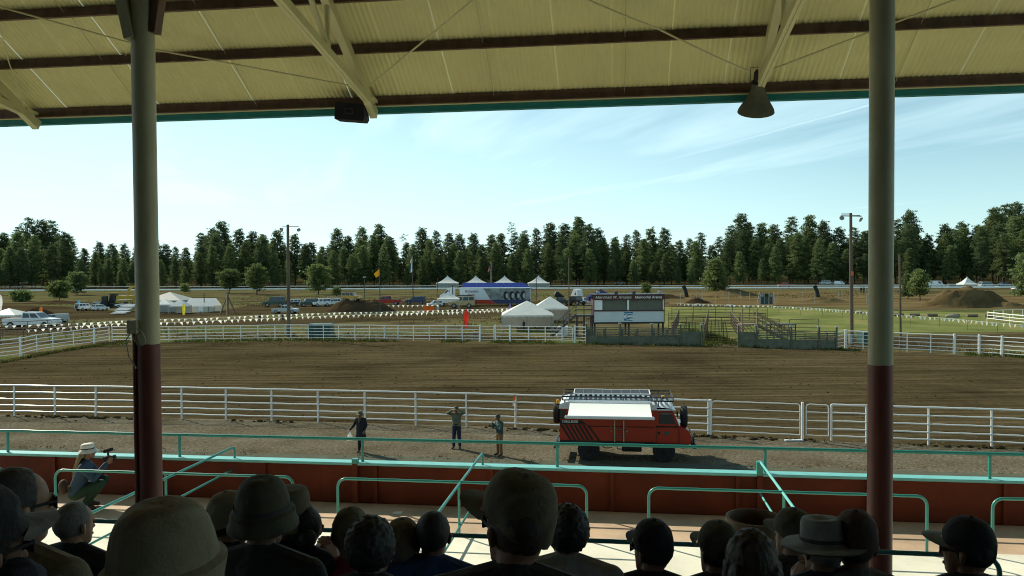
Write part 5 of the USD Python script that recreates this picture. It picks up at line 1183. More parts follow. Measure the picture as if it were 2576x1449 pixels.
# ------------------------------------------------------------------ boxes, panels, small things in the infield
def crate(name, label, cat, x, ybase, wpx, hpx, dep, mt, lid=None):
    b = PG(x, ybase); d = b[1]; w, h = wpx * d / 2000, hpx * d / 2000; t = thing(name, label, cat, (b[0], d + dep / 2, 0))
    MB().box((b[0], d + dep / 2, h / 2), (w, dep, h), .03).build('body', mt, t, smooth=False)
    MB().box((b[0], d + dep / 2, h + .04), (w * 1.02, dep * 1.04, .08), .02).build('lid', lid or mt, t, smooth=False)
    MB().box((b[0] + .02, d - .012, h * .5), (.03, .02, h * .86)).build('door_seam', 'black_metal', t, smooth=False)
    return t
crate('transformer_box', 'large dark green transformer box behind the far fence, left', 'electrical box', 804, 850, 56, 33, 1.8, 'green_box')
crate('transformer_box', 'dark green box behind the far fence beside the right column', 'electrical box', 2192, 867, 38, 28, 1.6, 'green_box')
crate('meter_cabinet', 'pale yellow cabinet at the foot of the left power pole', 'electrical box', 721, 845, 14, 26, .6, 'beige_box')
crate('white_cabinet', 'white cabinet under the booth stairs', 'cabinet', 1618 / 1.0 - 200, 845, 34, 22, .8, 'white_paint')
crate('hay_bale', 'small tan block behind the far fence gate', 'block', 1197, 855, 16, 18, .6, 'wood_plank')
for i, x in enumerate((1917.5, 1928, 1939)):
    b = PG(x, 769); d = b[1]; w = 9.6 * d / 2000; h = 31 * d / 2000
    t = thing('standing_banner', ('left', 'middle', 'right')[i] + ' of three tall dark banner panels on the infield', 'banner', (b[0], d, 0), group=None)
    MB().box((b[0], d, h * .56), (w * .94, .15, h * .88), .03).build('panel', 'banner_dark', t, smooth=False)
    MB().lathe([(0, -.02), (.32, -.02), (.32, 0)], 14, (b[0], d - .08, h * .84), 'y').build('emblem', 'trailer_grey' if i != 1 else 'weed_green', t)
    MB().box((b[0] - w * .5, d, h * .5), (.1, .2, h), .02).build('frame', 'rim', t, smooth=False)
for o, x in ((-1, 1911), (1, 1945)):
    b = PG(x, 768); MB().bar((b[0] + o * .5, b[1], 0), (b[0], b[1], 2.6), .1, .1).build('slanted_prop', 'galvanised', smooth=False, label=('left' if o < 0 else 'right') + ' slanted grey prop beside the three banner panels', cat='prop')
# tripod of timber poles
b = PG(571, 790); d = b[1]; t = thing('pole_tripod', 'tripod of dark timber poles left of the parked row', 'tripod', (b[0], d, 0))
for fx, dy in ((553, 0), (595, 0), (560, 2.5), (577, -1.0)):
    f = PG(fx, 793); MB().path([(f[0], f[1] + dy, 0), PD(572 + (572 - fx) * .15, 735, d + .3)], [.12, .09], 8).build('pole', 'wood_pole', t)
# logs and rocks lining the lawn
rg = np.random.default_rng(31)
for i, (x, y) in enumerate([(1838, 773), (1882, 774), (1757, 771), (2140, 786), (2395, 799), (2200, 789), (2165, 788), (2510, 805)] + [(2355 + i_ * 0, 0) for i_ in range(0)]):
    b = PG(x, y); r = rg.uniform(.5, .8); ico = trimesh.creation.icosphere(subdivisions=2); v = ico.vertices * [1.3, .9, .55] * r; v = v * (1 + .25 * (meshkit.noise(v * 2.2 + i * 7, i)[:, None] - .5))
    MB().add(v + b + ZV * r * .25, ico.faces).build('boulder', 'stone', label=('pale boulder lying on the lawn edge below the big lone pine', 'second boulder right of the one below the big lone pine', 'leftmost boulder on the lawn edge behind the corral', 'boulder right beside the foot of the pennants at the right power pole', 'boulder on the lawn right of the thin timber pole', 'boulder just right of the right column on the lawn', 'boulder hidden behind the right column edge', 'boulder near the white rail corner at the right edge')[i], cat='boulder', group='boulders lining the lawn')
for i, x in enumerate((2400, 2444, 2497, 2556, 2610, 2662)):
    pass
for i, x in enumerate((2260, 2300, 2345, 2400, 2446, 2490)):
    b = PG(x, 797 + (x - 2400) * .012); MB().path([b + np.array([-.8, 0, .22]), b + np.array([.8, .15, .22])], .22, 8).build('log', 'wood_plank', label=('leftmost', 'second', 'third', 'fourth', 'fifth', 'rightmost')[i] + ' short log of the row lying across the right lawn', cat='log', group='logs across the right lawn')
# bleacher guard rails and thin stakes on the motocross field
pipe_fence('low_fence', 'low grey rail fence behind the parked off-roaders', [PG(x, 765) for x in np.linspace(822, 885, 6)], hr=(.5, 1.0, 1.5), mt='galvanised')
pipe_fence('low_fence', 'white rail fence corner on the lawn at the right edge', [PG(2483, 808), PG(2540, 815), PG(2600, 821)], hr=(.4, .8, 1.2), rr=.05)
pipe_fence('low_fence', 'white post row at the right edge of the motocross field', [PG(x, 800 - (x - 2500) * .03) for x in np.linspace(2500, 2620, 6)], hr=(1.1,), rr=.03)
for i, x in enumerate([1712, 1752, 1768, 1800, 1832, 1862, 1885, 1955, 2020, 2050, 2110, 2118, 2180, 2185]):
    b = PG(x, 764 - (i % 3) * 3); MB().tube(b, b + ZV * 2.2, .045, 5).build('stake', 'galvanised', label=('leftmost', 'second', 'third', 'fourth', 'fifth', 'sixth', 'seventh', 'eighth', 'ninth', 'tenth', 'eleventh', 'twelfth', 'thirteenth', 'rightmost')[i] + ' thin pale stake from the left on the motocross field', cat='stake', group='stakes on the motocross field')
# ------------------------------------------------------------------ trees
def leaf_mat(name, col, rand=0.22):
    mat(name, col, 0.75, var=0.45, scale=0.35, coord='object', translucent=0.48, rand=rand, spec=0.25)
leaf_mat('needles_dark', (0.105, 0.150, 0.062)); leaf_mat('needles_mid', (0.150, 0.200, 0.074)); leaf_mat('needles_light', (0.165, 0.210, 0.070))
mat('bark', (0.085, 0.058, 0.040), 0.9, var=0.4, scale=2.0, stretch=(1, 1, .2))
def crown_mesh(rg, h, base, R, n_br, kind):
    """clumps of needles at the ends of many limbs; returns leaf triangles and limb tubes"""
    LV = []; limbs = MB()
    for i in range(n_br):
        u = (i + rg.uniform(0, 1)) / n_br; t = base + (1 - base) * u ** 0.92
        if kind == 'pine': r = R * (0.20 + 1.02 * (1 - u) ** 0.62) * (0.6 + .7 * (u < .12) * 0 + .4 * rg.random()) * min(1, .45 + 2.4 * u)
        elif kind == 'cone': r = R * (1 - u) ** 0.66 * rg.uniform(.50, 1.12) * min(1, .6 + 2.2 * u) + .25
        elif kind == 'tuft': r = R * rg.uniform(.45, 1.05) * (1.0 if u < .8 else .6)
        else: r = R * math.sqrt(max(0.02, 1 - (2 * u - 0.78) ** 2 / 1.6)) * rg.uniform(.45, 1.12)
        a = i * 2.399 + rg.uniform(-.5, .5); z0 = t * h; up = rg.uniform(-.05, .30) * r * (1 if kind != 'round' else 1.3)
        end = np.array([r * math.cos(a), r * math.sin(a), z0 + up])
        if i % 2 == 0: limbs.path([(0, 0, z0 - .1 * r), tuple(end * [.5, .5, 1] - [0, 0, up * .7]), tuple(end * [.85, .85, 1])], [.05 * r + .03, .03 * r + .02, .02], 4, cap=False)
        npf = 1 + int(r * (1.25 if kind != 'tuft' else .8))
        for k in range(npf):
            f = 1.0 - .75 * k / max(npf, 1) if npf > 1 else .9
            c = end * [f, f, 0] + [0, 0, z0 + up * f] + rg.normal(0, .16 * R * .35, 3)
            s = (.50 + .06 * R) * rg.uniform(.7, 1.2) * (1.1 if kind != 'tuft' else .9)
            m = int(20 if kind != 'round' else 24)
            d = rg.normal(0, 1, (m, 3)); d /= np.linalg.norm(d, axis=1)[:, None]
            q = c + d * s * rg.uniform(.35, 1.0, (m, 1)) * [1.25, 1.25, .55]
            e1 = rg.normal(0, 1, (m, 3)); e1 /= np.linalg.norm(e1, axis=1)[:, None]
            e2 = np.cross(e1, d); ls = s * rg.uniform(.36, .70, (m, 1))
            LV.append(np.stack([q - e1 * ls * .5, q + e1 * ls * .5, q + e2 * ls * .9 + [0, 0, 0.1]], 1))
    return np.concatenate(LV), limbs
def make_tree(name, label, cat, loc, sc, h, base, R, n_br, kind, leaf, seed, trunk_r=.30, lean=0.0, group=None, rz=0.0):
    rg = np.random.default_rng(seed)
    t = thing(name, label, cat, loc, rz, sc, group=group)
    L, limbs = crown_mesh(rg, h, base, R, n_br, kind)
    if lean: L = L + np.stack([lean * (L[..., 2] / h) ** 2, 0 * L[..., 2], 0 * L[..., 2]], -1)
    zs = np.linspace(-.3, h * .97, 9)
    tr_ = MB().path([(lean * (max(z, 0) / h) ** 2 + (rg.normal(0, .07) if 0 < i < 8 else 0), rg.normal(0, .07) if 0 < i < 8 else 0, z) for i, z in enumerate(zs)], [trunk_r * (1 - .88 * i / 8) for i in range(9)], 7)
    tr_.build('trunk', 'bark', t, local=True, smooth=True)
    limbs.build('limbs', 'bark', t, local=True, smooth=True, kind='stuff')
    MB().add(L.reshape(-1, 3), np.arange(L.shape[0] * 3).reshape(-1, 3)).build('crown', leaf, t, local=True, smooth=False)
    return t
sky_px = [(-300, 575), (-80, 585), (0, 580), (30, 566), (80, 548), (130, 556), (170, 565), (186, 612), (260, 606), (290, 600), (345, 616), (400, 600), (440, 612), (480, 605), (516, 563), (560, 560), (600, 566), (650, 582), (672, 572), (700, 578), (735, 590), (762, 570), (785, 604), (812, 610), (850, 570), (872, 592), (912, 568), (938, 576), (965, 562), (1000, 598), (1030, 598), (1060, 580), (1082, 570), (1120, 590), (1170, 585), (1215, 584), (1245, 592), (1315, 580), (1362, 570), (1396, 556), (1430, 548), (1470, 534), (1500, 572), (1545, 584), (1600, 570), (1640, 576), (1690, 580), (1722, 604), (1752, 574), (1800, 604), (1838, 554), (1882, 532), (1922, 566), (1955, 552), (2012, 538), (2052, 546), (2100, 565), (2130, 560), (2170, 570), (2230, 562), (2290, 534), (2320, 566), (2346, 588), (2392, 540), (2430, 560), (2446, 590), (2490, 508), (2530, 514), (2580, 512), (2700, 520), (2900, 540)]
SKX, SKY = np.array([p[0] for p in sky_px]), np.array([p[1] for p in sky_px])
prot = {}
H0 = 26.0
KINDS = {'ponderosa': (dict(h=H0, base=.22, R=5.5, n_br=112, kind='pine', leaf='needles_dark', trunk_r=.38), 3),
         'young_pine': (dict(h=H0, base=.10, R=6.6, n_br=125, kind='cone', leaf='needles_mid', trunk_r=.36), 3),
         'tall_pine': (dict(h=H0, base=.46, R=4.0, n_br=64, kind='pine', leaf='needles_dark', trunk_r=.36), 2)}
LABEL = {'ponderosa': 'tall dark green pine with a rough full crown in the forest edge', 'young_pine': 'dense conical pine with foliage almost to the ground in the forest edge', 'tall_pine': 'tall pine with a long bare trunk and ragged top in the forest edge'}
rt = np.random.default_rng(77)
MARKS = [(-30, 'left picture edge'), (362, 'left column'), (722, 'left power pole'), (955, 'gold flag'), (1234, 'striped flag'), (1432, 'rusty bare pole'), (1582, 'announcer booth'), (1800, 'big lone pine'), (2145, 'right power pole'), (2216, 'right column'), (2440, 'tall dirt jump'), (2610, 'right picture edge')]
ORD = ['first', 'second', 'third', 'fourth', 'fifth', 'sixth', 'seventh', 'eighth', 'ninth', 'tenth', 'eleventh', 'twelfth', 'thirteenth', 'fourteenth', 'fifteenth', 'sixteenth']
seen_, outside = {}, []
LOOK = {'ponderosa': 'rough crowned', 'young_pine': 'dense conical', 'tall_pine': 'bare trunked'}
def plant(kind, var, loc, hgt, rz, row, x):
    if not -30 <= x <= 2610: outside.append((loc, hgt / H0, rz)); return
    k = max(i for i in range(len(MARKS)) if MARKS[i][0] <= x); k = min(k, len(MARKS) - 2)
    q = seen_[(row, k)] = seen_.get((row, k), 0) + 1
    lab = f'{LOOK[kind]} pine, {ORD[q - 1]} {row} tree from {MARKS[k][1]} towards {MARKS[k + 1][1]}'
    key = (kind, var); sc = hgt / H0; grp = 'pines along the forest edge'
    if key not in prot: prot[key] = make_tree('pine_tree', lab, 'tree', loc, sc, seed=100 + var * 7 + len(kind), group=grp, rz=rz, lean=[0, .6, -.5][var], **KINDS[kind][0])
    else: dup(prot[key], loc, rz, sc, label=lab)
def hpx(x, yb, yt): # depth and height of a tree whose foot and top are at these pixels
    b = PG(x, yb); return b, PD(x, yt, b[1])[2]
n_tree = 0
x = -150.0
while x < 2730:                                           # skyline row: the trees that make the outline
    yt = np.interp(x, SKX, SKY) + rt.uniform(-3, 16)
    d = rt.uniform(348, 372); top = PD(x, yt, d); w = 36 if yt < 570 else 33
    kind = 'tall_pine' if rt.random() < .30 else ('ponderosa' if rt.random() < .75 else 'young_pine')
    plant(kind, int(rt.integers(KINDS[kind][1])), (top[0], d, 0), top[2], rt.uniform(0, 2 * PI), 'skyline', x); n_tree += 1
    x += w * rt.uniform(.7, 1.35)
x = -150.0
while x < 2730:                                           # middle row
    yt = np.interp(x, SKX, SKY) + rt.uniform(14, 62); d = rt.uniform(334, 347); top = PD(x, yt, d)
    kind = 'ponderosa' if rt.random() < .5 else 'young_pine'
    plant(kind, int(rt.integers(3)), (top[0], d, 0), top[2], rt.uniform(0, 2 * PI), 'middle', x); n_tree += 1
    x += 36 * rt.uniform(.7, 1.25)
x = -150.0
while x < 2730:                                           # lower front row
    if not 60 < x < 175:
        yt = np.interp(x, SKX, SKY) + rt.uniform(45, 95); d = rt.uniform(321, 333); top = PD(x, yt, d)
        plant('young_pine' if rt.random() < .8 else 'ponderosa', int(rt.integers(3)), (top[0], d, 0), top[2], rt.uniform(0, 2 * PI), 'front', x); n_tree += 1
    x += 44 * rt.uniform(.6, 1.4)
# lone tops that stand out against the sky
make_tree('pine_tree', 'lone spindly tree top with sparse tufts rising above the forest right of the flag', 'tree', PD(1287, 700, 360) * [1, 1, 0], PD(1287, 559, 360)[2] / H0, H0, .80, 2.2, 16, 'tuft', 'needles_mid', 901, trunk_r=.2)
make_tree('pine_tree', 'sparse half dead pine top standing above the forest left of the white flag', 'tree', PD(1016, 700, 362) * [1, 1, 0], PD(1018, 588, 362)[2] / H0, H0, .82, 2.0, 12, 'tuft', 'needles_mid', 902, trunk_r=.2)
# the far mass of forest behind: one stuff object
fx, fy = np.meshgrid(np.linspace(-330, 330, 44), np.linspace(385, 520, 8)); fx = fx.ravel() + rt.uniform(-6, 6, fx.size); fy = fy.ravel() + rt.uniform(-8, 8, fy.size)
pi_ = UsdGeom.PointInstancer.Define(stage, '/World/forest')
pp = pi_.GetPrim(); tag(pp, 'dense far mass of dark pines behind the forest edge', 'forest', None, 'stuff')
stage.DefinePrim('/World/forest/prototypes', 'Scope')
for i, k in enumerate((('young_pine', 0), ('young_pine', 1))):
    q = UsdGeom.Xform.Define(stage, f'/World/forest/prototypes/far_pine{"" if i == 0 else "_001"}'); 
    for part in ('trunk', 'crown'):
        src = stage.GetPrimAtPath(prot[k] + '/' + part); m_ = UsdGeom.Mesh.Define(stage, str(q.GetPath()) + '/' + part); m_.GetPrim().GetReferences().AddInternalReference(src.GetPath())
    pi_.CreatePrototypesRel().AddTarget(q.GetPath())
if outside: fx = np.concatenate([fx, [o[0][0] for o in outside]]); fy = np.concatenate([fy, [o[0][1] for o in outside]])
hh = np.array([PD((fx[i] / fy[i]) * 2000 + 1288, min(np.interp((fx[i] / fy[i]) * 2000 + 1288, SKX, SKY) + rt.uniform(28, 75), 655), fy[i])[2] for i in range(len(fx))]) / H0
pi_.CreatePositionsAttr(Vt.Vec3fArray.FromNumpy(np.column_stack([fx, fy, 0 * fx]).astype(np.float32)))
pi_.CreateScalesAttr(Vt.Vec3fArray.FromNumpy(np.repeat(hh[:, None], 3, 1).astype(np.float32)))
pi_.CreateProtoIndicesAttr(Vt.IntArray.FromNumpy((np.arange(len(fx)) % 2).astype(np.int32)))
ang = rt.uniform(0, 2 * PI, len(fx))
pi_.CreateOrientationsAttr(Vt.QuathArray([Gf.Quath(float(math.cos(a / 2)), 0, 0, float(math.sin(a / 2))) for a in ang]))
print('trees', n_tree)
# single trees on the infield, in front of the rails
def lone(label, x, yb, yt, wpx, kind='round', leaf='needles_light', base=.16, seed=1, n=70, name='infield_tree', lean=0):
    b = PG(x, yb); h = PD(x, yt, b[1])[2]; R = wpx * b[1] / 4000
    make_tree(name, label, 'tree' if h > 3 else 'shrub', (b[0], b[1], 0), 1.0, h, base, R * .92, n, kind, leaf, seed, trunk_r=max(.06, h * .022), lean=lean)
lone('round crowned infield tree behind the pole tripod', 577, 738, 681, 66, seed=1, base=.22)
lone('leafy infield tree left of the left power pole', 646, 741, 667, 62, seed=2)
lone('broad round infield tree right of the left power pole', 801, 741, 670, 72, seed=3, n=90)
lone('leaning bushy tree at the left beside the low bush', 150, 758, 710, 58, seed=4, base=.2)
lone('dark round tree at the left behind the two white off-roaders', 193, 742, 687, 56, seed=5, leaf='needles_mid', base=.12)
lone('low wide bush at the left edge of the infield', 55, 758, 734, 52, seed=6, base=.05, name='infield_bush')
lone('small thin tree above the large pale tent', 465, 738, 715, 22, seed=7, base=.2, n=30)
lone('big lone pine standing in front of the rails, right of the booth', 1799, 742, 652, 78, kind='cone', seed=8, n=120, base=.12)
lone('young pine right of the right column', 2285, 752, 690, 44, kind='cone', seed=9, leaf='needles_mid', base=.1)
lone('pine with a short bare trunk right of the thin timber pole', 2313, 757, 680, 58, kind='cone', seed=10, base=.2, n=90)
lone('broad pine cut by the right picture edge', 2590, 760, 640, 90, kind='round', seed=11, leaf='needles_mid', base=.12, n=110)
lone('small bushy sapling above the booth roof', 1625, 738, 716, 26, seed=12, base=.08, n=36, name='infield_bush')
lone('small shrub below the broad infield tree', 846, 745, 722, 24, seed=13, base=.08, n=30, name='infield_bush')
lone('young pine rising behind the marquees at the left of the trailer', 1068, 722, 690, 40, kind='cone', seed=14, leaf='needles_light', base=.1)
for x, lb in ((1722, 'leaning black stump of a burnt tree left of the big lone pine'), (2052, 'leaning black stump of a burnt tree right of the banner panels')):
    b = PG(x, 748); d = b[1]; s = thing('burnt_stump', lb, 'stump', (b[0], d, 0))
    MB().path([(b[0] + .6, d, -.2), (b[0] + .3, d, 1.6), (b[0] - .3, d, PD(x, 718, d)[2])], [.55, .45, .5], 8).build('trunk', 'black_plastic', s)
# ------------------------------------------------------------------ the red camper on the gravel lane
w0 = PG(1481, 1160.5); tor = np.array([w0[0], w0[1], 0.01]) - 1.12 * SV
ck = thing('camper_van', 'red off-road camper with white awning, roof rack and black stripes parked on the gravel', 'camper van', tor, -YAW + math.radians(0.6))
def TB(mb, name, mt, parent=None, smooth=False, **k): return mb.build(name, mt, parent or ck, smooth=smooth, local=True, **k)
Wd = 1.86                                                  # near side y = 0, body runs to y = Wd
Zs, Zw, Zg = 0.72, 1.36, 1.98                              # sill, waist, roof gutter
Lb = 4.95
# rear body and cab shell
TB(MB().prism([(0.02, Zs), (3.66, Zs), (3.66, Zg), (0.02, Zg)], 0, Wd, 'y'), 'rear_body', 'truck_red')
TB(MB().prism([(3.664, Zs), (4.53, Zs), (4.53, Zw), (3.664, Zw)], .01, Wd - .01, 'y'), 'cab_body', 'truck_red')
nose = [(4.534, Zs), (4.93, Zs), (4.955, .80), (4.95, 1.02), (4.92, 1.14), (4.84, 1.24), (4.72, 1.30), (4.534, 1.345)]
TB(MB().prism(nose, .02, Wd - .02, 'y'), 'nose', 'truck_red')
# upper cab: pillars, glass
def cabq(x0, x1, x2, x3, z0, z1, y, th=.04, name='pillar', mt='truck_red'):
    TB(MB().prism([(x0, z0), (x1, z0), (x2, z1), (x3, z1)], y, y + th, 'y'), name, mt)
for y in (.012, Wd - .052):
    cabq(3.664, 3.76, 3.76, 3.664, Zw, Zg, y); cabq(4.42, 4.53, 4.27, 4.19, Zw, Zg, y); cabq(3.76, 4.42, 4.42, 3.76, Zw, Zw + .10, y, name='door_top'); cabq(3.76, 4.24, 4.20, 3.76, Zg - .07, Zg, y, name='window_header')
    TB(MB().prism([(3.77, Zw + .10), (4.385, Zw + .10), (4.215, Zg - .07), (3.77, Zg - .07)], y + .015, y + .022, 'y'), 'side_window', 'dark_glass')
    TB(MB().box((4.0, y - .004, Zg - .13), (.46, .012, .03)), 'window_bar', 'rim')
TB(MB().add([(4.535, .06, Zw), (4.535, Wd - .06, Zw), (4.285, Wd - .06, Zg), (4.285, .06, Zg)], [[0, 1, 2, 3]]), 'windscreen', 'dark_glass')
TB(MB().box((4.535, Wd / 2, Zw + .01), (.05, Wd - .08, .05), .01), 'screen_base', 'truck_red')
# dark interior: seats and wheel seen through the glass
TB(MB().box((3.90, .45, 1.30), (.42, .46, .75), .06), 'seat', 'black_plastic'); TB(MB().box((3.90, 1.35, 1.30), (.42, .46, .75), .06), 'seat', 'black_plastic')
# door seams, black waist line, stripes
for x in (3.664, 4.50): TB(MB().box((x, -.001, 1.04), (.012, .006, .62)), 'door_seam', 'black_metal')
TB(MB().box((4.08, -.002, Zs + .02), (.84, .006, .012)), 'door_seam', 'black_metal')
TB(MB().box((2.35, -.004, 1.335), (2.45, .010, .028)), 'waist_strip', 'black_plastic'); TB(MB().box((4.06, .004, Zw + .005), (.84, .022, .045)), 'waist_strip', 'black_plastic')
TB(MB().prism([(0.02, 1.56), (0.86, 1.56), (1.06, 1.39), (0.02, 1.39)], -.006, -.0005, 'y'), 'black_flash', 'black_metal')
for k in range(6):
    x = .06 + k * .168; TB(MB().prism([(x - .02 if k else .021, 1.375), (x + .075, 1.375), (x + .42, .80), (x + .325, .80)], -.006, -.0005, 'y'), 'black_stripe', 'black_metal')
TB(MB().prism([(1.04, 1.39), (1.12, 1.39), (1.56, .79), (1.48, .79)], -.0062, -.0006, 'y'), 'black_stripe', 'black_metal')
TB(MB().prism([(0.02, .795), (3.64, .775), (3.64, Zs), (0.02, Zs)], -.008, -.0005, 'y'), 'black_sill', 'black_metal')
lt = meshkit.text_mesh('CHALLENGE', .095, .004, bold=True); v = np.array(lt.vertices); v[:, 0] *= .62 / v[:, 0].max()
TB(MB().add(np.stack([.10 + v[:, 0], -.007 - v[:, 2], 1.455 + v[:, 1]], 1), lt.faces), 'lettering', 'white_paint')
e = [(4.06 + .12 * math.cos(a), 1.12 + .06 * math.sin(a)) for a in np.linspace(0, 2 * PI, 24)[:-1]]
TB(MB().prism(e, .003, .009, 'y'), 'oval_badge', 'car_green')
TB(MB().box((3.76, .003, 1.12), (.07, .008, .10)), 'door_handle', 'black_plastic')
# ladder folded against the side, locks, filler
for x in (2.10, 2.44): TB(MB().box((x, -.03, 1.17), (.045, .04, .82), .006), 'ladder_stile', 'beige_box')
for z in (.98, 1.25): TB(MB().tube((2.10, -.03, z), (2.44, -.03, z), .012, 6), 'ladder_rung', 'rim')
TB(MB().lathe([(0, -.012), (.05, -.012), (.055, 0)], 16, (2.56, 0, 1.16), 'y'), 'filler_cap', 'rim'); TB(MB().lathe([(0, -.01), (.028, -.01), (.03, 0)], 12, (1.98, 0, 1.17), 'y'), 'lock', 'rim')
for x in (1.97, 2.53): TB(MB().bar((x - .05, -.012, 1.33), (x + .05, -.012, 1.315), .012, .02), 'latch', 'rim')
# white roof: rear high roof and curved cab roof
TB(MB().prism([(-.02, Zg + .004), (3.70, Zg + .004), (3.66, Zg + .20), (3.2, Zg + .27), (.25, Zg + .27), (.02, Zg + .18)], -.015, Wd + .015, 'y'), 'rear_roof', 'truck_white')
cr = []
for (x, z) in ((3.702, .02), (3.702, .20), (3.95, .215), (4.15, .19), (4.28, .13), (4.36, .04), (4.37, .004)):
    cr.append([(x if abs(y - Wd / 2) < .8 else x - .03, y, Zg + z * (1.0 if 0.1 < y < Wd - .1 else .45)) for y in np.linspace(-.01, Wd + .01, 11)])
TB(MB().grid(np.array(cr)), 'cab_roof', 'truck_white', smooth=True)
TB(MB().box((4.03, .0, Zg + .02), (.70, .05, .05), .01), 'roof_gutter', 'truck_white')
TB(MB().box((.13, -.006, 1.77), (.22, .012, .34)), 'corner_window', 'dark_glass')
# roof rack of black tube
zr = Zg + .34
for y in (.04, Wd - .04):
    for z in (zr, zr + .13): TB(MB().path([(.12, y, z), (4.30, y, z)], .026, 6), 'rack_rail', 'black_metal')
    for x in np.linspace(.12, 4.30, 10): TB(MB().tube((x, y, zr), (x, y, zr + .13), .015, 5), 'rack_stay', 'black_metal')
    for x in (.2, 1.1, 2.1, 3.1, 3.75): TB(MB().tube((x, y, Zg + .15), (x, y, zr), .018, 5), 'rack_leg', 'black_metal')
for x in (.12, 4.30):
    for z in (zr, zr + .13): TB(MB().tube((x, .04, z), (x, Wd - .04, z), .016, 6), 'rack_rail', 'black_metal')
for x in np.linspace(.4, 4.1, 20): TB(MB().box((x, Wd / 2, zr), (.09, Wd - .1, .02)), 'rack_slat', 'black_plastic')
# solar panel and boxes on the rack
TB(MB().frame((2.0, 1.45, zr + .10), (1, 0, 0), unit((0, 1, .08)), unit((0, -.08, 1)), 1.48, .36, .02), 'solar_panel', 'solar_cell')
for y, z in ((1.08, .08), (1.82, .14)): TB(MB().bar((.52, y, zr + z), (3.48, y, zr + z), .05, .05), 'panel_frame', 'white_paint')
for x in (.52, 3.48): TB(MB().bar((x, 1.08, zr + .08), (x, 1.82, zr + .14), .04, .05), 'panel_frame', 'white_paint')
for k in range(1, 8): TB(MB().bar((.52 + k * .37, 1.09, zr + .10), (.52 + k * .37, 1.8, zr + .155), .012, .008), 'cell_line', 'galvanised')
# beacons
for (x, y, z) in ((-.06, .06, Zg + .22), (3.92, .10, zr + .1)):
    TB(MB().lathe([(.055, -.02), (.06, .0), (.06, .09), (.05, .12), (0, .125)], 14, (x, y, z)), 'beacon', 'amber_lamp', smooth=30)
TB(MB().box((-.03, .10, Zg + .16), (.16, .1, .05)), 'beacon_bracket', 'black_metal')
# awning: cassette, cloth, front bar, arms
ze = Zg + .30
TB(MB().box((1.93, -.07, ze), (3.10, .12, .12), .03), 'awning_cassette', 'truck_white')
Ye, Zf = -1.95, Zg + .06
G = []
for i in range(13):
    x = .42 + i * (3.42 - .42) / 12; row = []
    for j in range(7):
        f = j / 6; row.append((x, -.11 + (Ye + .11) * f, ze - .03 + (Zf - ze + .05) * f - .045 * math.sin(PI * f)))
    G.append(row)
TB(MB().grid(np.array(G)), 'awning_cloth', 'awning_white', smooth=True)
TB(MB().box((1.91, Ye - .03, Zf), (3.16, .07, .11), .02), 'awning_bar', 'truck_white')
for x in (.55, 3.30): TB(MB().path([(x, -.12, ze - .05), (x + (.45 if x < 2 else -.45), -1.0, (ze + Zf) / 2 - .08), (x, Ye, Zf)], .018, 6), 'awning_arm', 'rim')
# spare wheels front and rear, mirrors
def wheel(c, axis, r, w, name, parent=None):
    q = TB(MB().lathe([(0, -w / 2), (r * .62, -w / 2), (r * .94, -w / 2 * .9), (r, -w / 2 * .6), (r, w / 2 * .6), (r * .94, w / 2 * .9), (r * .62, w / 2), (0, w / 2)], 26, c, axis), name, 'tyre', smooth=30)
    m = MB().lathe([(0, -w / 2 - .012), (r * .25, -w / 2 - .01), (r * .5, -w / 2 + .03), (r * .6, -w / 2 - .006), (r * .58, -w / 2)], 20, c, axis); m.build('rim', 'black_plastic', q, local=True, smooth=30)
wheel((4.74, .62, 1.66), 'x', .41, .24, 'spare_wheel'); wheel((-.13, .55, 1.72), 'x', .40, .24, 'spare_wheel')
TB(MB().bar((4.6, .62, 1.35), (4.7, .62, 1.5), .08, .05), 'spare_bracket', 'black_metal')
TB(MB().bar((4.36, -.02, Zg - .12), (4.40, -.20, Zg - .06), .02, .02), 'mirror_arm', 'black_metal'); TB(MB().box((4.42, -.22, Zg - .08), (.05, .12, .22), .015), 'mirror', 'black_plastic')
# lamps, bumper, chassis, steps
TB(MB().lathe([(0, .03), (.09, .02), (.1, 0), (.1, -.02)], 16, (4.955, .30, .92), 'x'), 'headlight', 'head_lamp', smooth=30); TB(MB().lathe([(0, .03), (.09, .02), (.1, 0), (.1, -.02)], 16, (4.955, Wd - .30, .92), 'x'), 'headlight', 'head_lamp', smooth=30)
TB(MB().box((4.93, .05, 1.10), (.05, .07, .07), .01), 'side_lamp', 'amber_lamp'); TB(MB().box((0.0, .06, 1.15), (.03, .08, .14), .01), 'tail_light', 'tail_lamp')
TB(MB().box((5.08, Wd / 2, .62), (.16, Wd + .04, .16), .03), 'front_bumper', 'black_plastic'); TB(MB().box((-.12, Wd / 2, .50), (.20, Wd, .12), .03), 'rear_bumper', 'black_plastic')
TB(MB().tube((5.05, .15, .70), (5.05, .15, .95), .03, 6).tube((5.05, .15, .95), (5.05, Wd - .15, .95), .03, 6).tube((5.05, Wd - .15, .95), (5.05, Wd - .15, .70), .03, 6), 'bull_bar', 'black_metal')
for y in (.45, Wd - .45): TB(MB().box((2.4, y, .60), (5.0, .08, .16)), 'chassis_rail', 'black_metal')
TB(MB().box((2.4, Wd / 2, .69), (4.9, Wd - .08, .05)), 'underside', 'black_metal')
TB(MB().box((2.75, .22, .50), (.75, .34, .26), .04), 'fuel_tank', 'black_metal'); TB(MB().path([(2.2, .05, .62), (2.2, .05, .48), (2.6, .05, .45), (3.1, .05, .48), (3.1, .05, .62)], .022, 6), 'side_step', 'black_metal'); TB(MB().path([(1.6, .05, .60), (1.75, .05, .50), (2.0, .05, .52)], .02, 6), 'exhaust', 'black_metal')
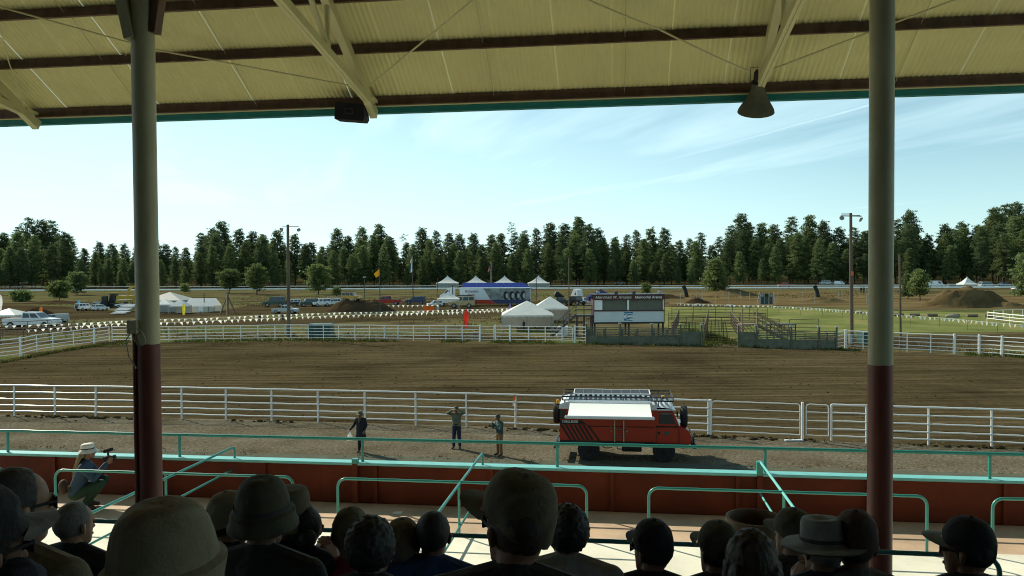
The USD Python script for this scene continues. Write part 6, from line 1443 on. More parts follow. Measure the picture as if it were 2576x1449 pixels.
TB(MB().bar((4.6, .1, .55), (5.15, .1, .64), .06, .05), 'spring_hanger', 'black_metal'); TB(MB().tube((1.12, .3, .42), (1.12, Wd - .3, .42), .07, 8), 'axle', 'black_metal'); TB(MB().tube((3.95, .3, .42), (3.95, Wd - .3, .42), .07, 8), 'axle', 'black_metal')
for x in (1.12, 3.95):
    for y in (.14, Wd - .14): wheel((x, y, .42), 'y', .42, .26, 'wheel')
# ------------------------------------------------------------------ people
for nm, c in dict(skin_light=(0.34, 0.18, 0.11), skin_tan=(0.22, 0.11, 0.065)).items(): mat(nm, c, 0.55, var=0.10, scale=9, coord='object')
def cloth_mat(nm, c, rough=0.85): mat(nm, c, rough, var=0.28, scale=7, coord='object', bump=0.012, bscale=11)
for nm, c in dict(cloth_black=(0.012, 0.012, 0.014), cloth_charcoal=(0.035, 0.036, 0.036), cloth_navy=(0.014, 0.022, 0.05), cloth_blue=(0.02, 0.07, 0.20), cloth_denim=(0.028, 0.062, 0.11), cloth_tan=(0.16, 0.13, 0.07), cloth_grey=(0.17, 0.17, 0.16), cloth_pale=(0.34, 0.34, 0.31), cloth_red=(0.22, 0.02, 0.015), cloth_brown=(0.055, 0.030, 0.018), cloth_olive=(0.065, 0.060, 0.030), cloth_khaki=(0.115, 0.095, 0.05), cloth_beige=(0.24, 0.205, 0.125), cloth_green=(0.009, 0.04, 0.022), cloth_sage=(0.12, 0.14, 0.085), cloth_teal=(0.035, 0.085, 0.075), cloth_ochre=(0.22, 0.13, 0.05), cloth_white=(0.66, 0.66, 0.60), cap_grey=(0.20, 0.215, 0.205), boot_brown=(0.05, 0.035, 0.022)).items(): cloth_mat(nm, c)
for nm, c in dict(hair_black=(0.010, 0.008, 0.007), hair_brown=(0.035, 0.02, 0.012), hair_grey=(0.17, 0.165, 0.15), hair_salt=(0.045, 0.042, 0.038), hair_blond=(0.26, 0.18, 0.075), hair_red=(0.11, 0.05, 0.022)).items(): mat(nm, c, 0.6, var=0.45, scale=30, coord='object', stretch=(1, 1, .15), bump=0.004, bscale=60)
V3 = lambda *a: np.array(a, float)
def ball(p, r, n=16): return m3.Manifold.sphere(float(r), n).translate([float(x) for x in p])
def bone(a, ra, b, rb): return m3.Manifold.batch_hull([ball(a, ra), ball(b, rb)])
def blob(*pr): return m3.Manifold.batch_hull([ball(p, r) for p, r in pr])
def ell(c, r, n=20): return m3.Manifold.sphere(1.0, n).scale([float(x) for x in r]).translate([float(x) for x in c])
def fuse(parts, ref=.014, it=8):
    M_ = m3.Manifold.batch_boolean(parts, m3.OpType.Add).refine_to_length(ref); q = M_.to_mesh()
    t = trimesh.Trimesh(np.array(q.vert_properties[:, :3]), np.array(q.tri_verts), process=False); t.merge_vertices()
    trimesh.smoothing.filter_taubin(t, iterations=it); return np.array(t.vertices), np.array(t.faces)
def rotz(a): c, s = math.cos(a), math.sin(a); return np.array([[c, -s, 0], [s, c, 0], [0, 0, 1]])
def rotx(a): c, s = math.cos(a), math.sin(a); return np.array([[1, 0, 0], [0, c, -s], [0, s, c]])
def head_parts(c, turn=0.0, nod=0.0):
    """cranium, jaw, nose, ears round the head centre c, facing +y before turning"""
    R = rotz(turn) @ rotx(nod); P = lambda *p: c + R @ V3(*p)
    return [blob((P(0, .015, .035), .078), (P(0, -.028, .03), .080), (P(0, .02, -.02), .068)), blob((P(0, .03, -.01), .066), (P(0, .062, -.085), .030), (P(.028, .045, -.08), .028), (P(-.028, .045, -.08), .028), (P(0, -.02, -.03), .062)),
            blob((P(0, .092, .0), .010), (P(0, .108, -.03), .012), (P(0, .085, -.034), .014)), blob((P(-.03, .084, .012), .012), (P(.03, .084, .012), .012)), blob((P(-.018, .088, -.062), .009), (P(.018, .088, -.062), .009))] + \
           [blob((P(s * .076, -.005, .015), .012), (P(s * .084, -.016, .012), .014), (P(s * .078, -.006, -.025), .009)) for s in (-1, 1)], R
def hand_parts(wr, d, pn, curl=.5, thumb=1):
    """palm and five fingers from the wrist along d; pn is the palm normal (towards the palm side)"""
    d = unit(d); pn = unit(pn - (pn @ d) * d); sd = np.cross(d, pn) * thumb
    out = [blob((wr, .024), (wr + d * .03 + sd * .022, .016), (wr + d * .085 + sd * .030, .013), (wr + d * .088 - sd * .030, .012), (wr + d * .03 - sd * .022, .016))]
    for k, (o, L_) in enumerate(((.030, .070), (.011, .080), (-.010, .074), (-.030, .058))):
        p = wr + d * .088 + sd * o; a = 0.0; ra = .0095
        for j, f in enumerate((.45, .32, .26)):
            a += curl * (.5 + .45 * j); q = p + (d * math.cos(a) + pn * math.sin(a)) * L_ * f; out.append(bone(p, ra, q, ra * .9)); p, ra = q, ra * .9
    p = wr + d * .025 + sd * .028; q = p + unit(d * .7 + sd * .8 + pn * .3) * .04; r_ = q + unit(d * .95 + sd * .25 + pn * .45) * .034
    return out + [bone(p, .014, q, .012), bone(q, .012, r_, .010)]
def figure(J, turn=0, nod=0, female=False, hands=None, ref=.014):
    """body mesh, shirt, trousers, shoes from joints"""
    hp, R = head_parts(J['head'], turn, nod)
    nk = J['neck']; body = hp + [bone(nk - V3(0, 0, .03), .060, J['head'] + V3(0, -.018, -.06), .054)]
    pel, ch = J['pelvis'], J['chest']; shw = .03 if female else .045
    tor = lambda e: [blob((pel + V3(-.075, 0, 0), .105 + e), (pel + V3(.075, 0, 0), .105 + e), ((pel + ch) / 2 + V3(-.07, 0, 0), .098 + e), ((pel + ch) / 2 + V3(.07, 0, 0), .098 + e)),
                     blob(((pel + ch) / 2 + V3(-.07, 0, 0), .098 + e), ((pel + ch) / 2 + V3(.07, 0, 0), .098 + e), (ch + V3(-.085, 0, -.03), .105 + e), (ch + V3(.085, 0, -.03), .105 + e), (J['lsh'] * .8 + ch * .2, .055 + e), (J['rsh'] * .8 + ch * .2, .055 + e)),
                     blob((J['lsh'], .052 + e), (J['rsh'], .052 + e), (nk - V3(0, 0, .035), .062 + e), (ch, .10 + e)), blob((nk - V3(0, 0, .02), .058 + e), (ch + V3(0, 0, .06), .085 + e))]
    body += tor(0)
    arm = lambda s, e: [bone(J[s + 'sh'], .050 + e, J[s + 'el'], .040 + e), bone(J[s + 'el'], .040 + e, J[s + 'wr'], .028 + e * .8)]
    leg = lambda s, e: [bone(J[s + 'hip'], .088 + e, J[s + 'kn'], .058 + e), bone(J[s + 'kn'], .058 + e, J[s + 'an'], .040 + e)]
    for s in 'lr':
        body += arm(s, 0) + leg(s, 0)
        d = unit(J[s + 'wr'] - J[s + 'el']); cu, pn, hd = (.4, V3(0, 0, -1), None) if not hands else hands[s]
        body += hand_parts(J[s + 'wr'], d if hd is None else hd, pn, cu, 1 if s == 'l' else -1)
        f = unit(J[s + 'toe'] - J[s + 'an']); body.append(blob((J[s + 'an'] - V3(0, 0, .03), .038), (J[s + 'toe'], .03)))
    B = fuse(body, ref)
    S = fuse(tor(.016) + [bone(J[s + 'sh'], .070, J[s + 'el'], .058) for s in 'lr'] + [bone(J[s + 'el'], .058, J[s + 'wr'] * .93 + J[s + 'el'] * .07, .042) for s in 'lr'], ref * 1.3, 6)
    T = fuse([blob((pel + V3(-.07, 0, -.02), .122), (pel + V3(.07, 0, -.02), .122), (pel + V3(-.07, 0, .05), .118), (pel + V3(.07, 0, .05), .118))] + [m for s in 'lr' for m in (bone(J[s + 'hip'], .105, J[s + 'kn'], .078), bone(J[s + 'kn'], .078, J[s + 'an'] + V3(0, 0, .01), .062))], ref * 1.5, 6)
    F = [fuse([blob((J[s + 'an'] - V3(0, 0, .02), .052), (J[s + 'toe'], .040), (J[s + 'an'] * .6 + J[s + 'toe'] * .4 + V3(0, 0, -.01), .048))], ref * 1.5, 4) for s in 'lr']
    return B, S, T, F, R
def hair_short(c, R, e=.004, low=-.055):
    m = ell((0, -.012, .030), (.081 + e, .100 + e, .096 + e), 36)
    m = m ^ m3.Manifold.batch_hull([m3.Manifold.cube([.4, .4, .001], True).translate([0, -.20 + .065, .2]), m3.Manifold.cube([.4, .4, .001], True).translate([0, -.20 + .005, low])]) if True else m
    v, f = fuse([m], .012, 3); n_ = meshkit.noise(v * 90, 3)[:, None]; v = v + unit_rows(v - [0, -.012, .03]) * (n_ - .5) * (.005 if e < .01 else .014)
    return v @ R.T + c, f
def unit_rows(a): return a / np.maximum(np.linalg.norm(a, axis=1)[:, None], 1e-9)
def hair_long(c, R, w=.105, drop=.30):
    m = [ell((0, -.012, .030), (.094, .108, .106), 28) ^ m3.Manifold.cube([.4, .30, .6], True).translate([0, -.11, 0]), blob((V3(-.05, -.07, -.02), .055), (V3(.05, -.07, -.02), .055), (V3(-w * .7, -.085, -drop), .035), (V3(w * .7, -.085, -drop), .035)), blob((V3(.08, -.02, 0), .03), (V3(.095, -.03, -drop * .7), .028)), blob((V3(-.08, -.02, 0), .03), (V3(-.095, -.03, -drop * .7), .028))]
    v, f = fuse(m, .014, 5); v = v + unit_rows(v * [1, 1, 0.2]) * ((meshkit.noise(v * [110, 110, 9], 5) - .5) * .016)[:, None]
    return v @ R.T + c, f
def cap_meshes(c, R, brim_az=0.0, tilt=.10, crown=1.0, long_brim=.085, box=.72):
    """baseball cap: crown of six panels, brim, button"""
    Rt = R @ rotz(brim_az) @ rotx(tilt); out = []
    G = []
    for i in range(-2, 12):
        ph = (max(i, 0) / 11) * PI / 2 * 1.02; row = []; low = -min(i, 0) * .5
        for j in range(37):
            a = j / 36 * 2 * PI; seam = 1 - .010 * abs(math.cos(a * 3)) ** 12 * math.cos(ph)
            wr_ = .013 * (meshkit.noise(np.array([[math.cos(a) * 2.6, math.sin(a) * 2.6, ph * 3.2]]), 2)[0] - .5) + .006 * (meshkit.noise(np.array([[math.cos(a) * 7, math.sin(a) * 7, ph * 6]]), 5)[0] - .5)
            row.append((.095 * math.cos(ph) ** box * math.cos(a) * seam + wr_, -.006 + .110 * math.cos(ph) ** box * math.sin(a) * seam + wr_, .008 + .112 * crown * math.sin(ph) - low * (.012 + .038 * max(0, -math.sin(a)))))
        G.append(row)
    out.append(('crown', MB().grid(np.array(G))))
    B = []
    for i in range(7):
        f = i / 6; row = []
        for j in range(15):
            u = -1 + 2 * j / 14; aa = u * 1.12; row.append((.098 * math.sin(aa) * (1 - .12 * f * abs(u)), .105 * math.cos(aa) + f * long_brim * math.sqrt(max(0, 1 - u * u * .92)), .014 - .020 * u * u - .022 * f * (1 - .4 * u * u)))
        B.append(row)
    Bn = np.array(B); b = MB().grid(Bn).grid((Bn - [0, 0, .004])[::-1]); out.append(('brim', b))
    out.append(('button', MB().lathe([(.010, 0), (.009, .006), (0, .008)], 10, (0, -.004, .118 * crown + .004))))
    for _, b_ in out: b_.move(Rt, c + R @ V3(0, 0, .040))
    return out
def hat_meshes(c, R, rb=.155, cr=.102, h=.115, droop=.035, dent=.0, tilt=.06, curl=0.0, band=True, dome=False):
    """bucket or brimmed hat, slightly uneven"""
    Rt = R @ rotx(tilt); prof = [(rb, -droop, 1), (rb * .93, -droop * .72, 1), (cr * 1.18, -.004, .6), (cr * 1.03, .006, .2), (cr * 1.0, h * .35, .1), (cr * .96, h * .72, .1), (cr * .86, h * .93, .05), (cr * .62, h * (1.0 - dent * .4), 0), (cr * .3, h * (1.0 - dent), 0), (0.0001, h * (1.0 - dent * 1.1), 0)]
    if dome: prof = prof[:4] + [(cr * math.cos(q) ** .55, .006 + h * math.sin(q), .15) for q in (.3, .6, .85, 1.1, 1.3, 1.45)] + [(.0001, h * 1.0, 0)]
    G = []
    for (r, z, wv) in prof:
        row = []
        for j in range(41):
            a = j / 40 * 2 * PI; n_ = (meshkit.noise(np.array([[math.cos(a) * 1.7, math.sin(a) * 1.7, z * 9]]), 4)[0] - .5)
            zz_ = z + wv * (.022 * n_ + curl * math.cos(a) ** 2); row.append((r * math.cos(a) * (1 + .05 * n_), -.006 + r * 1.10 * math.sin(a) * (1 + .05 * n_), zz_))
        G.append(row)
    G = np.array(G); out = [('crown', MB().grid(G[3:])), ('brim', MB().grid(G[:4]).grid((G[:4] * [.995, .995, 1] - [0, 0, .006])[::-1]))]
    band and out.append(('hat_band', MB().grid(np.array([[(cr * 1.035 * math.cos(a), -.006 + cr * 1.135 * math.sin(a), z) for a in np.linspace(0, 2 * PI, 33)] for z in (.008, .026)]))))
    for _, b_ in out: b_.move(Rt, c + R @ V3(0, 0, .045))
    return out
def sunglasses(c, R):
    b = MB()
    for s in (-1, 1):
        b.frame(V3(s * .034, .098, .008), unit((1, -s * .25, 0)), unit((s * .25, 1, 0)), (0, 0, 1), .028, .003, .019, ch=.002); b.bar(V3(s * .062, .092, .014), V3(s * .082, .0, .018), .004, .008)
    b.bar(V3(-.01, .10, .012), V3(.01, .10, .012), .004, .005); return b.move(R, c)
def put(mb, name, mt, t, smooth=40):
    if isinstance(mb, tuple): mb = MB().add(*mb)
    return mb.build(name, mt, t, local=True, smooth=smooth)
def person(label, loc, rz, sc, fig, J, skin, shirt, trousers, shoes, hair=None, hat=None, extra=None, group=None):
    B, S, T, F, R = fig; t = thing('person', label, 'person', loc, rz, sc, group=group)
    body = put(B, 'body', skin, t, True); put(S, 'shirt', shirt, t, True); put(T, 'trousers', trousers, t, True)
    for f in F: put(f, 'shoe', shoes, t, True)
    hd = J['head']
    for s in (-1, 1): put(MB().lathe([(0, .0), (.006, .001), (.011, .006), (.012, .012)], 10, (0, 0, 0), 'y').move(np.diag([1, -1, 1])).move(R, hd + R @ V3(s * .031, .094, .004)), 'eye', 'black_plastic', t)
    put(MB().lathe([(.088, -.055), (.078, -.03), (.071, .0), (.066, .012), (.063, .002), (.066, -.03)], 24).move(rotx(-.12), J['neck'] + V3(0, .0, -.006)), 'collar', shirt, t)
    if hair: put(hair[0](hd, R, *hair[2:]), 'hair', hair[1], t, True)
    if hat:
        parts = hat[0](hd, R, **(hat[2] if len(hat) > 2 else {}))
        h0 = put(parts[0][1], hat[3] if len(hat) > 3 else 'hat', hat[1], t, True)
        for nm, mb in parts[1:]: put(mb, nm, (hat[4] if len(hat) > 4 and nm == 'brim' else hat[1]) if nm != 'hat_band' else 'cloth_charcoal', h0, 30)
    if extra: extra(t, hd, R, J)
    return t
# --- the seated crowd, seen from behind: three poses shared by all
def seated(lean=.06, arms=0, sh=.175, hd_turn=0, nod=-.05):
    z = .58; J = dict(pelvis=V3(0, 0, z), chest=V3(0, lean, z + .36), neck=V3(0, lean + .02, z + .50), head=V3(0, lean + .05, z + .605))
    for s, k in (('l', -1), ('r', 1)):
        J[s + 'sh'] = V3(k * sh, lean, z + .42); J[s + 'el'] = V3(k * (sh + .06), lean + .08, z + .13); J[s + 'wr'] = V3(k * .13, lean + .33, z + .09)
        if arms == 1 and s == 'r': J['rel'] = V3(.27, lean + .15, z + .30); J['rwr'] = V3(.10, lean + .22, z + .50)
        if arms == 2: J[s + 'el'] = V3(k * .22, lean + .22, z + .12); J[s + 'wr'] = V3(k * .07, lean + .30, z + .36)
        J[s + 'hip'] = V3(k * .095, .04, z - .02); J[s + 'kn'] = V3(k * .14, .46, z - .02); J[s + 'an'] = V3(k * .13, .44, .10); J[s + 'toe'] = V3(k * .14, .60, .045)
    return J
SEAT = {}
def seat_fig(key, turn, nod):
    k = (key, round(turn, 2), round(nod, 2))
    if k not in SEAT:
        J = seated(**{0: {}, 1: dict(lean=.12), 2: dict(arms=2, sh=.165), 3: dict(sh=.20)}[key]); SEAT[k] = (figure(J, turn, nod), J)
    return SEAT[k]
def crowd(label, x, ytop, row, key, turn, skin, shirt, hair=None, hat=None, hat_h=.0, extra=None, trousers='cloth_denim', n_off=0.0, nod=0.0, wide=1.0, yaw=0.0):
    """x, ytop: pixel of the top of the head or hat; row: bench"""
    n = ROWN[row] + n_off; zf = ROWZ[row]; p = PN(x, ytop, n); tot = .58 + .605 + .118 + hat_h; sc = (p[2] - zf) / tot
    fig, J = seat_fig(key, turn, nod); J_ = J
    s_ = to_st(p)[0]; base = ST(s_, n - .04, zf)
    off = rotz(-YAW + yaw) @ (J['head'] * [1, 1, 0]) * sc
    person(label, (base - off) * [1, 1, 0] + [0, 0, zf], -YAW + yaw, sc, fig, J_, skin, shirt, trousers, 'boot_brown', hair, hat, extra)
CAP = lambda m, **k: (cap_meshes, m, k, 'cap')
def CAP2(m, brim, **k): return (cap_meshes, m, k, 'cap', brim)
HAT = lambda m, **k: (hat_meshes, m, k, 'hat')
glasses = lambda t, hd, R, J: put(sunglasses(hd, R), 'glasses', 'black_plastic', t, 30)
crowd('person in a rumpled brown cap and glasses, largest head in the middle foreground', 1303, 1177, 1, 3, .62, 'skin_tan', 'cloth_black', (hair_short, 'hair_brown'), CAP('cloth_khaki', crown=1.0, tilt=.26, brim_az=.45, box=.42), .045, glasses)
crowd('person in a big cream sun hat, foreground left of the left column base', 442, 1252, 0, 3, -.25, 'skin_light', 'cloth_tan', (hair_short, 'hair_grey'), HAT('cloth_beige', rb=.122, cr=.106, h=.125, droop=.085, tilt=.05, band=False, dome=True), .05)
crowd('grey haired person in a tan shirt with glasses at the left edge', 60, 1176, 1, 3, -.45, 'skin_light', 'cloth_tan', (hair_short, 'hair_salt'), None, .0, glasses)
crowd('person in a dark cap and glasses cut by the left picture edge', -28, 1232, 0, 0, -.25, 'skin_tan', 'cloth_navy', (hair_short, 'hair_black'), CAP2('cloth_black', 'cloth_grey'), .02, glasses)
crowd('grey haired person in a black jacket sitting below the crouching photographer', 200, 1262, 3, 3, -.3, 'skin_light', 'cloth_black', (hair_short, 'hair_grey'))
crowd('person in a dark olive bucket hat with a wide dark back', 672, 1199, 2, 3, .1, 'skin_tan', 'cloth_charcoal', (hair_short, 'hair_brown'), HAT('cloth_olive', rb=.135, cr=.104, h=.125, droop=.055, dome=True), .045)
crowd('person in an olive bucket hat half hidden behind the bucket hat in front', 735, 1224, 3, 0, .5, 'skin_tan', 'cloth_black', (hair_short, 'hair_black'), HAT('cloth_khaki', rb=.13, cr=.10, h=.12, droop=.05), .04)
crowd('person in a pale tan cap seen left of the dark olive bucket hat', 586, 1243, 3, 0, -.7, 'skin_light', 'cloth_black', (hair_short, 'hair_brown'), CAP('cloth_beige', crown=1.05), .02)
crowd('dark haired person with a bun and a pale collar right of the bucket hats', 772, 1270, 3, 2, .6, 'skin_tan', 'cloth_black', (hair_short, 'hair_black'), None, .0, lambda t, hd, R, J: (put(fuse([ell(hd + R @ V3(-.01, -.125, .0), (.045, .042, .045))], .012, 3), 'hair_bun', 'hair_black', t, True), put(MB().lathe([(.085, -.03), (.075, .0), (.066, .02)], 24, J['neck'] + V3(0, 0, -.01)), 'collar', 'cloth_pale', t)))
crowd('person in a khaki cap and dark red shirt behind the dark curly head', 889, 1284, 3, 0, .15, 'skin_tan', 'cloth_red', (hair_short, 'hair_grey'), CAP2('cloth_khaki', 'cap_grey', crown=1.05), .02)
crowd('dark curly haired person in black, in front of the khaki and tan caps', 941, 1306, 2, 0, .0, 'skin_tan', 'cloth_black', (hair_short, 'hair_black', .022))
crowd('person in a tan cap with a button on top right of the curly dark head', 1017, 1308, 3, 2, .35, 'skin_tan', 'cloth_navy', (hair_short, 'hair_grey'), CAP('cloth_tan', crown=1.0), .02, glasses)
crowd('short haired person in a blue shirt left of the big brown cap', 1094, 1284, 3, 3, .1, 'skin_tan', 'cloth_blue', (hair_short, 'hair_black'))
crowd('person in a black headscarf and pale shirt right of the big brown cap', 1428, 1275, 3, 3, .3, 'skin_tan', 'cloth_pale', (hair_short, 'hair_black', .02))
crowd('person in a black cap and sunglasses with black shirt, right of the middle', 1640, 1316, 3, 3, .75, 'skin_tan', 'cloth_black', (hair_short, 'hair_black'), CAP('cloth_black', crown=1.0, brim_az=-.2), .01, glasses)
crowd('person in a dark olive cap and dark tee left of the brown barrel', 1803, 1320, 3, 0, .5, 'skin_tan', 'cloth_charcoal', (hair_short, 'hair_black'), CAP('cloth_olive', crown=1.0), .01)
crowd('long brown haired person in front of the brown barrel', 1884, 1331, 2, 0, .1, 'skin_light', 'cloth_black', (hair_long, 'hair_brown'))
def phone(t, hd, R, J):
    put(MB().box(J['lwr'] + V3(.07, .04, .07), (.15, .012, .08), .004), 'phone', 'black_plastic', t, False)
crowd('person in a dark green cap raising both hands, behind the wide brimmed grey hat', 1990, 1288, 4, 2, .6, 'skin_tan', 'cloth_charcoal', (hair_short, 'hair_black'), CAP('cloth_olive', crown=1.0), .01, None)
crowd('person in a wide brimmed grey hat and blue shirt left of the right column', 2064, 1289, 3, 2, .3, 'skin_tan', 'cloth_navy', (hair_short, 'hair_grey'), (hat_meshes, 'cap_grey', dict(rb=.185, cr=.098, h=.115, droop=.01, dent=.18, curl=.0, tilt=-.12), 'hat'), .05)
crowd('person in a dark brown cap and grey shirt just left of the right column base', 2146, 1292, 3, 0, -.2, 'skin_tan', 'cloth_grey', (hair_short, 'hair_black'), CAP('cloth_brown', crown=1.05), .02)
crowd('person in a cap with a pale front and brim, sunglasses, at the right', 2424, 1311, 3, 3, .85, 'skin_tan', 'cloth_black', (hair_short, 'hair_black'), CAP2('cloth_black', 'cap_grey', crown=1.0), .01, glasses)
crowd('person in a dark blue cap cut by the lower left corner', 55, 1415, 0, 0, .0, 'skin_tan', 'cloth_navy', (hair_short, 'hair_brown'), CAP('cloth_navy'), .02)

# --- the photographer squatting behind the wall
def squat():
    z = .30; J = dict(pelvis=V3(0, -.05, z + .02), chest=V3(0, .08, z + .40), neck=V3(0, .11, z + .55), head=V3(0, .15, z + .69))
    for s, k in (('l', -1), ('r', 1)):
        J[s + 'sh'] = V3(k * .175, .09, z + .46); J[s + 'el'] = V3(k * .20, .26, z + .26); J[s + 'wr'] = V3(k * .06, .44, z + .48)
        J[s + 'hip'] = V3(k * .095, -.02, z); J[s + 'kn'] = V3(k * .15, .36, z + .16); J[s + 'an'] = V3(k * .13, .10, .10); J[s + 'toe'] = V3(k * .15, .25, .045)
    return J
J = squat(); fg = figure(J, 0, .05, hands=dict(l=(.9, V3(.6, .2, .5), V3(.3, .6, .7)), r=(.9, V3(-.6, .2, .5), V3(-.3, .6, .7))))
pz = PN(222, 1112, NW - 1.0); zf = zlow; scp = (pz[2] - zf) / (.30 + .69 + .118 + .05)
Rz = -YAW - math.radians(66); bs_ = pz * [1, 1, 0] - rotz(Rz) @ (J['head'] * [1, 1, 0]) * scp
def photo_extra(t, hd, R, J):
    b = MB(); rg = np.random.default_rng(6)                # dreadlocks down the back
    for k in range(26):
        a = -PI / 2 + rg.uniform(-1.2, 1.2); p0 = hd + V3(.085 * math.cos(a), .095 * math.sin(a) - .01, rg.uniform(-.01, .04)); L_ = rg.uniform(.45, .72)
        b.path([p0, p0 + V3(.03 * math.cos(a), -.07, -L_ * .3), p0 + V3(rg.uniform(-.04, .04), -.13, -L_ * .7), p0 + V3(rg.uniform(-.05, .05), -.12, -L_)], [.011, .012, .011, .006], 5)
    put(b, 'dreadlocks', 'hair_blond', t)
    put(fuse([ell(V3(.03, -.24, .42), (.10, .08, .13))], .02, 4), 'belt_bag', 'cloth_brown', t, True)
    put(MB().lathe([(.150, -.05), (.152, .0), (.148, .04)], 24, J['pelvis'] + V3(0, .01, .10)), 'waistband', 'cloth_ochre', t)
person('long haired photographer in a pale bucket hat squatting against the red wall', (bs_[0], bs_[1], zf), Rz, scp, fg, J, 'skin_tan', 'cloth_denim', 'cloth_green', 'boot_brown', (hair_short, 'hair_brown'), HAT('cloth_white', rb=.15, cr=.10, h=.10, droop=.045, tilt=.0), photo_extra)
cmw = (bs_ + rotz(Rz) @ (V3(0, .43, 0) * scp)) * [1, 1, 0] + V3(0, 0, zf + (.30 + .545) * scp)
tcam = thing('video_camera', 'black video camera with a furry microphone held by the squatting photographer', 'camera', cmw, Rz + .55, scp * .92)
put(MB().box((0, .02, 0), (.11, .13, .12), .015), 'camera_body', 'black_plastic', tcam, False)
put(MB().lathe([(.045, .08), (.045, .11), (.055, .12), (.055, .16), (.045, .16), (0, .14)], 18, (0, 0, .0), 'y'), 'lens', 'black_metal', tcam)
put(fuse([bone(V3(0, -.03, .15), .036, V3(0, .09, .17), .036)], .015, 3), 'microphone', 'cloth_black', tcam, True); put(MB().bar((0, .03, .06), (0, .03, .13), .03, .03), 'hot_shoe', 'black_metal', tcam, False)
put(MB().bar((-.09, -.02, -.02), (-.09, .05, -.02), .06, .07), 'viewfinder', 'black_plastic', tcam, False); put(MB().path([(.05, .0, -.05), (.07, .05, -.18), (.05, .02, -.26)], .006, 5), 'strap', 'cloth_black', tcam)

# --- three people standing on the gravel
def standing(arms, stance=.10, hd=(0, .02)):
    J = dict(pelvis=V3(0, 0, .96), chest=V3(0, .01, 1.32), neck=V3(0, .01, 1.46), head=V3(hd[0], hd[1] + .02, 1.615))
    for s, k in (('l', -1), ('r', 1)):
        J[s + 'sh'] = V3(k * .18, .0, 1.40); J[s + 'el'] = V3(k * .23, -.02, 1.12); J[s + 'wr'] = V3(k * .24, .06, .88)
        J[s + 'hip'] = V3(k * .09, 0, .92); J[s + 'kn'] = V3(k * (stance + .01), .02, .50); J[s + 'an'] = V3(k * (stance + .03), 0, .10); J[s + 'toe'] = V3(k * (stance + .06), .15, .045)
    J.update(arms); return J
def stand(label, x, yfoot, ytop, rz, J, fig, skin, shirt, trousers, shoes, hair, hat, tot, extra=None):
    b = PG(x, yfoot); top = PD(x, ytop, b[1])[2]; sc = top / tot
    return person(label, (b[0], b[1], .008), rz, sc, fig, J, skin, shirt, trousers, shoes, hair, hat, extra), sc, b
# facing the camera means turning by pi
J1 = standing(dict(rel=V3(.30, .0, 1.14), rwr=V3(.46, .04, .95), lel=V3(-.24, -.01, 1.13), lwr=V3(-.17, .10, .93)), stance=.045)
def coat(t, hd, R, J):
    put(MB().lathe([(.235, .62), (.215, .78), (.175, 1.02), (.19, 1.2), (.17, 1.36), (.09, 1.45)], 28).move(np.diag([1, .78, 1])), 'long_coat', 'cloth_black', t)
    put(fuse([blob((hd + V3(0, .07, -.06), .05), (hd + V3(0, .10, -.22), .045), (hd + V3(.02, .13, -.32), .025))], .014, 4), 'beard', 'hair_red', t, True)
_, s1, b1 = stand('person in a long black coat and brimmed hat holding a white bag', 908, 1138, 1033, PI - .1, J1, figure(J1, 0, -.1, ref=.02), 'skin_tan', 'cloth_black', 'cloth_black', 'boot_brown', (hair_short, 'hair_red'), HAT('cloth_khaki', rb=.16, cr=.10, h=.12, droop=.02, dent=.2), 1.78, coat)
wr = b1 + rotz(PI - .1) @ J1['rwr'] * s1
bag = thing('carrier_bag', 'white plastic carrier bag hanging from the hand of the person in black', 'bag', wr - V3(0, 0, .44))
v, f = fuse([blob((V3(0, 0, .40), .012), (V3(-.10, 0, .06), .05), (V3(.10, 0, .06), .05), (V3(0, .05, .05), .05), (V3(0, 0, .2), .06))], .02, 4); v = v + unit_rows(v - [0, 0, .15]) * ((meshkit.noise(v * 22, 8) - .5) * .035)[:, None]
put((v, f), 'sack', 'white_fabric', bag, False); put(MB().path([(-.03, 0, .36), (-.02, 0, .44), (.02, 0, .44), (.03, 0, .36)], .006, 5), 'handle', 'white_fabric', bag)
J2 = standing(dict(lsh=V3(-.18, .0, 1.43), rsh=V3(.18, .0, 1.43), lel=V3(-.34, .06, 1.50), lwr=V3(-.13, .16, 1.62), rel=V3(.36, .04, 1.47), rwr=V3(.13, .15, 1.63)), stance=.10)
belt = lambda t, hd, R, J: put(MB().lathe([(.152, .995), (.156, 1.02), (.152, 1.045)], 24).move(np.diag([1, .86, 1])), 'belt', 'cloth_black', t)
stand('person in a grey shirt and dark trousers shading the eyes with both hands', 1149, 1129, 1022, PI - .12, J2, figure(J2, 0, -.05, hands=dict(l=(.35, V3(0, -.2, -1), V3(.9, .3, .1)), r=(.35, V3(0, -.2, -1), V3(-.9, .3, .1))), ref=.02), 'skin_tan', 'cloth_sage', 'cloth_navy', 'boot_brown', (hair_short, 'hair_brown'), CAP('cloth_olive'), 1.76, belt)
J3 = standing(dict(rel=V3(.20, .20, 1.20), rwr=V3(.06, .30, 1.42), lel=V3(-.22, .10, 1.14), lwr=V3(-.02, .22, 1.20)), stance=.10, hd=(.0, .05))
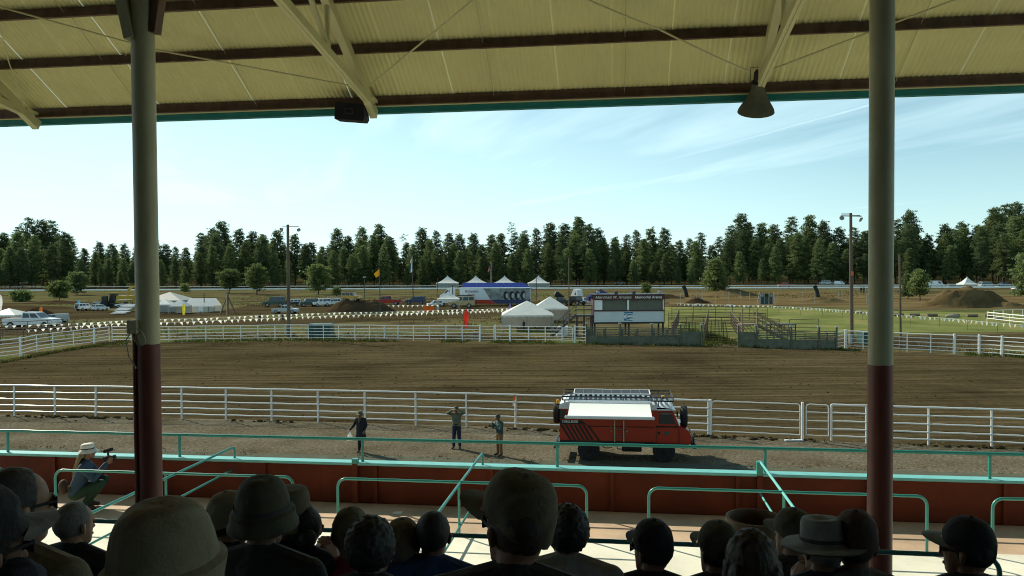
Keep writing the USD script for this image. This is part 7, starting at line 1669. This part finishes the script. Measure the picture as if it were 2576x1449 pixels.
stand('person in a green shirt and ochre trousers with one hand raised to the face', 1257, 1147, 1042, PI - .95, J3, figure(J3, 0, -.22, hands=dict(r=(1.0, V3(-.5, -.6, .2), V3(0, .1, 1)), l=(.4, V3(0, -1, 0), V3(1, 0, .1))), ref=.02), 'skin_tan', 'cloth_teal', 'cloth_ochre', 'boot_brown', (hair_short, 'hair_brown'), CAP('cloth_olive'), 1.76, belt)
# --- walkers on the dirt track and figures far off
Jw = standing(dict(lel=V3(-.21, -.12, 1.14), lwr=V3(-.20, .05, .95), rel=V3(.21, .10, 1.15), rwr=V3(.18, .28, 1.05), lkn=V3(-.09, .20, .52), lan=V3(-.09, .30, .12), ltoe=V3(-.09, .44, .09), rkn=V3(.09, .02, .50), ran=V3(.09, -.30, .14), rtoe=V3(.09, -.18, .045)))
fw = figure(Jw, 0, 0, ref=.035)
pack = lambda t, hd, R, J: put(MB().box((0, -.20, 1.24), (.30, .18, .46), .05), 'backpack', 'cloth_black', t, False)
stand('person with a backpack walking on the dirt track, further left', 655, 812, 789, -PI / 2 + .1, Jw, fw, 'skin_tan', 'cloth_black', 'cloth_charcoal', 'boot_brown', (hair_short, 'hair_black'), CAP('cloth_black'), 1.76, pack)
stand('person striding on the dirt track just left of the power pole', 711, 811, 787, -PI / 2 - .1, Jw, fw, 'skin_tan', 'cloth_charcoal', 'cloth_charcoal', 'boot_brown', (hair_short, 'hair_black'), CAP('cloth_charcoal'), 1.76)
Js = standing({}); fs = figure(Js, 0, 0, ref=.04)
for x, yf, yt, lb, sh in ((2166, 737, 722, 'tiny standing person in dark clothes left of the right column, beside a pair', 'cloth_black'), (2173, 737, 721, 'tiny standing person in blue, nearer the right column', 'cloth_denim'), (1660, 729, 716, 'tiny person standing at the track rail above the booth', 'cloth_brown'), (20, 826, 800, 'person in dark clothes standing under the canopy at the left edge', 'cloth_charcoal'), (1318, 832, 806, 'person in dark clothes standing inside the nearer party tent', 'cloth_charcoal')):
    stand(lb, x, yf, yt, PI * .8, Js, fs, 'skin_tan', sh, 'cloth_navy', 'boot_brown', (hair_short, 'hair_black'), None, 1.73)
